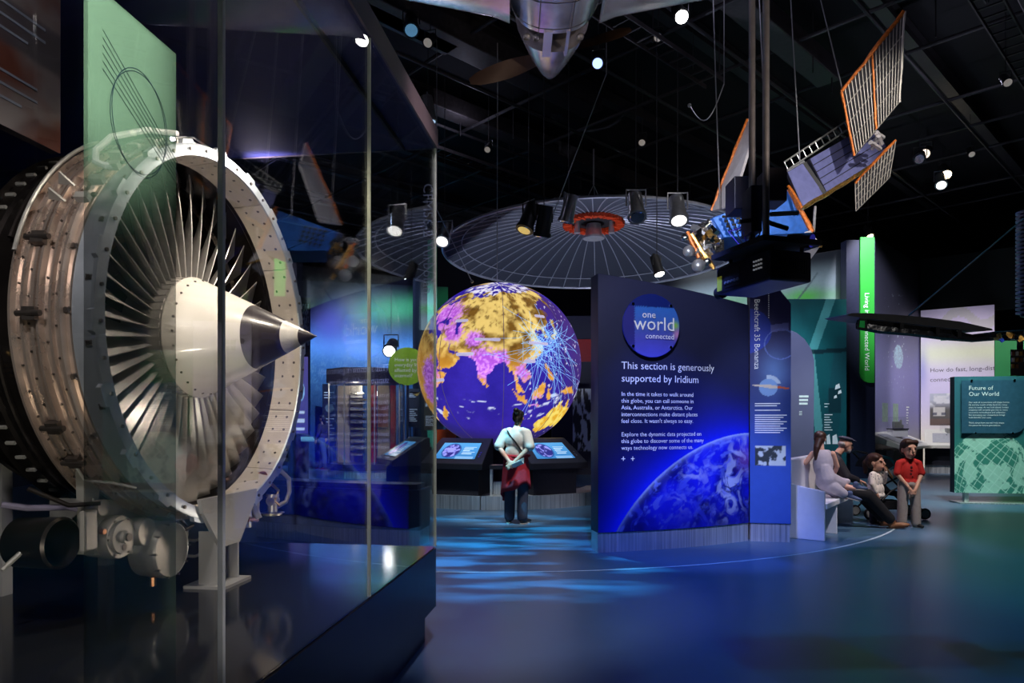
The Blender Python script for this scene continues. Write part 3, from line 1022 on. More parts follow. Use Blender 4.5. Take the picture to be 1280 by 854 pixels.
def globe_colour(lon, lat):
    jx = (fbm(lon * .22, lat * .22, 0, 3, 5) - .5) * 4
    jy = (fbm(lon * .22, lat * .22, 9, 3, 6) - .5) * 4
    x, y = lon + jx, lat + jy
    land = np.zeros(lon.shape, bool)
    for p in LAND.values():
        land |= inside(p, x, y)
    for p in HOLES.values():
        land &= ~inside(p, x, y)
    t = fbm(lon * .10, lat * .16, 0, 5, 11)
    t2 = fbm(lon * .35, lat * .35, 0, 4, 21)
    gold = mixc(srgb(120, 84, 30), srgb(240, 206, 118), sstep(.30, .62, t))
    gold = mixc(gold, srgb(86, 58, 22), sstep(.56, .68, t2) * .7)
    gold = mixc(gold, srgb(245, 170, 60), (1 - sstep(10, 35, lat)) * sstep(-40, -10, lat) * .75)
    aus = (lat < -10) & (lon > 110)
    gold = np.where(aus[:, None], mixc(srgb(232, 176, 52), srgb(252, 226, 110), sstep(.4, .6, t2)), gold)
    # violet activity data over south Asia, Europe and east Africa
    def blob(lo, la, w):
        return np.exp(-(((lon - lo) * np.cos(np.radians(lat))) ** 2 + (lat - la) ** 2) / w ** 2)
    act = np.maximum.reduce([blob(78, 21, 12), blob(88, 24, 7), blob(48, 38, 9) * .9, blob(28, 47, 14), blob(35, 8, 12) * .9, blob(36, -5, 12) * .85, blob(104, 15, 8) * .7, blob(112, -6, 9) * .6, blob(68, 36, 7) * .8])
    spk = fbm(lon * .8, lat * .8, 0, 2, 31)
    vio = mixc(srgb(178, 84, 214), srgb(232, 150, 255), sstep(.45, .7, spk))
    gold = mixc(gold, vio, sstep(.34, .62, act * .75 + spk * .42 - .12))
    sea = mixc(srgb(34, 22, 132), srgb(62, 44, 176), fbm(lon * .06, lat * .08, 0, 4, 41))
    sea = mixc(sea, srgb(66, 40, 120), sstep(118, 158, lon))
    sea = mixc(sea, srgb(44, 34, 88), sstep(-18, -48, lat))
    cl = fbm(lon * .12, lat * .34, 0, 5, 51)
    sea = mixc(sea, srgb(220, 226, 255), sstep(.62, .70, cl) * (np.abs(lat + 12) < 9) * .9)
    sea = mixc(sea, srgb(235, 230, 250), sstep(66, 72, lat) * sstep(.48, .56, cl))
    sea = mixc(sea, srgb(236, 232, 255), sstep(.76, .80, fbm(lon * .5, lat * .5, 0, 3, 61)) * (lon > 105))
    return np.where(land[:, None], gold, sea)


m_globe = mat('projected_globe_image', (0, 0, 0), 0.55, attr=True, var=0.06, scale=24, emit=0.98)
m_seam = mat('globe_seam', L(150, 130, 170), .5, emit=.2)
m_link = mat('connection_line_light', L(150, 205, 255), .5, emit=.8, ecol=L(150, 205, 255))
m_pill = mat('caption_pill_lavender', L(225, 215, 250), .5, emit=.65, ecol=L(220, 212, 250))
GR = 1.60
LON0, TILT = 87.0, math.radians(25.0)


def gvec(lon, lat, r=GR):
    """longitude/latitude to the hall; the viewer's side shows LON0, the pole leans to the viewer"""
    a, b = np.radians(np.asarray(lon, float) - LON0), np.radians(np.asarray(lat, float))
    x, y, z = np.cos(b) * np.sin(a), -np.cos(b) * np.cos(a), np.sin(b)
    y2, z2 = y * math.cos(TILT) - z * math.sin(TILT), y * math.sin(TILT) + z * math.cos(TILT)
    return np.stack([GC.x + r * x, GC.y + r * y2, GC.z + r * z2], -1)


globe = thing('illuminated_globe', 'huge glowing earth globe with golden continents and violet seas above the consoles', 'globe', (GC.x, GC.y, GC.z - GR))
NLo, NLa = 440, 220
lo, la = np.meshgrid(np.linspace(-180, 180, NLo + 1), np.linspace(-90, 90, NLa + 1))
lo, la = lo.ravel(), la.ravel()
co = gvec(lo, la) - np.array(globe['_w'])
W_ = NLo + 1
fs = [(j * W_ + i, j * W_ + i + 1, (j + 1) * W_ + i + 1, (j + 1) * W_ + i) for j in range(NLa) for i in range(NLo)]
me = bpy.data.meshes.new('sphere_shell')
me.from_pydata(co.tolist(), [], fs)
at = me.color_attributes.new('Col', 'FLOAT_COLOR', 'POINT')
cc = np.clip(globe_colour(np.where(lo < -175, lo, lo), la), 0, 4)
at.data.foreach_set('color', np.concatenate([cc, np.ones((len(cc), 1))], 1).astype(np.float32).ravel())
me.materials.append(m_globe)
me.polygons.foreach_set('use_smooth', [True] * len(me.polygons))
shell_o = link('sphere_shell', me, globe)
for k in range(8):                                # gore seams, running pole to pole of the shell's upright axis
    a = math.radians(4 + 45 * k)
    pts = [GC + Vector((math.sin(a) * math.sin(t), -math.cos(a) * math.sin(t), math.cos(t))) * (GR + .001) for t in (PI * (i + .5) / 40 for i in range(40))]
    MB().tube(pts, .006, 5).build('seam', m_seam, globe)
lr = random.Random(12)
ln = MB()
hub = [(118, 36), (121, 31), (114, 24), (128, 36), (136, 35), (112, 30)]
for i in range(120):
    h = lr.choice(hub)
    p0 = (h[0] + lr.gauss(0, 4), h[1] + lr.gauss(0, 4))
    if lr.random() < .62:
        p1 = (h[0] + lr.gauss(0, 14), h[1] + lr.gauss(0, 11))
    else:
        p1 = (lr.uniform(100, 170), lr.uniform(-24, 40))
    t = np.linspace(0, 1, 8)
    lon_ = p0[0] + (p1[0] - p0[0]) * t
    lat_ = p0[1] + (p1[1] - p0[1]) * t
    ln.tube([Vector(q) for q in gvec(lon_, lat_, GR + .004)], .0034, 3)
tag(ln.build('connection_lines', m_link, globe), 'pale blue network lines over east Asia', kind='stuff')
for (lon_, lat_, w) in ((70, 36, .52), (58, 25, .36), (40, 4, .34), (112, 33, .42), (106, 22, .20), (128, 50, .2), (46, 46, .26)):
    c = Vector(gvec(lon_, lat_, GR + .006))
    nn = (c - GC).normalized()
    xd = Vector((0, 0, 1)).cross(nn).normalized()
    yd = nn.cross(xd)
    sc = math.copysign(1, 1)
    pm = MB()
    pts = []
    hh = .030
    w *= .8
    for i in range(9):
        a = PI / 2 + PI * i / 8
        pts.append((hh * math.cos(a), hh * math.sin(a)))
    for i in range(9):
        a = -PI / 2 + PI * i / 8
        pts.append((w + hh * math.cos(a), hh * math.sin(a)))
    q = []
    for x, y in pts:
        v = c + xd * x + yd * y
        q.append(GC + (v - GC).normalized() * (GR + .008))
    cen = sum(q, Vector()) / len(q)
    cen = GC + (cen - GC).normalized() * (GR + .02)
    pm.add(q + [cen], [(i, (i + 1) % 18, 18) for i in range(18)])
    pm.build('caption_pill', m_pill, globe)
MB().lathe([(0, .75), (.03, .75), (.06, .30), (.9, .26), (1.05, .50), (1.0, .001)], 32, Matrix.Translation((GC.x, GC.y, .0)) @ Matrix.Rotation(-PI / 2, 4, 'Y')).build('pedestal', m_char, globe, True)
MB().cyl((GC.x - .03, GC.y - .5, GC.z + GR * .945), (-.232, 10.9, 7.5), .008, n=6).build('suspension_wire', m_wire, globe)

# ------------------------------------------------------------------ console ring around the globe
def RP(r, a, z):                                  # a in degrees, 0 faces the camera, positive to the right
    a = math.radians(a)
    return Vector((GC.x + r * math.sin(a), GC.y - r * math.cos(a), z))


def ring_block(b, r0, r1, a0, a1, z0, z1, n=16, mi=0):
    vs = []
    for i in range(n + 1):
        a = a0 + (a1 - a0) * i / n
        vs += [RP(r1, a, z0), RP(r0, a, z0), RP(r0, a, z1), RP(r1, a, z1)]
    fs = []
    for i in range(n):
        o = 4 * i
        fs += [(o + e, o + (e + 1) % 4, o + 4 + (e + 1) % 4, o + 4 + e) for e in range(4)]
    fs += [(0, 1, 2, 3), (4 * n + 3, 4 * n + 2, 4 * n + 1, 4 * n)]
    return b.add(vs, fs, mi)


def screen_fn(seed):
    def fn(u, v):
        c = mixc(srgb(52, 118, 178), srgb(86, 160, 214), v)
        d = np.hypot((u - .32) * 1.9, v - .5)
        q = fbm(u * 14, v * 7, 0, 4, seed)
        disc_ = mixc(srgb(40, 40, 120), srgb(150, 150, 235), sstep(.45, .65, q))
        c = mixc(c, srgb(40, 84, 150), 1 - sstep(.44, .46, d))
        c = mixc(c, disc_, 1 - sstep(.38, .40, d))
        for k in range(5):
            c = mixc(c, srgb(205, 228, 245), ((np.abs(v - .72 + k * .1) < .022) & (u > .62) & (u < .93 - .07 * (k % 3))) * .85)
        c = mixc(c, srgb(150, 195, 230), ((v < .16) & (u > .5) & (u < .95)) * .6)
        return c * .9
    return fn


def console(label, a, seed, w=22.0):
    c = RP(2.15, a, 0)
    t = thing('touchscreen_console', label, 'console', c, group=None)
    rad = math.radians(a)
    X = Vector((math.cos(rad), math.sin(rad), 0))
    Yv = Vector((-math.sin(rad), math.cos(rad), 0))      # towards the globe
    def B(x, y, z):
        return RP(2.25, a, 0) + X * x + Yv * y + Vector((0, 0, z))
    MB().hexa([B(x, y, z) for z in (.225, .72) for x, y in ((-.42, .10), (.42, .10), (.42, .62), (-.42, .62))]).build('body', m_char, t)
    top = MB()
    prof = [(-.06, .66), (-.06, .76), (.58, 1.16), (.66, 1.16), (.66, .66)]
    k = len(prof)
    top.add([B(x * (1.0 if y < .3 else .86), y, z) for x in (-.55, .55) for y, z in prof],
            [tuple(range(k - 1, -1, -1)), tuple(range(k, 2 * k))] + [(i, (i + 1) % k, (i + 1) % k + k, i + k) for i in range(k)])
    top.build('top_housing', m_char, t, bevel=.012)
    def sp_(x, y, lift=.004):
        f_ = (y + .06) / .64
        return B(x, y, .76 + .40 * f_) + (Yv * -.53 + Vector((0, 0, .85))).normalized() * lift
    picture('screen', screen_fn(seed), quad_pt(sp_(-.37, .05), sp_(.37, .05), sp_(-.34, .45), sp_(.34, .45)), 64, 36, m_screen, t)
    fr = MB()
    for (x0, y0, x1, y1) in ((-.39, .03, .39, .05), (-.36, .45, .36, .47), (-.39, .03, -.37, .05), (.37, .03, .39, .05)):
        fr.add([sp_(x0, y0, .003), sp_(x1, y0, .003), sp_(x1, y1, .003), sp_(x0, y1, .003)], [(0, 1, 2, 3)])
    fr.build('screen_bezel', m_black, t)
    for i in range(3):
        MB().cyl(sp_(.43, .10 + .05 * i, 0), sp_(.43, .10 + .05 * i, .012), .014, n=10).build('button', m_chrome, t)
    return t


console('console with a bright blue screen between the case corner and the visitor', -19, 3)
console('console with a blue screen between the visitor in red and the navy sign', 27, 8)
console('console with a pale screen seen through the display case glass', -64, 5)
base = thing('console_ring_base', 'low curved steel-clad base that the globe consoles stand on', 'plinth', RP(2.0, 0, 0))
for a0, a1 in ((-86, -60), (-59.6, -34), (-33.6, -7), (-6.6, 12), (12.4, 42), (42.4, 80)):
    ring_block(MB(), 1.7, 2.25, a0, a1, 0, .225, 10).build('steel_panel', m_steel, base, True, angle=25)
ring_block(MB(), 1.2, 1.7, -86, 80, 0, .20, 40).build('inner_floor', m_char, base)
sh = thing('low_shelf', 'low charcoal shelf with an orange photo caption between the two consoles', 'shelf', RP(2.1, 4, .2))
ring_block(MB(), 1.75, 2.12, -3.4, 11.6, .66, .72, 8).build('shelf_board', m_char, sh)
for a_ in (-2.6, 10.8):
    ring_block(MB(), 1.8, 2.08, a_ - .6, a_ + .6, .225, .66, 2).build('upright', m_steel, sh)
picture('caption_print', lambda u, v: mixc(srgb(150, 92, 50), srgb(214, 180, 150), sstep(.4, .6, fbm(u * 8, v * 4, 0, 3, 4))),
        quad_pt(RP(2.09, -2.5, .724), RP(2.09, 2.5, .724), RP(1.92, -2.5, .724), RP(1.92, 2.5, .724)), 24, 12, m_print, sh)
ring_block(MB(), 1.9, 2.0, -1.9, 10.1, .23, .44, 8).build('steel_back', m_steel, sh)

# ------------------------------------------------------------------ sign wall with the earth picture
SR = 6.0
A0, A1 = math.degrees(math.atan2(.967 - GC.x, GC.y - 7.43)), math.degrees(math.atan2(2.862 - GC.x, GC.y - 8.285))
ARC = math.radians(A1 - A0) * SR


def SW(u, z, out=0.0):               # u metres along the sign from its free end
    return RP(SR + out, A0 + math.degrees(u / SR), z)


def ztop(u):
    return 3.085 - .225 * u / ARC


sign = thing('exhibit_sign', 'tall curved navy sign wall with a round logo disc and a blue earth picture', 'sign', SW(ARC / 2, 0))
nb = 40
vs, fs = [], []
for i in range(nb + 1):
    u = ARC * i / nb
    vs += [SW(u, .22), SW(u, .22, -.25), SW(u, ztop(u), -.25), SW(u, ztop(u))]
for i in range(nb):
    o = 4 * i
    fs += [(o + e, o + (e + 1) % 4, o + 4 + (e + 1) % 4, o + 4 + e) for e in range(4)]
fs += [(0, 1, 2, 3), (4 * nb + 3, 4 * nb + 2, 4 * nb + 1, 4 * nb)]
MB().add(vs, fs).build('panel', m_navy, sign, True, angle=30)
vs, fs = [], []
for i in range(nb + 1):
    u = ARC * i / nb
    vs += [SW(u, 0, -.012), SW(u, 0, -.238), SW(u, .22, -.238), SW(u, .22, -.012)]
for i in range(nb):
    o = 4 * i
    fs += [(o + e, o + (e + 1) % 4, o + 4 + (e + 1) % 4, o + 4 + e) for e in range(4)]
fs += [(0, 1, 2, 3), (4 * nb + 3, 4 * nb + 2, 4 * nb + 1, 4 * nb)]
MB().add(vs, fs).build('steel_skirt', m_steel, sign, True, angle=30)


def sign_fn(u, v):
    x = u * ARC
    z = .225 + v * (ztop(x) - .23)
    dx, dz = x - 2.1, z + .878
    d = np.hypot(dx, dz) / 2.19
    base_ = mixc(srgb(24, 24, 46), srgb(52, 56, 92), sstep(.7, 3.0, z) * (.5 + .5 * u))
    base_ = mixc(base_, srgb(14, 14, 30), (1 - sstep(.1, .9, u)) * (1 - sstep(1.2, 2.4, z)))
    g = np.exp(-np.clip(d - 1, 0, 9) * 11)
    c = mixc(base_, srgb(20, 40, 255), np.clip(g * .95, 0, 1))
    ang = np.arctan2(dx, dz)
    st = fbm(ang * 22 + fbm(x * 5, z * 5, 0, 3, 8) * 3, d * 44, 0, 5, 3)
    lim = np.exp(-np.abs(1 - d) * 9)
    e = mixc(srgb(6, 6, 120), srgb(28, 34, 236), sstep(.3, .62, fbm(x * 2.2, z * 2.2, 0, 4, 14)))
    e = mixc(e, srgb(120, 140, 255), sstep(.52, .70, st) * (.25 + .75 * lim))
    wx, wz = fbm(x * 4, z * 4, 0, 3, 71) * .5, fbm(x * 4, z * 4, 5, 3, 72) * .5
    big = fbm((x + wx) * 9 + 3, (z + wz) * 9, 0, 6, 19)
    reg = np.exp(-((x - 1.75) ** 2) / .05 - ((z - .62) ** 2) / .12) + np.exp(-((x - 1.95) ** 2) / .03 - ((z - 1.1) ** 2) / .03) + .55 * np.exp(-((x - 1.2) ** 2) / .05 - ((z - .85) ** 2) / .02) + .3 * np.exp(-((x - 1.0) ** 2) / .02 - ((z - .55) ** 2) / .03)
    e = mixc(e, srgb(200, 208, 255), np.clip(sstep(.46, .66, big) * reg * 1.2, 0, .95))
    e = mixc(e, srgb(70, 84, 250), sstep(.52, .72, fbm((x + wx) * 14, (z + wz) * 14, 0, 5, 23)) * .5)
    e = mixc(e, srgb(150, 90, 190), np.exp(-((x - 2.0) ** 2 + (z - 1.0) ** 2) / .02) * .6)
    e = mixc(e, srgb(190, 210, 255), np.exp(-np.abs(d - .995) * 110) * .9)
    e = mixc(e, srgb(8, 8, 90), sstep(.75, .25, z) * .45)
    return np.where((d < 1)[:, None], e, c)


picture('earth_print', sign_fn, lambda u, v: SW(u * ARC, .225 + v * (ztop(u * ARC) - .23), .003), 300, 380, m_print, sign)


def swarp(u0, z0):
    return lambda x, y: SW(u0 + x, z0 + y, .006)


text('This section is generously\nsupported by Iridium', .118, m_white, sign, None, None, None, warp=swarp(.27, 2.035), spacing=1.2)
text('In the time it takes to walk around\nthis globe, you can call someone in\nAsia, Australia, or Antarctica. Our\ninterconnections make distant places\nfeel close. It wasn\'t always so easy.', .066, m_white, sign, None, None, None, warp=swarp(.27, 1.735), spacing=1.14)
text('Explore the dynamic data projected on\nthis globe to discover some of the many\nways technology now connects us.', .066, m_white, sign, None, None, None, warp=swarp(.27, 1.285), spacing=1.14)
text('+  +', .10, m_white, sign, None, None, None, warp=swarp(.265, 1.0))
# round acrylic logo disc on studs
LU, LZ, LRx = .62, 2.52, .355
dk = []
for i in range(48):
    a = 2 * PI * i / 48
    dk.append((LU + LRx * math.cos(a), LZ + LRx * math.sin(a)))
q = MB()
q.add([SW(u, z, .035) for u, z in dk] + [SW(u, z, .05) for u, z in dk], [tuple(range(48)), tuple(range(95, 47, -1))] + [(i, (i + 1) % 48, (i + 1) % 48 + 48, i + 48) for i in range(48)])
ld = q.build('logo_disc', mat('logo_disc_blue', L(30, 44, 150), .2, coat=.6), sign)
def disc_fn(u, v):
    x, y = 2 * u - 1, 2 * v - 1
    k = np.maximum(np.abs(x), np.abs(y)) / np.maximum(np.hypot(x, y), 1e-6)
    u, v = .5 + x * k / 2, .5 + y * k / 2
    c = mixc(srgb(84, 84, 190), srgb(58, 120, 216), sstep(.2, .8, v))
    c = mixc(c, srgb(12, 34, 120), sstep(.80, .805, v))
    c = mixc(c, srgb(48, 48, 140), (u < .2) * 1.0)
    c = np.where((v > .80)[:, None], srgb(12, 34, 120), c)
    gx = np.exp(-((u - .93) ** 2 / .004 + (v - .52) ** 2 / .004))
    c = mixc(c, srgb(150, 220, 60), gx)
    c = mixc(c, srgb(214, 150, 200), np.exp(-((u - .96) ** 2 / .004 + (v - .38) ** 2 / .006)))
    return c
def disc_pt(u, v):
    x, y = 2 * u - 1, 2 * v - 1
    r = max(abs(x), abs(y))
    h = math.hypot(x, y) or 1
    k = r / h * .985
    return SW(LU + x * k * LRx, LZ + y * k * LRx, .0525)
picture('disc_print', disc_fn, disc_pt, 48, 48, m_print, ld)
for body, sz, u, z in (('one', .11, .49, 2.605), ('world', .215, .39, 2.47), ('connected', .086, .53, 2.375)):
    text(body, sz, m_white, ld, None, None, None, warp=lambda x, y, u=u, z=z: SW(u + x, z + y, .07))
for i in range(4):
    a = PI / 4 + i * PI / 2
    MB().cyl(SW(LU + .33 * math.cos(a), LZ + .33 * math.sin(a), .0), SW(LU + .33 * math.cos(a), LZ + .33 * math.sin(a), .065), .016, n=10).build('disc_stud', m_chrome, ld)

# ------------------------------------------------------------------ banner pillar
pb = Vector((2.88, 8.26, 0))
px_ = Vector((.455, -.10, 0))
pn = Vector((-px_.y, px_.x, 0)).normalized()
pil = thing('banner_stand', 'narrow blue banner pillar with vertical white lettering beside the sign wall', 'banner', pb + px_ * .5)
def BP(u, z, out=0.0):
    return pb + px_ * u - pn * out + Vector((0, 0, z))
MB().slab([BP(0, .22), BP(1, .22), BP(1, 2.86), BP(.62, 3.10), BP(0, 3.10)], .28).build('panel', m_navy, pil)
MB().hexa([BP(u, z, -d) for z in (0, .22) for u, d in ((.02, .012), (.98, .012), (.98, .26), (.02, .26))]).build('steel_skirt', m_steel, pil)
def pil_fn(u, v):
    z = .22 + v * 2.88
    c = mixc(srgb(60, 96, 178), srgb(52, 50, 100), sstep(.6, 2.6, z))
    c = mixc(c, srgb(120, 160, 215), np.exp(-((z - 2.05) ** 2) / .05) * np.exp(-((u - .6) ** 2) / .1) * .6)
    d = np.hypot((u + .05) * .46, z - 2.55)
    c = mixc(c, srgb(40, 70, 190), (d < .27) * .8)
    d2 = np.hypot((u - .75) * .46, z - 2.38)
    c = mixc(c, srgb(120, 140, 210), (np.abs(d2 - .18) < .006) * .8)
    pl = (np.abs((u - .72) * .46) < .1) & (np.abs(z - 2.58 - (u - .7) * .05) < .045)
    c = mixc(c, srgb(130, 130, 190), pl * .7)
    d3 = np.hypot((u - .45) * .46, z - 1.86)
    c = mixc(c, srgb(150, 190, 235), (d3 < .105) * .8)
    c = mixc(c, srgb(220, 235, 245), ((d3 > .105) & (d3 < .15) & (z > 1.9) & (u > .4)) * .8)
    fus = (np.abs(z - 1.87 + (u - .5) * .05) < .022 * (1 - np.abs(u - .5) * 1.5)) & (np.abs(u - .5) < .45)
    c = mixc(c, mixc(srgb(235, 215, 190), srgb(220, 100, 50), (u > .68) * 1.0), fus * 1.0)
    ph = (z > .92) & (z < 1.16) & (u > .12) & (u < .88)
    c = np.where(ph[:, None], mixc(srgb(60, 66, 60), srgb(222, 226, 206), sstep(.42, .52, fbm(u * 8, z * 18, 0, 3, 77))), c)
    return c
picture('banner_print', pil_fn, lambda u, v: BP(u, min(.225 + v * 2.87, 3.095 if u <= .62 else 3.095 - .24 * (u - .62) / .38), .003), 60, 300, m_print, pil)
text('Beechcraft 35 Bonanza', .092, m_white, pil, BP(.11, 2.93, .004), (0, 0, -1), px_, lift=.004)
for z, n_ in ((1.66, 2), (1.58, 1), (1.52, 9), (1.36, 0)):
    for q in range(n_):
        w = .78 if n_ > 3 else .62
        w -= .08 * ((q * 7) % 3)
        MB().hexa([BP(u, zz, o) for zz in (z - .026 * q, z - .026 * q + .011) for u, o in ((.12, .006), (.12 + w, .006), (.12 + w, .003), (.12, .003))]).build('text_line', m_white, pil)
for i in range(14):
    MB().box(BP(.46, 3.04 - i * .026, .005), (.008, .004, .012)).build('dot_mark', m_white, pil)

# ------------------------------------------------------------------ white bench
be = thing('white_bench', 'white solid bench with a backrest that the girl in grey leans on', 'bench', (4.0, 9.0, 0))
bo_ = Vector((3.43, 8.52, 0))
bx, by = Vector((.80, -.60, 0)), Vector((.60, .80, 0))
def BN(x, y, z):
    return bo_ + bx * x + by * y + Vector((0, 0, z))
def bbox(x0, x1, y0, y1, z0, z1):
    return MB().hexa([BN(x, y, z) for z in (z0, z1) for x, y in ((x0, y0), (x1, y0), (x1, y1), (x0, y1))])
MB().slab([BN(0, 0, 0), BN(.44, 0, 0), BN(.44, 0, .60), BN(0, 0, .68)], .05).build('end_panel', m_bench, be, bevel=.006)
MB().slab([BN(.0, .66, 0), BN(.44, .66, 0), BN(.44, .66, .40), BN(0, .66, .40)], .05).build('leg', m_bench, be, bevel=.006)
MB().slab([BN(.0, 1.68, 0), BN(.44, 1.68, 0), BN(.44, 1.68, .40), BN(0, 1.68, .40)], .05).build('leg', m_bench, be, bevel=.006)
bbox(.05, .46, .05, 1.75, .38, .45).build('seat', m_bench, be, bevel=.01)
bbox(-.06, .05, .05, 1.75, 0, .98).build('backrest', m_bench, be, bevel=.02)

# ------------------------------------------------------------------ low barrier box beyond the case
lb = thing('low_barrier', 'low dark barrier box with a steel skirt beyond the display case', 'barrier', RP(5.6, -12, 0))
def LB(a, o, z):
    return RP(5.65 + o, a, z)
ring_block(MB(), 5.2, 5.65, -32, -8.2, .20, .66, 20).build('body', m_char, lb, True, angle=25)
b = MB()
vs = [LB(-8.2, 0, .66), LB(-8.2, -.45, .66), LB(-32, -.45, .66), LB(-32, 0, .66)]
ring_block(b, 5.27, 5.58, -31.6, -8.7, .66, .72, 20)
b.build('top', m_char, lb, True, angle=25)
ring_block(MB(), 5.22, 5.63, -32, -8.3, 0, .20, 20).build('steel_skirt', m_steel, lb, True, angle=25)
# ------------------------------------------------------------------ round ribbed dish hanging over the globe
DC = Vector((1.82, 15.2, 5.22))
DR = 3.35
m_mesh = mat('dish_mesh_grey', L(70, 74, 86), 0.55, 0.2, 0.2, 40)
m_rib = mat('dish_rib_pale', L(170, 172, 184), 0.4, 0.3)
m_orange = mat('orange_tinsel', L(206, 66, 24), 0.5, 0.0, 0.5, 60, .5)
m_box = mat('instrument_silver', (0.62, 0.62, 0.64), 0.35, 0.7)
dish = thing('mesh_dish', 'wide round ribbed mesh dish with an orange centre ring hanging above the globe', 'dish antenna', DC)
tilt = Matrix.Rotation(math.radians(-2.4), 3, 'X')


def DP(r, a, dz=0.0):
    z = .72 * (1 - (r / DR) ** 2)
    return DC + tilt @ Vector((r * math.cos(a), r * math.sin(a), z + dz))


NG = 48
for i in range(NG):                                # one gore of mesh between each pair of ribs, sagging a little
    a0, a1 = 2 * PI * i / NG, 2 * PI * (i + 1) / NG
    am = (a0 + a1) / 2
    vs = []
    for j in range(9):
        r = .62 + (DR - .62) * j / 8
        vs += [DP(r, a0), DP(r, am, .035 * r / DR), DP(r, a1)]
    vs2 = [v + Vector((0, 0, .012)) for v in vs]
    fs = [(3 * j + e, 3 * j + e + 1, 3 * j + 4 + e, 3 * j + 3 + e) for j in range(8) for e in range(2)]
    fs += [tuple(27 + q for q in f[::-1]) for f in fs]
    MB().add(vs + vs2, fs).build('mesh_gore', m_mesh, dish, True)
    MB().tube([DP(.60 + (DR - .60) * j / 10, a0, -.008) for j in range(11)], .012, 5).build('rib', m_rib, dish)
MB().tube([DP(DR, 2 * PI * i / 96) for i in range(96)], .03, 8, closed=True).build('outer_rim', m_rib, dish, True)
MB().tube([DP(DR - .42, 2 * PI * i / 96, -.02) for i in range(96)], .012, 6, closed=True).build('inner_rim', m_rib, dish, True)
tq = MB()
orr = random.Random(3)
for i in range(150):                               # ragged foil strips of the centre ring
    a = 2 * PI * i / 150
    r0, r1 = .50 + orr.uniform(-.02, .02), .66 + orr.uniform(-.03, .03)
    d = .02
    tq.hexa([DP(r, a + e, z) for z in (-.10 + orr.uniform(-.02, .02), -.02) for r, e in ((r0, -d), (r1, -d), (r1, d), (r0, d))])
tag(tq.build('foil_ring', m_orange, dish), 'ragged orange foil ring', kind='stuff')
MB().lathe([(0, .01), (0, .48), (.06, .48), (.06, .01)], 32, Matrix.Translation(DC + Vector((0, 0, .66))) @ Matrix.Rotation(-PI / 2, 4, 'Y')).build('hub_plate', m_black, dish, True)
hb = MB().cyl(DC + Vector((0, 0, .62)), DC + Vector((0, 0, .34)), .16, .20, 16)
hb.cyl(DC + Vector((0, 0, .34)), DC + Vector((0, 0, .30)), .24, n=16)
hb.build('feed_horn', m_box, dish, True)
for dx in (-.38, .38):
    MB().cyl(DC + Vector((dx, -.1, .66)), DC + Vector((dx, -.1, .40)), .05, .07, 12).build('feed_support', m_box, dish, True)
for a in (.6, 2.5, 4.7):
    MB().cyl(DP(.5, a, .05), DC + Vector((0, 0, 1.5)), .010, n=6).build('suspension_wire', m_wire, dish)
MB().cyl(DC + Vector((0, 0, 1.5)), DC + Vector((0, 0, 2.3)), .02, n=8).build('hook_rod', m_wire, dish)

# ------------------------------------------------------------------ stage lamps
m_lampb = mat('lamp_housing_black', (0.02, 0.02, 0.022), 0.4)
m_lampg = mat('lamp_housing_silver', (0.55, 0.55, 0.58), 0.3, 0.9)


def lamp_fixture(label, pos, aim, lit=None, silver=False, size=1.0, top=None):
    pos = Vector(pos)
    t = thing('ceiling_spotlight', label, 'spotlight', pos)
    d = (Vector(aim) - pos).normalized()
    s = size
    body = m_lampg if silver else m_lampb
    MB().cyl(pos - d * .16 * s, pos + d * .12 * s, .075 * s, .085 * s, 16).build('housing', body, t, True)
    MB().cyl(pos + d * .12 * s, pos + d * .16 * s, .098 * s, .098 * s, 16).build('front_ring', body, t, True)
    lm = mat('lens_' + label[:20], lit[0], .2, emit=lit[1], ecol=lit[0]) if lit else m_chrome
    MB().cyl(pos + d * .155 * s, pos + d * .166 * s, .082 * s, .07 * s, 16).build('lens', lm, t, True)
    side = d.cross(Vector((0, 0, 1))).normalized()
    up = Vector((0, 0, .17 * s))
    MB().tube([pos + side * .10 * s, pos + side * .10 * s + up, pos - side * .10 * s + up, pos - side * .10 * s], .010 * s, 6).build('yoke', body, t)
    zt = top if top is not None else 7.7
    MB().cyl(pos + up, Vector((pos.x, pos.y, zt)), .007, n=6).build('drop_rod', m_beam, t)
    return t


WL = (1, .96, .9)
lamp_fixture('bright white spotlight beside the silver airplane wing', P(850, 17, 9.0), (2.0, 5, 3), (WL, 30), False, 1.05, 8.2)
lamp_fixture('small blue-white spotlight near the airplane nose', P(748, 76, 10.5), (.5, 7, 4), ((.30, .42, 1), 2.5), False, 1.0, 8.2)
lamp_fixture('warm glowing spotlight high on the dark wall above the green banner', P(1181, 214, 17.0), (9, 12, 3), ((1, .82, .5), 22), False, 1.4, 8.2)
lamp_fixture('silver spotlight under the warm one on the dark wall', P(1176, 226, 16.6), (8, 12, 2), (WL, 3), True, 1.4, 8.2)
lamp_fixture('black spotlight in a cluster behind the solar panels', P(1150, 196, 15.0), (5, 9, 3), None, False, 1.3, 8.2)
lamp_fixture('black spotlight with a warm glow behind the solar panels', P(1158, 190, 15.6), (4, 9, 3), ((1, .8, .6), 2), False, 1.3, 8.2)
lamp_fixture('little warm lamp on top of the tall green banner', P(1085, 290, 18.0), (10, 15, 1), ((1, .7, .35), 20), False, 1.0, 8.2)
lamp_fixture('silver spotlight hung at the dish rim near the centre hook', P(795, 258, 11.3), (2, 9, 1), None, True, 1.6, 7.6)
lamp_fixture('silver spotlight hung at the dish rim near the satellite', P(847, 262, 11.2), (2.6, 9, 1), (WL, 2.5), True, 1.6, 7.6)
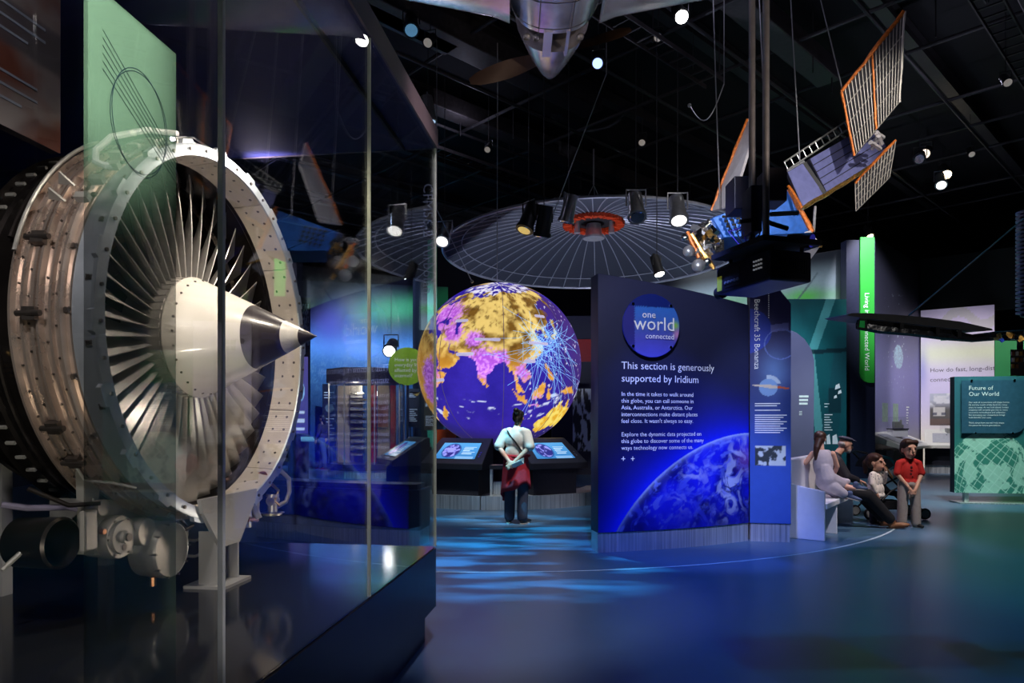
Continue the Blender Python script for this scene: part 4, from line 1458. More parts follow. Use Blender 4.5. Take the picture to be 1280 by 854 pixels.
lamp_fixture('silver spotlight hung at the dish rim near the glass case', P(556, 293, 12.2), (-2, 9, 1), (WL, 1.5), True, 1.4, 7.6)
lamp_fixture('dark lamp of the close pair hanging in front of the ribbed dish', P(661, 272, 11.0), (-1, 10, 1), None, False, 1.5, 7.6)['group'] = 'close pair of dark lamps'
lamp_fixture('dark lamp of the close pair hanging in front of the ribbed dish', P(680, 277, 11.0), (0, 12, 1), None, False, 1.5, 7.6)['group'] = 'close pair of dark lamps'
lamp_fixture('silver lamp beside the orange ring of the dish', P(711, 261, 11.3), (0, 12, 1), None, True, 1.4, 7.6)
lamp_fixture('small lit spotlight under the dish near the mural', P(821, 332, 10.8), (3, 10, 1), (WL, 24), False, 1.0, 7.6)
lamp_fixture('white glowing spotlight in front of the far blue mural', P(489, 434, 17.0), (-3, 12, .8), (WL, 24), False, 1.8, 7.6)
lamp_fixture('dim spotlight high over the engine case corner', P(514, 30, 10.0), (-1, 7, 3), ((.2, .5, .8), .3), False, 1.2, 8.2)
lamp_fixture('slim silver spotlight over the engine case corner', P(535, 137, 12.0), (-1, 12, 3), ((.5, .7, 1), .8), True, 1.4, 8.2)
for (x, y, d_, lb_) in ((803, 175, 13.0, 'small dim spotlight in the dark between the dish and the airplane nose'), (538, 50, 9.5, 'small dim spotlight in the dark beside the propeller blade'),
                        (611, 184, 14, 'small dim spotlight in the dark straight above the globe'), (1213, 190, 15, 'small dim spotlight on the dark wall near the warm lamp'),
                        (1257, 100, 11, 'small dim spotlight alone among pipes above the future sign'), (823, 44, 11, 'small dim spotlight just under the bright white one')):
    q = P(x, y, d_)
    lamp_fixture(lb_, q, q + Vector((-.3, -1, -1)), ((.9, .8, .7), .18), False, .8, 8.2)['group'] = 'small ceiling spotlights'

# ------------------------------------------------------------------ polished airplane, nose away from the viewer
m_pol = mat('polished_aluminium', (0.74, 0.72, 0.78), 0.24, 0.80, 0.30, 5.0, 0.25)
m_prop = mat('propeller_brown', L(66, 48, 34), .35, .2)
m_inner = mat('engine_bay_dark', (.012, .01, .01), .6)
ap = thing('hanging_airplane', 'polished silver light airplane hanging from the ceiling, seen from below', 'airplane', (.38, 6.0, 4.9))
SEC = []          # (Y, xc, width, z bottom, z top)
for Y, xc, w, zb, zt in ((1.2, .34, .70, 5.30, 6.10), (3.0, .35, 1.00, 5.05, 6.20), (4.6, .365, 1.06, 4.98, 6.20), (5.5, .372, .98, 4.97, 6.10), (6.0, .378, .90, 4.98, 6.02),
                         (6.35, .385, .80, 4.99, 5.94), (6.42, .386, .78, 4.995, 5.92), (6.75, .393, .62, 5.02, 5.82), (7.05, .40, .44, 5.07, 5.70), (7.30, .406, .25, 5.13, 5.55), (7.44, .41, .12, 5.18, 5.44), (7.52, .412, .02, 5.26, 5.34)):
    SEC.append((Y, xc, w, zb, zt))


def afus(secs, name, m):
    vs, n_ = [], 28
    for Y, xc, w, zb, zt in secs:
        for i in range(n_):
            a = 2 * PI * i / n_
            ca_, sa_ = math.cos(a), math.sin(a)
            ex_ = lambda t: math.copysign(abs(t) ** .8, t)
            vs.append(Vector((xc + w / 2 * ex_(ca_), Y, (zb + zt) / 2 + (zt - zb) / 2 * ex_(sa_))))
    fs = [(k * n_ + i, k * n_ + (i + 1) % n_, (k + 1) * n_ + (i + 1) % n_, (k + 1) * n_ + i) for k in range(len(secs) - 1) for i in range(n_)]
    fs += [tuple(range(n_)), tuple(range((len(secs) - 1) * n_, len(secs) * n_))]
    return MB().add(vs, fs).build(name, m, ap, True, angle=60)


afus(SEC[:5] + [(6.22, .382, .85, 4.985, 5.97)], 'fuselage', m_pol)
afus([(6.15, .386, .72, 5.09, 5.9), (6.62, .39, .60, 5.12, 5.85)], 'cowl_gap', m_inner)
cow = afus([(6.56, .388, .72, 5.00, 5.88)] + SEC[7:], 'nose_cowl', m_pol)
# bridge strip over the dark intake gap, and round ports in the gap
MB().hexa([Vector((x, Y, z)) for z in (4.975, 5.02) for x, Y in ((.29, 6.18), (.37, 6.18), (.37, 6.60), (.29, 6.60))]).build('cowl_bridge', m_pol, ap)
MB().hexa([Vector((x, Y, z)) for z in (4.985, 5.02) for x, Y in ((.50, 6.18), (.53, 6.18), (.53, 6.60), (.50, 6.60))]).build('cowl_bridge', m_pol, ap)
for x in (.14, .23, .64):
    MB().lathe([(0, .028), (.02, .036), (.04, .028)], 16, Matrix.Translation((x, 6.40, 5.06 + .3 * abs(x - .386) ** 2)) @ Matrix.Rotation(PI / 2, 4, 'Y')).build('exhaust_port', m_gear, ap, True)
for Y in (5.05, 5.75, 6.15):                     # skin joints under the belly
    s = [q for q in SEC if q[0] <= Y][-1]
    e = [q for q in SEC if q[0] > Y][0]
    t = (Y - s[0]) / (e[0] - s[0])
    xc, w, zb, zt = (s[i] + (e[i] - s[i]) * t for i in range(1, 5))
    pts = []
    for i in range(13):
        a = PI + PI * i / 12
        ex_ = lambda q: math.copysign(abs(q) ** .8, q)
        pts.append(Vector((xc + w / 2 * ex_(math.cos(a)), Y, (zb + zt) / 2 + (zt - zb) / 2 * ex_(math.sin(a)))))
    MB().tube(pts, .006, 5).build('skin_joint', m_bolt, ap)
for x in (.24, .53):
    MB().box(((x), 5.6, 4.972), (.006, 1.2, .006)).build('skin_joint', m_bolt, ap)
for sgn in (-1, 1):                              # wings
    vs, secs = [], []
    for k, (dx, le, te, z, th_) in enumerate(((.40, 6.12, 4.2, 5.02, .24), (.55, 6.05, 4.2, 5.04, .22), (1.5, 5.98, 4.35, 5.18, .18), (3.0, 5.85, 4.5, 5.42, .14), (4.8, 5.6, 4.7, 5.70, .08))):
        for i in range(16):
            a = 2 * PI * i / 16
            cx_ = (math.cos(a) + 1) / 2
            y = te + (le - te) * cx_
            prof_ = math.sin(a) * (cx_ ** .5) * (1.15 - .6 * cx_)
            vs.append(Vector((.38 + sgn * dx, y, z + th_ * .62 * prof_)))
    fs = [(k * 16 + i, k * 16 + (i + 1) % 16, (k + 1) * 16 + (i + 1) % 16, (k + 1) * 16 + i) for k in range(4) for i in range(16)]
    fs += [tuple(range(16)), tuple(range(64, 80))]
    MB().add(vs, fs).build('wing', m_pol, ap, True, angle=50)
for ang in (198, 18):                            # propeller, two blades behind the spinner
    a = math.radians(ang)
    d = Vector((math.cos(a), 0, math.sin(a)))
    c = Vector((.408, 7.25, 5.34))
    e = Vector((-d.z, 0, d.x))
    vs = []
    for i in range(9):
        t = i / 8
        w = .055 + .035 * math.sin(PI * min(1, t * 1.05)) if t < .97 else .03
        pt = c + d * (.10 + .80 * t)
        tw = math.radians(55 - 40 * t)
        q = e * math.cos(tw) + Vector((0, 1, 0)) * math.sin(tw)
        nn = d.cross(q)
        vs += [pt + q * w, pt + nn * .008, pt - q * w, pt - nn * .008]
    fs = [(4 * i + j, 4 * i + (j + 1) % 4, 4 * i + 4 + (j + 1) % 4, 4 * i + 4 + j) for i in range(8) for j in range(4)] + [(0, 1, 2, 3), (32, 33, 34, 35)]
    MB().add(vs, fs).build('propeller_blade', m_prop, ap, True)
for x, y in ((-.6, 5.0), (1.4, 5.0), (.38, 3.2)):
    MB().cyl((x, y, 5.3), (x * 1.05, y, 8.2), .006, n=6).build('suspension_wire', m_wire, ap)

# ------------------------------------------------------------------ satellite
m_cell = mat('solar_cell_lavender', L(128, 132, 188), 0.32, 0.35, 0.12)
m_cellgap = mat('solar_gap_dark', L(20, 20, 34), .5)
m_gold = mat('gold_foil', (0.80, 0.46, 0.12), 0.32, 0.9, 0.45, 30, .5)
m_orf = mat('orange_edge_foil', L(206, 110, 34), 0.4, 0.3, 0.45, 30, .4)
m_blue = mat('blue_thermal_blanket', L(44, 104, 196), 0.35, 0.3, 0.2, 12, .3)
m_foil = mat('silver_foil', (0.80, 0.78, 0.78), 0.22, 1.0, 0.35, 22, 1.0)
m_grid = mat('grid_panel_back', L(70, 70, 74), .5, .2, .35, 40)
m_gridl = mat('grid_line_pale', L(176, 170, 160), .45, .3)
m_ant = mat('antenna_panel_grey', L(196, 190, 192), .45, .1, .1)
sat = thing('satellite', 'large communications satellite with lavender solar wings and a blue body hanging in the hall', 'satellite', P(950, 290, 9.0))
SY = 9.2


def bars(quad, na, nb_, r, parent, name, m, ia=True, ib=True):
    bl, br, tl, tr = (Vector(q) for q in quad)
    b_ = MB()
    if ia:
        for i in range(na + 1):
            t = i / na
            b_.tube([bl + (br - bl) * t, tl + (tr - tl) * t], r, 4)
    if ib:
        for i in range(nb_ + 1):
            t = i / nb_
            b_.tube([bl + (tl - bl) * t, br + (tr - br) * t], r, 4)
    return b_.build(name, m, parent)


def qslab(bl, br, tl, tr, t, name, m, parent):
    return MB().slab([bl, br, tr, tl], t).build(name, m, parent)


def edge(bl, tr, r, name, m, parent):
    a, b_ = Vector(bl), Vector(tr)
    d = (b_ - a)
    k = max(3, int(d.length / .12))
    rr = random.Random(int(abs(a.x) * 1000))
    return MB().tube([a + d * i / k + Vector((rr.uniform(-1, 1), 0, rr.uniform(-1, 1))) * r * .25 for i in range(k + 1)], [r * rr.uniform(.75, 1.2) for _ in range(k + 1)], 6).build(name, m, parent)


# body: tapered blue box
bf = [P(905, 297, SY - .35), P(1015, 291, SY - .1), P(986, 236, SY - .1), P(890, 272, SY - .35)]
MB().slab(bf, .55).build('body', m_blue, sat, bevel=.01)
edge(bf[1] + Vector((0, -.01, 0)), bf[2] + Vector((0, -.01, 0)), .035, 'edge_foil', m_orf, sat)
clip = MB().box((0, 0, 0), (.05, .02, .03)).box((.02, 0, -.02), (.015, .02, .04))
cl0 = None
for r_ in range(4):
    for c_ in range(5):
        p = P(905 + c_ * 7.4 + r_ * 2.5, 271 + r_ * 6 - c_ * 2.0, SY - .375)
        if cl0 is None:
            clip.v = [v + p for v in clip.v]
            cl0 = clip.build('blanket_clip', m_chrome, sat)
            p0_ = p.copy()
        else:
            o = cl0.copy()
            C.objects.link(o)
            o.location = p - p0_
# equipment end with foil, spheres
MB().hexa([P(866, 300, SY - .45), P(905, 300, SY - .3), P(905, 300, SY + .1), P(866, 300, SY + .1), P(868, 283, SY - .45), P(893, 270, SY - .3), P(893, 270, SY + .1), P(868, 283, SY + .1)]).build('equipment_bay', m_foil, sat)
MB().hexa([P(880, 330, SY - .45), P(905, 318, SY - .3), P(905, 318, SY + .1), P(880, 330, SY + .1), P(866, 299, SY - .45), P(905, 297, SY - .3), P(905, 297, SY + .1), P(866, 299, SY + .1)]).build('equipment_bay', m_foil, sat)
fr_ = random.Random(5)
for i in range(16):
    q = P(fr_.uniform(866, 900), fr_.uniform(284, 326), SY - .42)
    MB().box(q, (fr_.uniform(.04, .13), .10, fr_.uniform(.03, .09)), Euler((fr_.uniform(0, 1), fr_.uniform(0, 1), fr_.uniform(0, 1))).to_matrix()).build('foil_box', [m_foil, m_gold, m_box, m_chrome][i % 4], sat)
for (x, y, r) in ((861, 314, .075), (873, 332, .085), (856, 297, .05), (884, 327, .05)):
    MB().ball(P(x, y, SY - .5), r, 16, 10).build('tank_sphere', m_foil if r < .06 else m_box, sat, True)
edge(P(864, 292, SY - .48), P(892, 336, SY - .48), .03, 'edge_foil', m_gold, sat)
edge(P(860, 290, SY - .46), P(873, 322, SY - .46), .025, 'edge_foil', m_orf, sat)
# main antenna panels
pa = [P(889, 263, SY - .1), P(914, 246, SY - .3), P(938, 168, SY - .5), P(934, 150, SY - .45)]
MB().slab([P(889, 264, SY), P(913, 258, SY - .35), P(938, 178, SY - .55), P(935, 148, SY - .35)], .04).build('antenna_panel', m_ant, sat)
edge(P(889, 263, SY + .0), P(934, 149, SY - .36), .022, 'edge_foil', m_orf, sat)
MB().slab([P(1004, 303, SY - .3), P(1026, 307, SY - .3), P(1013, 288, SY - .2), P(1006, 290, SY - .2)], .3).build('antenna_panel', m_ant, sat)
edge(P(1002, 304, SY - .33), P(1027, 308, SY - .33), .02, 'edge_foil', m_gold, sat)
# solar wing
def wing_quad(a, b_, c, d, Ya, Yb, name, strips):
    q = [P(*a, Ya), P(*b_, Yb), P(*c, Yb), P(*d, Ya)]        # bl br tr tl
    w = MB().slab(q, .04).build(name, m_cellgap, sat)
    bl, br, tr, tl = q
    nn = (br - bl).cross(tr - bl).normalized()
    for k in range(strips):
        t0, t1 = k / strips + .012, (k + 1) / strips - .012
        f0, f1 = .015, .985
        pt = lambda s, t: (bl + (br - bl) * s) * (1 - t) + (tl + (tr - tl) * s) * t + nn * .004
        MB().slab([pt(f0, t0), pt(f1, t0), pt(f1, t1), pt(f0, t1)], .003).build('solar_cell_strip', m_cell, w)
    return q


wing_quad((1003, 259), (1030, 243), (1003, 204), (984, 215), SY - .2, SY - .1, 'wing_panel', 1)
w2 = wing_quad((1032, 241), (1113, 191), (1092, 152), (1011, 199), SY - .1, SY + .4, 'wing_panel', 5)
edge(P(1003, 261, SY - .22), P(1098, 203, SY + .25), .03, 'edge_foil', m_gold, sat)
edge(P(984, 214, SY - .1), P(1005, 202, SY - .05), .02, 'edge_truss', m_box, sat)
MB().hexa([P(1003, 204, SY - .05), P(1009, 201, SY - .05), P(1009, 201, SY + .05), P(1003, 204, SY + .05), P(1029, 243, SY - .12), P(1033, 241, SY - .12), P(1033, 241, SY), P(1029, 243, SY)]).build('hinge_bar', m_black, sat)
tb = MB()
A_, B_ = P(985, 212, SY), P(1075, 152, SY + .3)
up_ = Vector((-.05, 0, .10))
tb.tube([A_, B_], .012, 5)
tb.tube([A_ + up_, B_ + up_], .012, 5)
for i in range(13):
    t = i / 12
    tb.tube([A_ + (B_ - A_) * t, A_ + (B_ - A_) * t + up_], .008, 4)
tb.build('deploy_truss', m_gear, sat)
edge(P(985, 232, SY - .15), P(1003, 260, SY - .25), .02, 'edge_foil', m_orf, sat)
# gridded panels at the far end
def on_plane(px, py, a, b_, c):
    n_ = (b_ - a).cross(c - a)
    o_, r_ = Vector((0, 0, H)), P(px, py, 1.0) - Vector((0, 0, H))
    return o_ + r_ * ((a - o_).dot(n_) / r_.dot(n_))


gq = [P(1068, 195, SY - .3), P(1124, 128, SY - .7), P(1052, 115, SY - .3)]     # bl br tl tr
gq.append(on_plane(1131, 14, *gq))
qslab(gq[0], gq[1], gq[2], gq[3], .025, 'grid_panel', m_grid, sat)
nn = (gq[1] - gq[0]).cross(gq[2] - gq[0]).normalized() * .006
bars([q + nn for q in gq], 18, 4, .006, sat, 'panel_grid_lines', m_gridl)
edge(gq[2], gq[3], .028, 'edge_foil', m_orf, sat)
edge(gq[0], gq[2], .018, 'edge_foil', m_orf, sat)
edge(gq[1], gq[3], .016, 'edge_foil', m_gridl, sat)
edge((gq[0] + gq[1]) / 2 + nn, (gq[2] + gq[3]) / 2 + nn, .016, 'edge_foil', m_orf, sat)
g2 = [P(1070, 264, SY + .1), P(1112, 222, SY - .2), P(1069, 229, SY + .1)]
g2.append(on_plane(1120, 175, *g2))
qslab(g2[0], g2[1], g2[2], g2[3], .025, 'grid_panel', m_grid, sat)
nn = (g2[1] - g2[0]).cross(g2[2] - g2[0]).normalized() * .006
bars([q + nn for q in g2], 12, 4, .006, sat, 'panel_grid_lines', m_gridl)
edge(g2[2], g2[3], .020, 'edge_foil', m_orf, sat)
for a, b_ in (((1098, 170), (1090, 186)), ((1096, 166), (1102, 180)), ((1088, 178), (1100, 186)), ((1092, 164), (1104, 172))):
    MB().tube([P(*a, SY - .3), P(*b_, SY - .1)], .03, 6).build('hinge_joint', m_ant, sat)
for a, y1 in ((( 1054, 116), 40), ((1000, 205), 60), ((900, 262), 70), ((960, 250), 60)):
    p = P(*a, SY - .25)
    MB().cyl(p, (p.x + (.3 if a[0] == 1054 else 0) * -1, p.y + .4, 8.0), .008, n=6).build('suspension_wire', m_wire, sat)
MB().cyl(P(1019, 258, SY), P(1017, 290, SY), .02, n=8).build('strut', m_box, sat)

# ------------------------------------------------------------------ projector on two poles
m_proj = mat('projector_black', L(34, 32, 44), .4)
m_yel = mat('yellow_sticker', L(190, 196, 60), .5)
pj = thing('projector', 'big black projector with a yellow sticker hanging from two steel poles', 'projector', (1.9, 5.3, 2.45))
pc = Vector((1.893, 5.0, 0))
pl_ = Vector((-.2, .64, 0)).normalized()
pr_ = Vector((.64, .2, 0)).normalized()
def PJ(l, r, z):
    return pc + pl_ * l + pr_ * r + Vector((0, 0, z))
MB().hexa([PJ(l, r, z) for z in (2.49, 2.72) for l, r in ((0, 0), (0, .37), (.68, .37), (.68, 0))]).build('housing', m_proj, pj, bevel=.018)
for i in range(12):                              # vent slots on the short side
    MB().hexa([PJ(-.004 - o, .10 + .02 * i, z) for z in (2.55, 2.66) for l, o in ((0, 0), (0, 0), (0, 0), (0, 0))]) if False else None
    MB().hexa([PJ(l, .10 + .02 * i + w, z) for z in (2.55, 2.66) for l, w in ((-.006, 0), (-.006, .008), (.002, .008), (.002, 0))]).build('vent_slot', m_black, pj)
MB().hexa([PJ(l, r, z) for z in (2.52, 2.64) for l, r in ((.60, -.004), (.66, -.004), (.66, .002), (.60, .002))]).build('sticker', m_yel, pj)
MB().hexa([PJ(l, r, z) for z in (2.53, 2.66) for l, r in ((.36, -.004), (.56, -.004), (.56, .002), (.36, .002))]).build('connector_plate', m_black, pj)
for i in range(4):
    for j in range(3):
        MB().box(PJ(.10 + i * .028, -.004, 2.60 + j * .03), (.012, .012, .012)).build('button', m_white, pj)
for i in range(5):
    MB().cyl(PJ(.38 + i * .04, -.002, 2.57), PJ(.38 + i * .04, -.014, 2.57), .012, n=10).build('socket', m_gear, pj)
MB().cyl(PJ(.66, .05, 2.52), PJ(.72, .05, 2.52), .05, n=16).build('lens_shroud', m_black, pj, True)
MB().hexa([PJ(l, r, z) for z in (2.76, 2.80) for l, r in ((-.05, -.10), (-.05, .42), (.6, .42), (.6, -.10))]).build('mount_plate', m_black, pj)
for l, r in ((.05, .05), (.05, .32), (.55, .05), (.55, .32)):
    MB().cyl(PJ(l, r, 2.70), PJ(l, r, 2.78), .015, n=8).build('mount_post', m_black, pj)
for (x, Y) in ((940, 5.42), (957.5, 5.20)):
    a = P(x, 300, Y)
    MB().cyl((a.x, a.y, 2.78), (a.x, a.y, 8.3), .026, n=14).build('pole', m_beam if False else m_wire, pj, True)
for (x0, y0, x1, y1, Y) in ((917, 221, 938, 262, 5.5), (958, 210, 983, 252, 5.35), (938, 232, 952, 290, 5.3)):
    a, b_ = P(x0, y1, Y), P(x1, y0, Y)
    MB().hexa([Vector((x, y, z)) for z in (a.z, b_.z) for x, y in ((a.x, Y - .02), (b_.x, Y - .02), (b_.x, Y + .22), (a.x, Y + .22))]).build('control_box', m_proj, pj, bevel=.008)
MB().cyl(P(985, 300, 5.2), P(1014, 301, 5.1), .045, .06, 18).build('second_lens', m_black, pj, True)
MB().cyl(P(1013.5, 301, 5.1), P(1016, 301, 5.09), .048, n=18).build('lens_glass', mat('lens_blue', L(60, 60, 190), .1, emit=.25), pj, True)
for k in range(5):
    pts = [PJ(.3 + .05 * k, .05 + .03 * k, 2.80), PJ(.25 + .1 * k, .1, 2.90 + .03 * k), PJ(.35, .15 + .02 * k, 3.05), PJ(.30, .22, 3.3)]
    MB().tube(pts, .007, 6).build('cable', m_black if k % 2 else mat('cable_violet', L(70, 50, 150), .4), pj, True)
for a, b_ in (((925, 277), (948, 274)), ((963, 268), (998, 266)), ((960, 278), (985, 286))):
    MB().tube([P(*a, 5.3), P(*b_, 5.3)], .018, 6).build('mount_arm', m_black, pj)

# ------------------------------------------------------------------ dark blade-shaped instrument boom at the right
bm_ = thing('instrument_boom', 'dark blade-shaped boom with black wrapped spar hanging in front of the far panels', 'instrument', P(1150, 405, 5.2))
BY = 5.2
prof = [(1058, 393.5), (1066, 391.5), (1085, 391.5), (1120, 393.5), (1160, 397), (1200, 402), (1240, 411), (1241, 413), (1225, 414), (1190, 411), (1150, 406), (1110, 401), (1080, 397.5), (1062, 395)]
MB().slab([P(x, y, BY)for x, y in prof], .0) if False else None
top_ = [P(x, y, BY - .12) for x, y in prof]
bot_ = [p + Vector((.02, .40, .03)) for p in top_]
k = len(prof)
MB().add(top_ + bot_, [tuple(range(k)), tuple(range(2 * k - 1, k - 1, -1))] + [(i, (i + 1) % k, (i + 1) % k + k, i + k) for i in range(k)]).build('blade', mat('blade_grey', L(70, 70, 72), .5), bm_)
m_wrap = mat('black_wrap_foil', (.018, .018, .02), .22, .0, .4, 18, .9)
sp_ = [P(x, y, BY) for x, y in ((1073, 405), (1100, 409), (1140, 413), (1180, 418), (1215, 423), (1245, 420), (1282, 419), (1330, 418))]
MB().tube(sp_, [.045, .05, .045, .045, .03, .035, .045, .045], 8).build('wrapped_spar', m_wrap, bm_, True)
MB().hexa([P(x, y, Y) for Y in (BY - .06, BY + .1) for x, y in ((1071, 411), (1084, 413), (1084, 398), (1074, 398))]).build('end_box', m_black, bm_)
MB().hexa([P(x, y, BY - .064) for x, y in ((1074, 409), (1081, 410), (1081, 401), (1075, 401))] + [P(x, y, BY - .06) for x, y in ((1074, 409), (1081, 410), (1081, 401), (1075, 401))]).build('green_circuit', mat('circuit_green', L(40, 170, 80), .4, emit=.1), bm_)
for x, y in ((1128, 404), (1173, 410), (1200, 414)):
    MB().hexa([P(x + dx, y + dy, Y) for Y in (BY - .1, BY + .1) for dx, dy in ((-3, 8), (2, 8), (2, -6), (-3, -6))]).build('bracket', m_black, bm_)
for i in range(7):
    q = P(1240 + i * 7, 419 + (i % 3) * 2, BY - .04)
    MB().box(q, (.04, .04, .04), Euler((i, i * 2, i * 3)).to_matrix()).build('foil_lump', m_gold if i % 2 else m_foil, bm_)
MB().hexa([P(x, y, Y) for Y in (BY - .1, BY + .2) for x, y in ((1263, 470), (1300, 470), (1300, 437), (1263, 437))]).build('electronics_box', m_black, bm_)
for i in range(10):
    MB().box(P(1266 + (i % 4) * 5, 442 + (i // 4) * 8, BY - .11), (.02, .01, .03)).build('component', [m_copper, m_gear, m_gold][i % 3], bm_)
MB().cyl(P(1275, 437, BY), P(1275, 420, BY), .02, n=8).build('neck', m_black, bm_)
MB().cyl(P(1132, 398, BY), P(1290, 265, BY + .2), .006, n=6).build('suspension_wire', m_wire, bm_)
pz = P(1290, 265, BY + .2)
MB().cyl(pz, (pz.x + 1.2, pz.y, 8.0), .006, n=6).build('suspension_wire', m_wire, bm_)
co_ = thing('ribbed_coil', 'pale ribbed vertical coil at the edge of the far panels', 'coil', P(1284, 400, 6.0))
MB().cyl(P(1284, 396, 6.0), P(1284, 262, 6.0), .05, n=14).build('core_tube', m_char, co_, True)
for i in range(26):
    y = 266 + i * 5
    MB().lathe([(-.008, .05), (-.008, .085), (.008, .085), (.008, .05)], 18, Matrix.Translation(P(1284, y, 6.0)) @ Matrix.Rotation(PI / 2, 4, 'Y')).build('coil_ring', m_ant, co_, True)
MB().cyl(P(1284, 262, 6.0), (P(1284, 262, 6.0).x, 6.0, 7.25), .01, n=6).build('suspension_rod', m_wire, co_)

# ------------------------------------------------------------------ long slack cables under the grid
for lab, a, b_, sag in (('thin slanting cable running from the ceiling down to the ribbed dish', P(758, 92, 10.5), P(690, 272, 11.4), 0.0),
                        ('slack cable looping under the pipes beside the projector poles', P(905, 105, 9.5), P(862, 132, 9.8), .35),
                        ('long slanting cable between the glass case and the dish rim', P(546, 262, 11.0), P(590, 352, 12.0), 0.0)):
    t = thing('ceiling_cable', lab, 'cable', a)
    pts = [a + (b_ - a) * i / 12 - Vector((0, 0, sag * math.sin(PI * i / 12))) for i in range(13)]
    MB().tube(pts, .008, 5).build('strand', m_wire, t, True)
    MB().tube([a, Vector((a.x, a.y, 7.6))], .006, 5).build('tail', m_wire, t)
    MB().ball(b_, .03, 8, 6).build('clamp', m_gear, t, True)
# ------------------------------------------------------------------ murals and far panels
def pquad(x0, Y0_, x1, Y1_, z0, z1):
    """vertical quad between two plan points given by pixel column and depth"""
    a = Vector(((x0 - 640) / F * Y0_, Y0_, 0))
    b_ = Vector(((x1 - 640) / F * Y1_, Y1_, 0))
    up = Vector((0, 0, 1))
    return a + up * z0, b_ + up * z0, a + up * z1, b_ + up * z1


def ZZ(py, Y):
    return H - (py - 527) / F * Y


def board(name, label, cat, q, t, m, fn=None, nu=60, nv=60, pm=None, group=None, steps=None):
    bl, br, tl, tr = (Vector(a) for a in q)
    o = thing(name, label, cat, ((bl.x + br.x) / 2, (bl.y + br.y) / 2, min(bl.z, br.z)), group=group)
    MB().slab([bl, br, tr, tl], t).build('panel', m, o)
    nn = (br - bl).cross(tr - bl).normalized() * .004
    if fn:
        picture('print', fn, quad_pt(bl + nn, br + nn, tl + nn, tr + nn), nu, nv, pm or m_print, o)
    o['_n'] = list(nn.normalized())
    return o, (lambda u, v, lift=.008: (bl * (1 - u) + br * u) * (1 - v) + (tl * (1 - u) + tr * u) * v + nn.normalized() * lift), (br - bl).normalized(), (tl - bl).normalized()


def wlines(o, at, u, v0, w, n_, dv, h, xd, yd, m=None):
    for k in range(n_):
        ww = w * (1 - .18 * ((k * 5) % 3))
        a = at(u, v0 - k * dv)
        MB().slab([a, a + xd * ww, a + xd * ww + yd * h, a + yd * h], .004).build('text_line', m or m_white, o)


# aurora mural, right of the globe
def aurora_fn(u, v):
    c = mixc(srgb(196, 226, 232), srgb(150, 168, 180), sstep(.10, .45, v))
    c = mixc(c, srgb(26, 30, 42), sstep(.55, .95, v + .18 * (u < .5) * (.5 - u)))
    q = fbm(u * 6, v * 3, 0, 4, 6)
    g = np.exp(-((v - (.40 + .10 * (q - .5) + .22 * np.clip(.45 - u, 0, 1))) ** 2) / .010)
    w = .35 + .65 * np.exp(-((u - .80) ** 2) / .006) + .75 * np.exp(-((u - .22) ** 2) / .02)
    c = mixc(c, srgb(90, 210, 60), np.clip(g * w, 0, 1) * .85)
    c = mixc(c, srgb(206, 220, 226), sstep(.55, .7, fbm(u * 16, v * 2, 0, 4, 9)) * .35 * (1 - sstep(.4, .7, v)))
    c = mixc(c, srgb(30, 34, 46), sstep(.90, 1.0, u))
    x, y = (u - .775) * 2.9, (v - .42)               # dark outline of a long truss station
    al, of = x * .62 + y * .78, x * .78 - y * .62
    c = mixc(c, srgb(96, 112, 120), ((np.abs(of) < .014 + .03 * (np.abs(al + .12) < .04)) & (np.abs(al) < .40)) * .85)
    return c


MY = 17.6
q = pquad(812, 18.2, 1057, 17.75, 0, 5.95)
q = (q[0], q[1], Vector((q[2].x, q[2].y, 5.2)), q[3])
mur, at_, xd_, yd_ = board('aurora_mural', 'pale wall mural of green aurora light above the teal photo panel', 'mural', q, .2, m_char)
bl, br, tl, tr = (Vector(a) for a in q)
picture('print', aurora_fn, lambda u, v: (bl * (1 - u) + br * u) + Vector((0, -.006, 4.0 + v * ((5.2 - 4.0) * (1 - u) + (5.95 - 4.0) * u - .02))), 200, 90, m_print, mur)

# teal photo panel
def teal_fn(u, v):
    c = mixc(srgb(10, 58, 70), srgb(24, 112, 120), fbm(u * 2, v * 4, 0, 4, 2))
    band = np.abs((u - .50) - (v - .5) * -.35 + .05)
    c = mixc(c, srgb(120, 196, 200), (band < .07) * (v < .72) * .8)
    c = mixc(c, srgb(96, 180, 186), (np.abs((u - .62) - (v - .9) * 1.1) < .08) * (v > .72) * .8)
    c = mixc(c, srgb(28, 84, 96), (np.abs((u - .78) - (v - .4) * .5) < .14) * (v < .8) * .7)
    c = mixc(c, srgb(8, 40, 52), (np.abs(v - .70 - u * .02) < .012) * .9)
    c = mixc(c, srgb(6, 30, 40), sstep(.9, 1.0, v) * .4)
    c = mixc(c, srgb(8, 40, 52), ((np.abs(u - .80) < .10) & (np.abs(v - .44) < .07)) * .7)
    return c


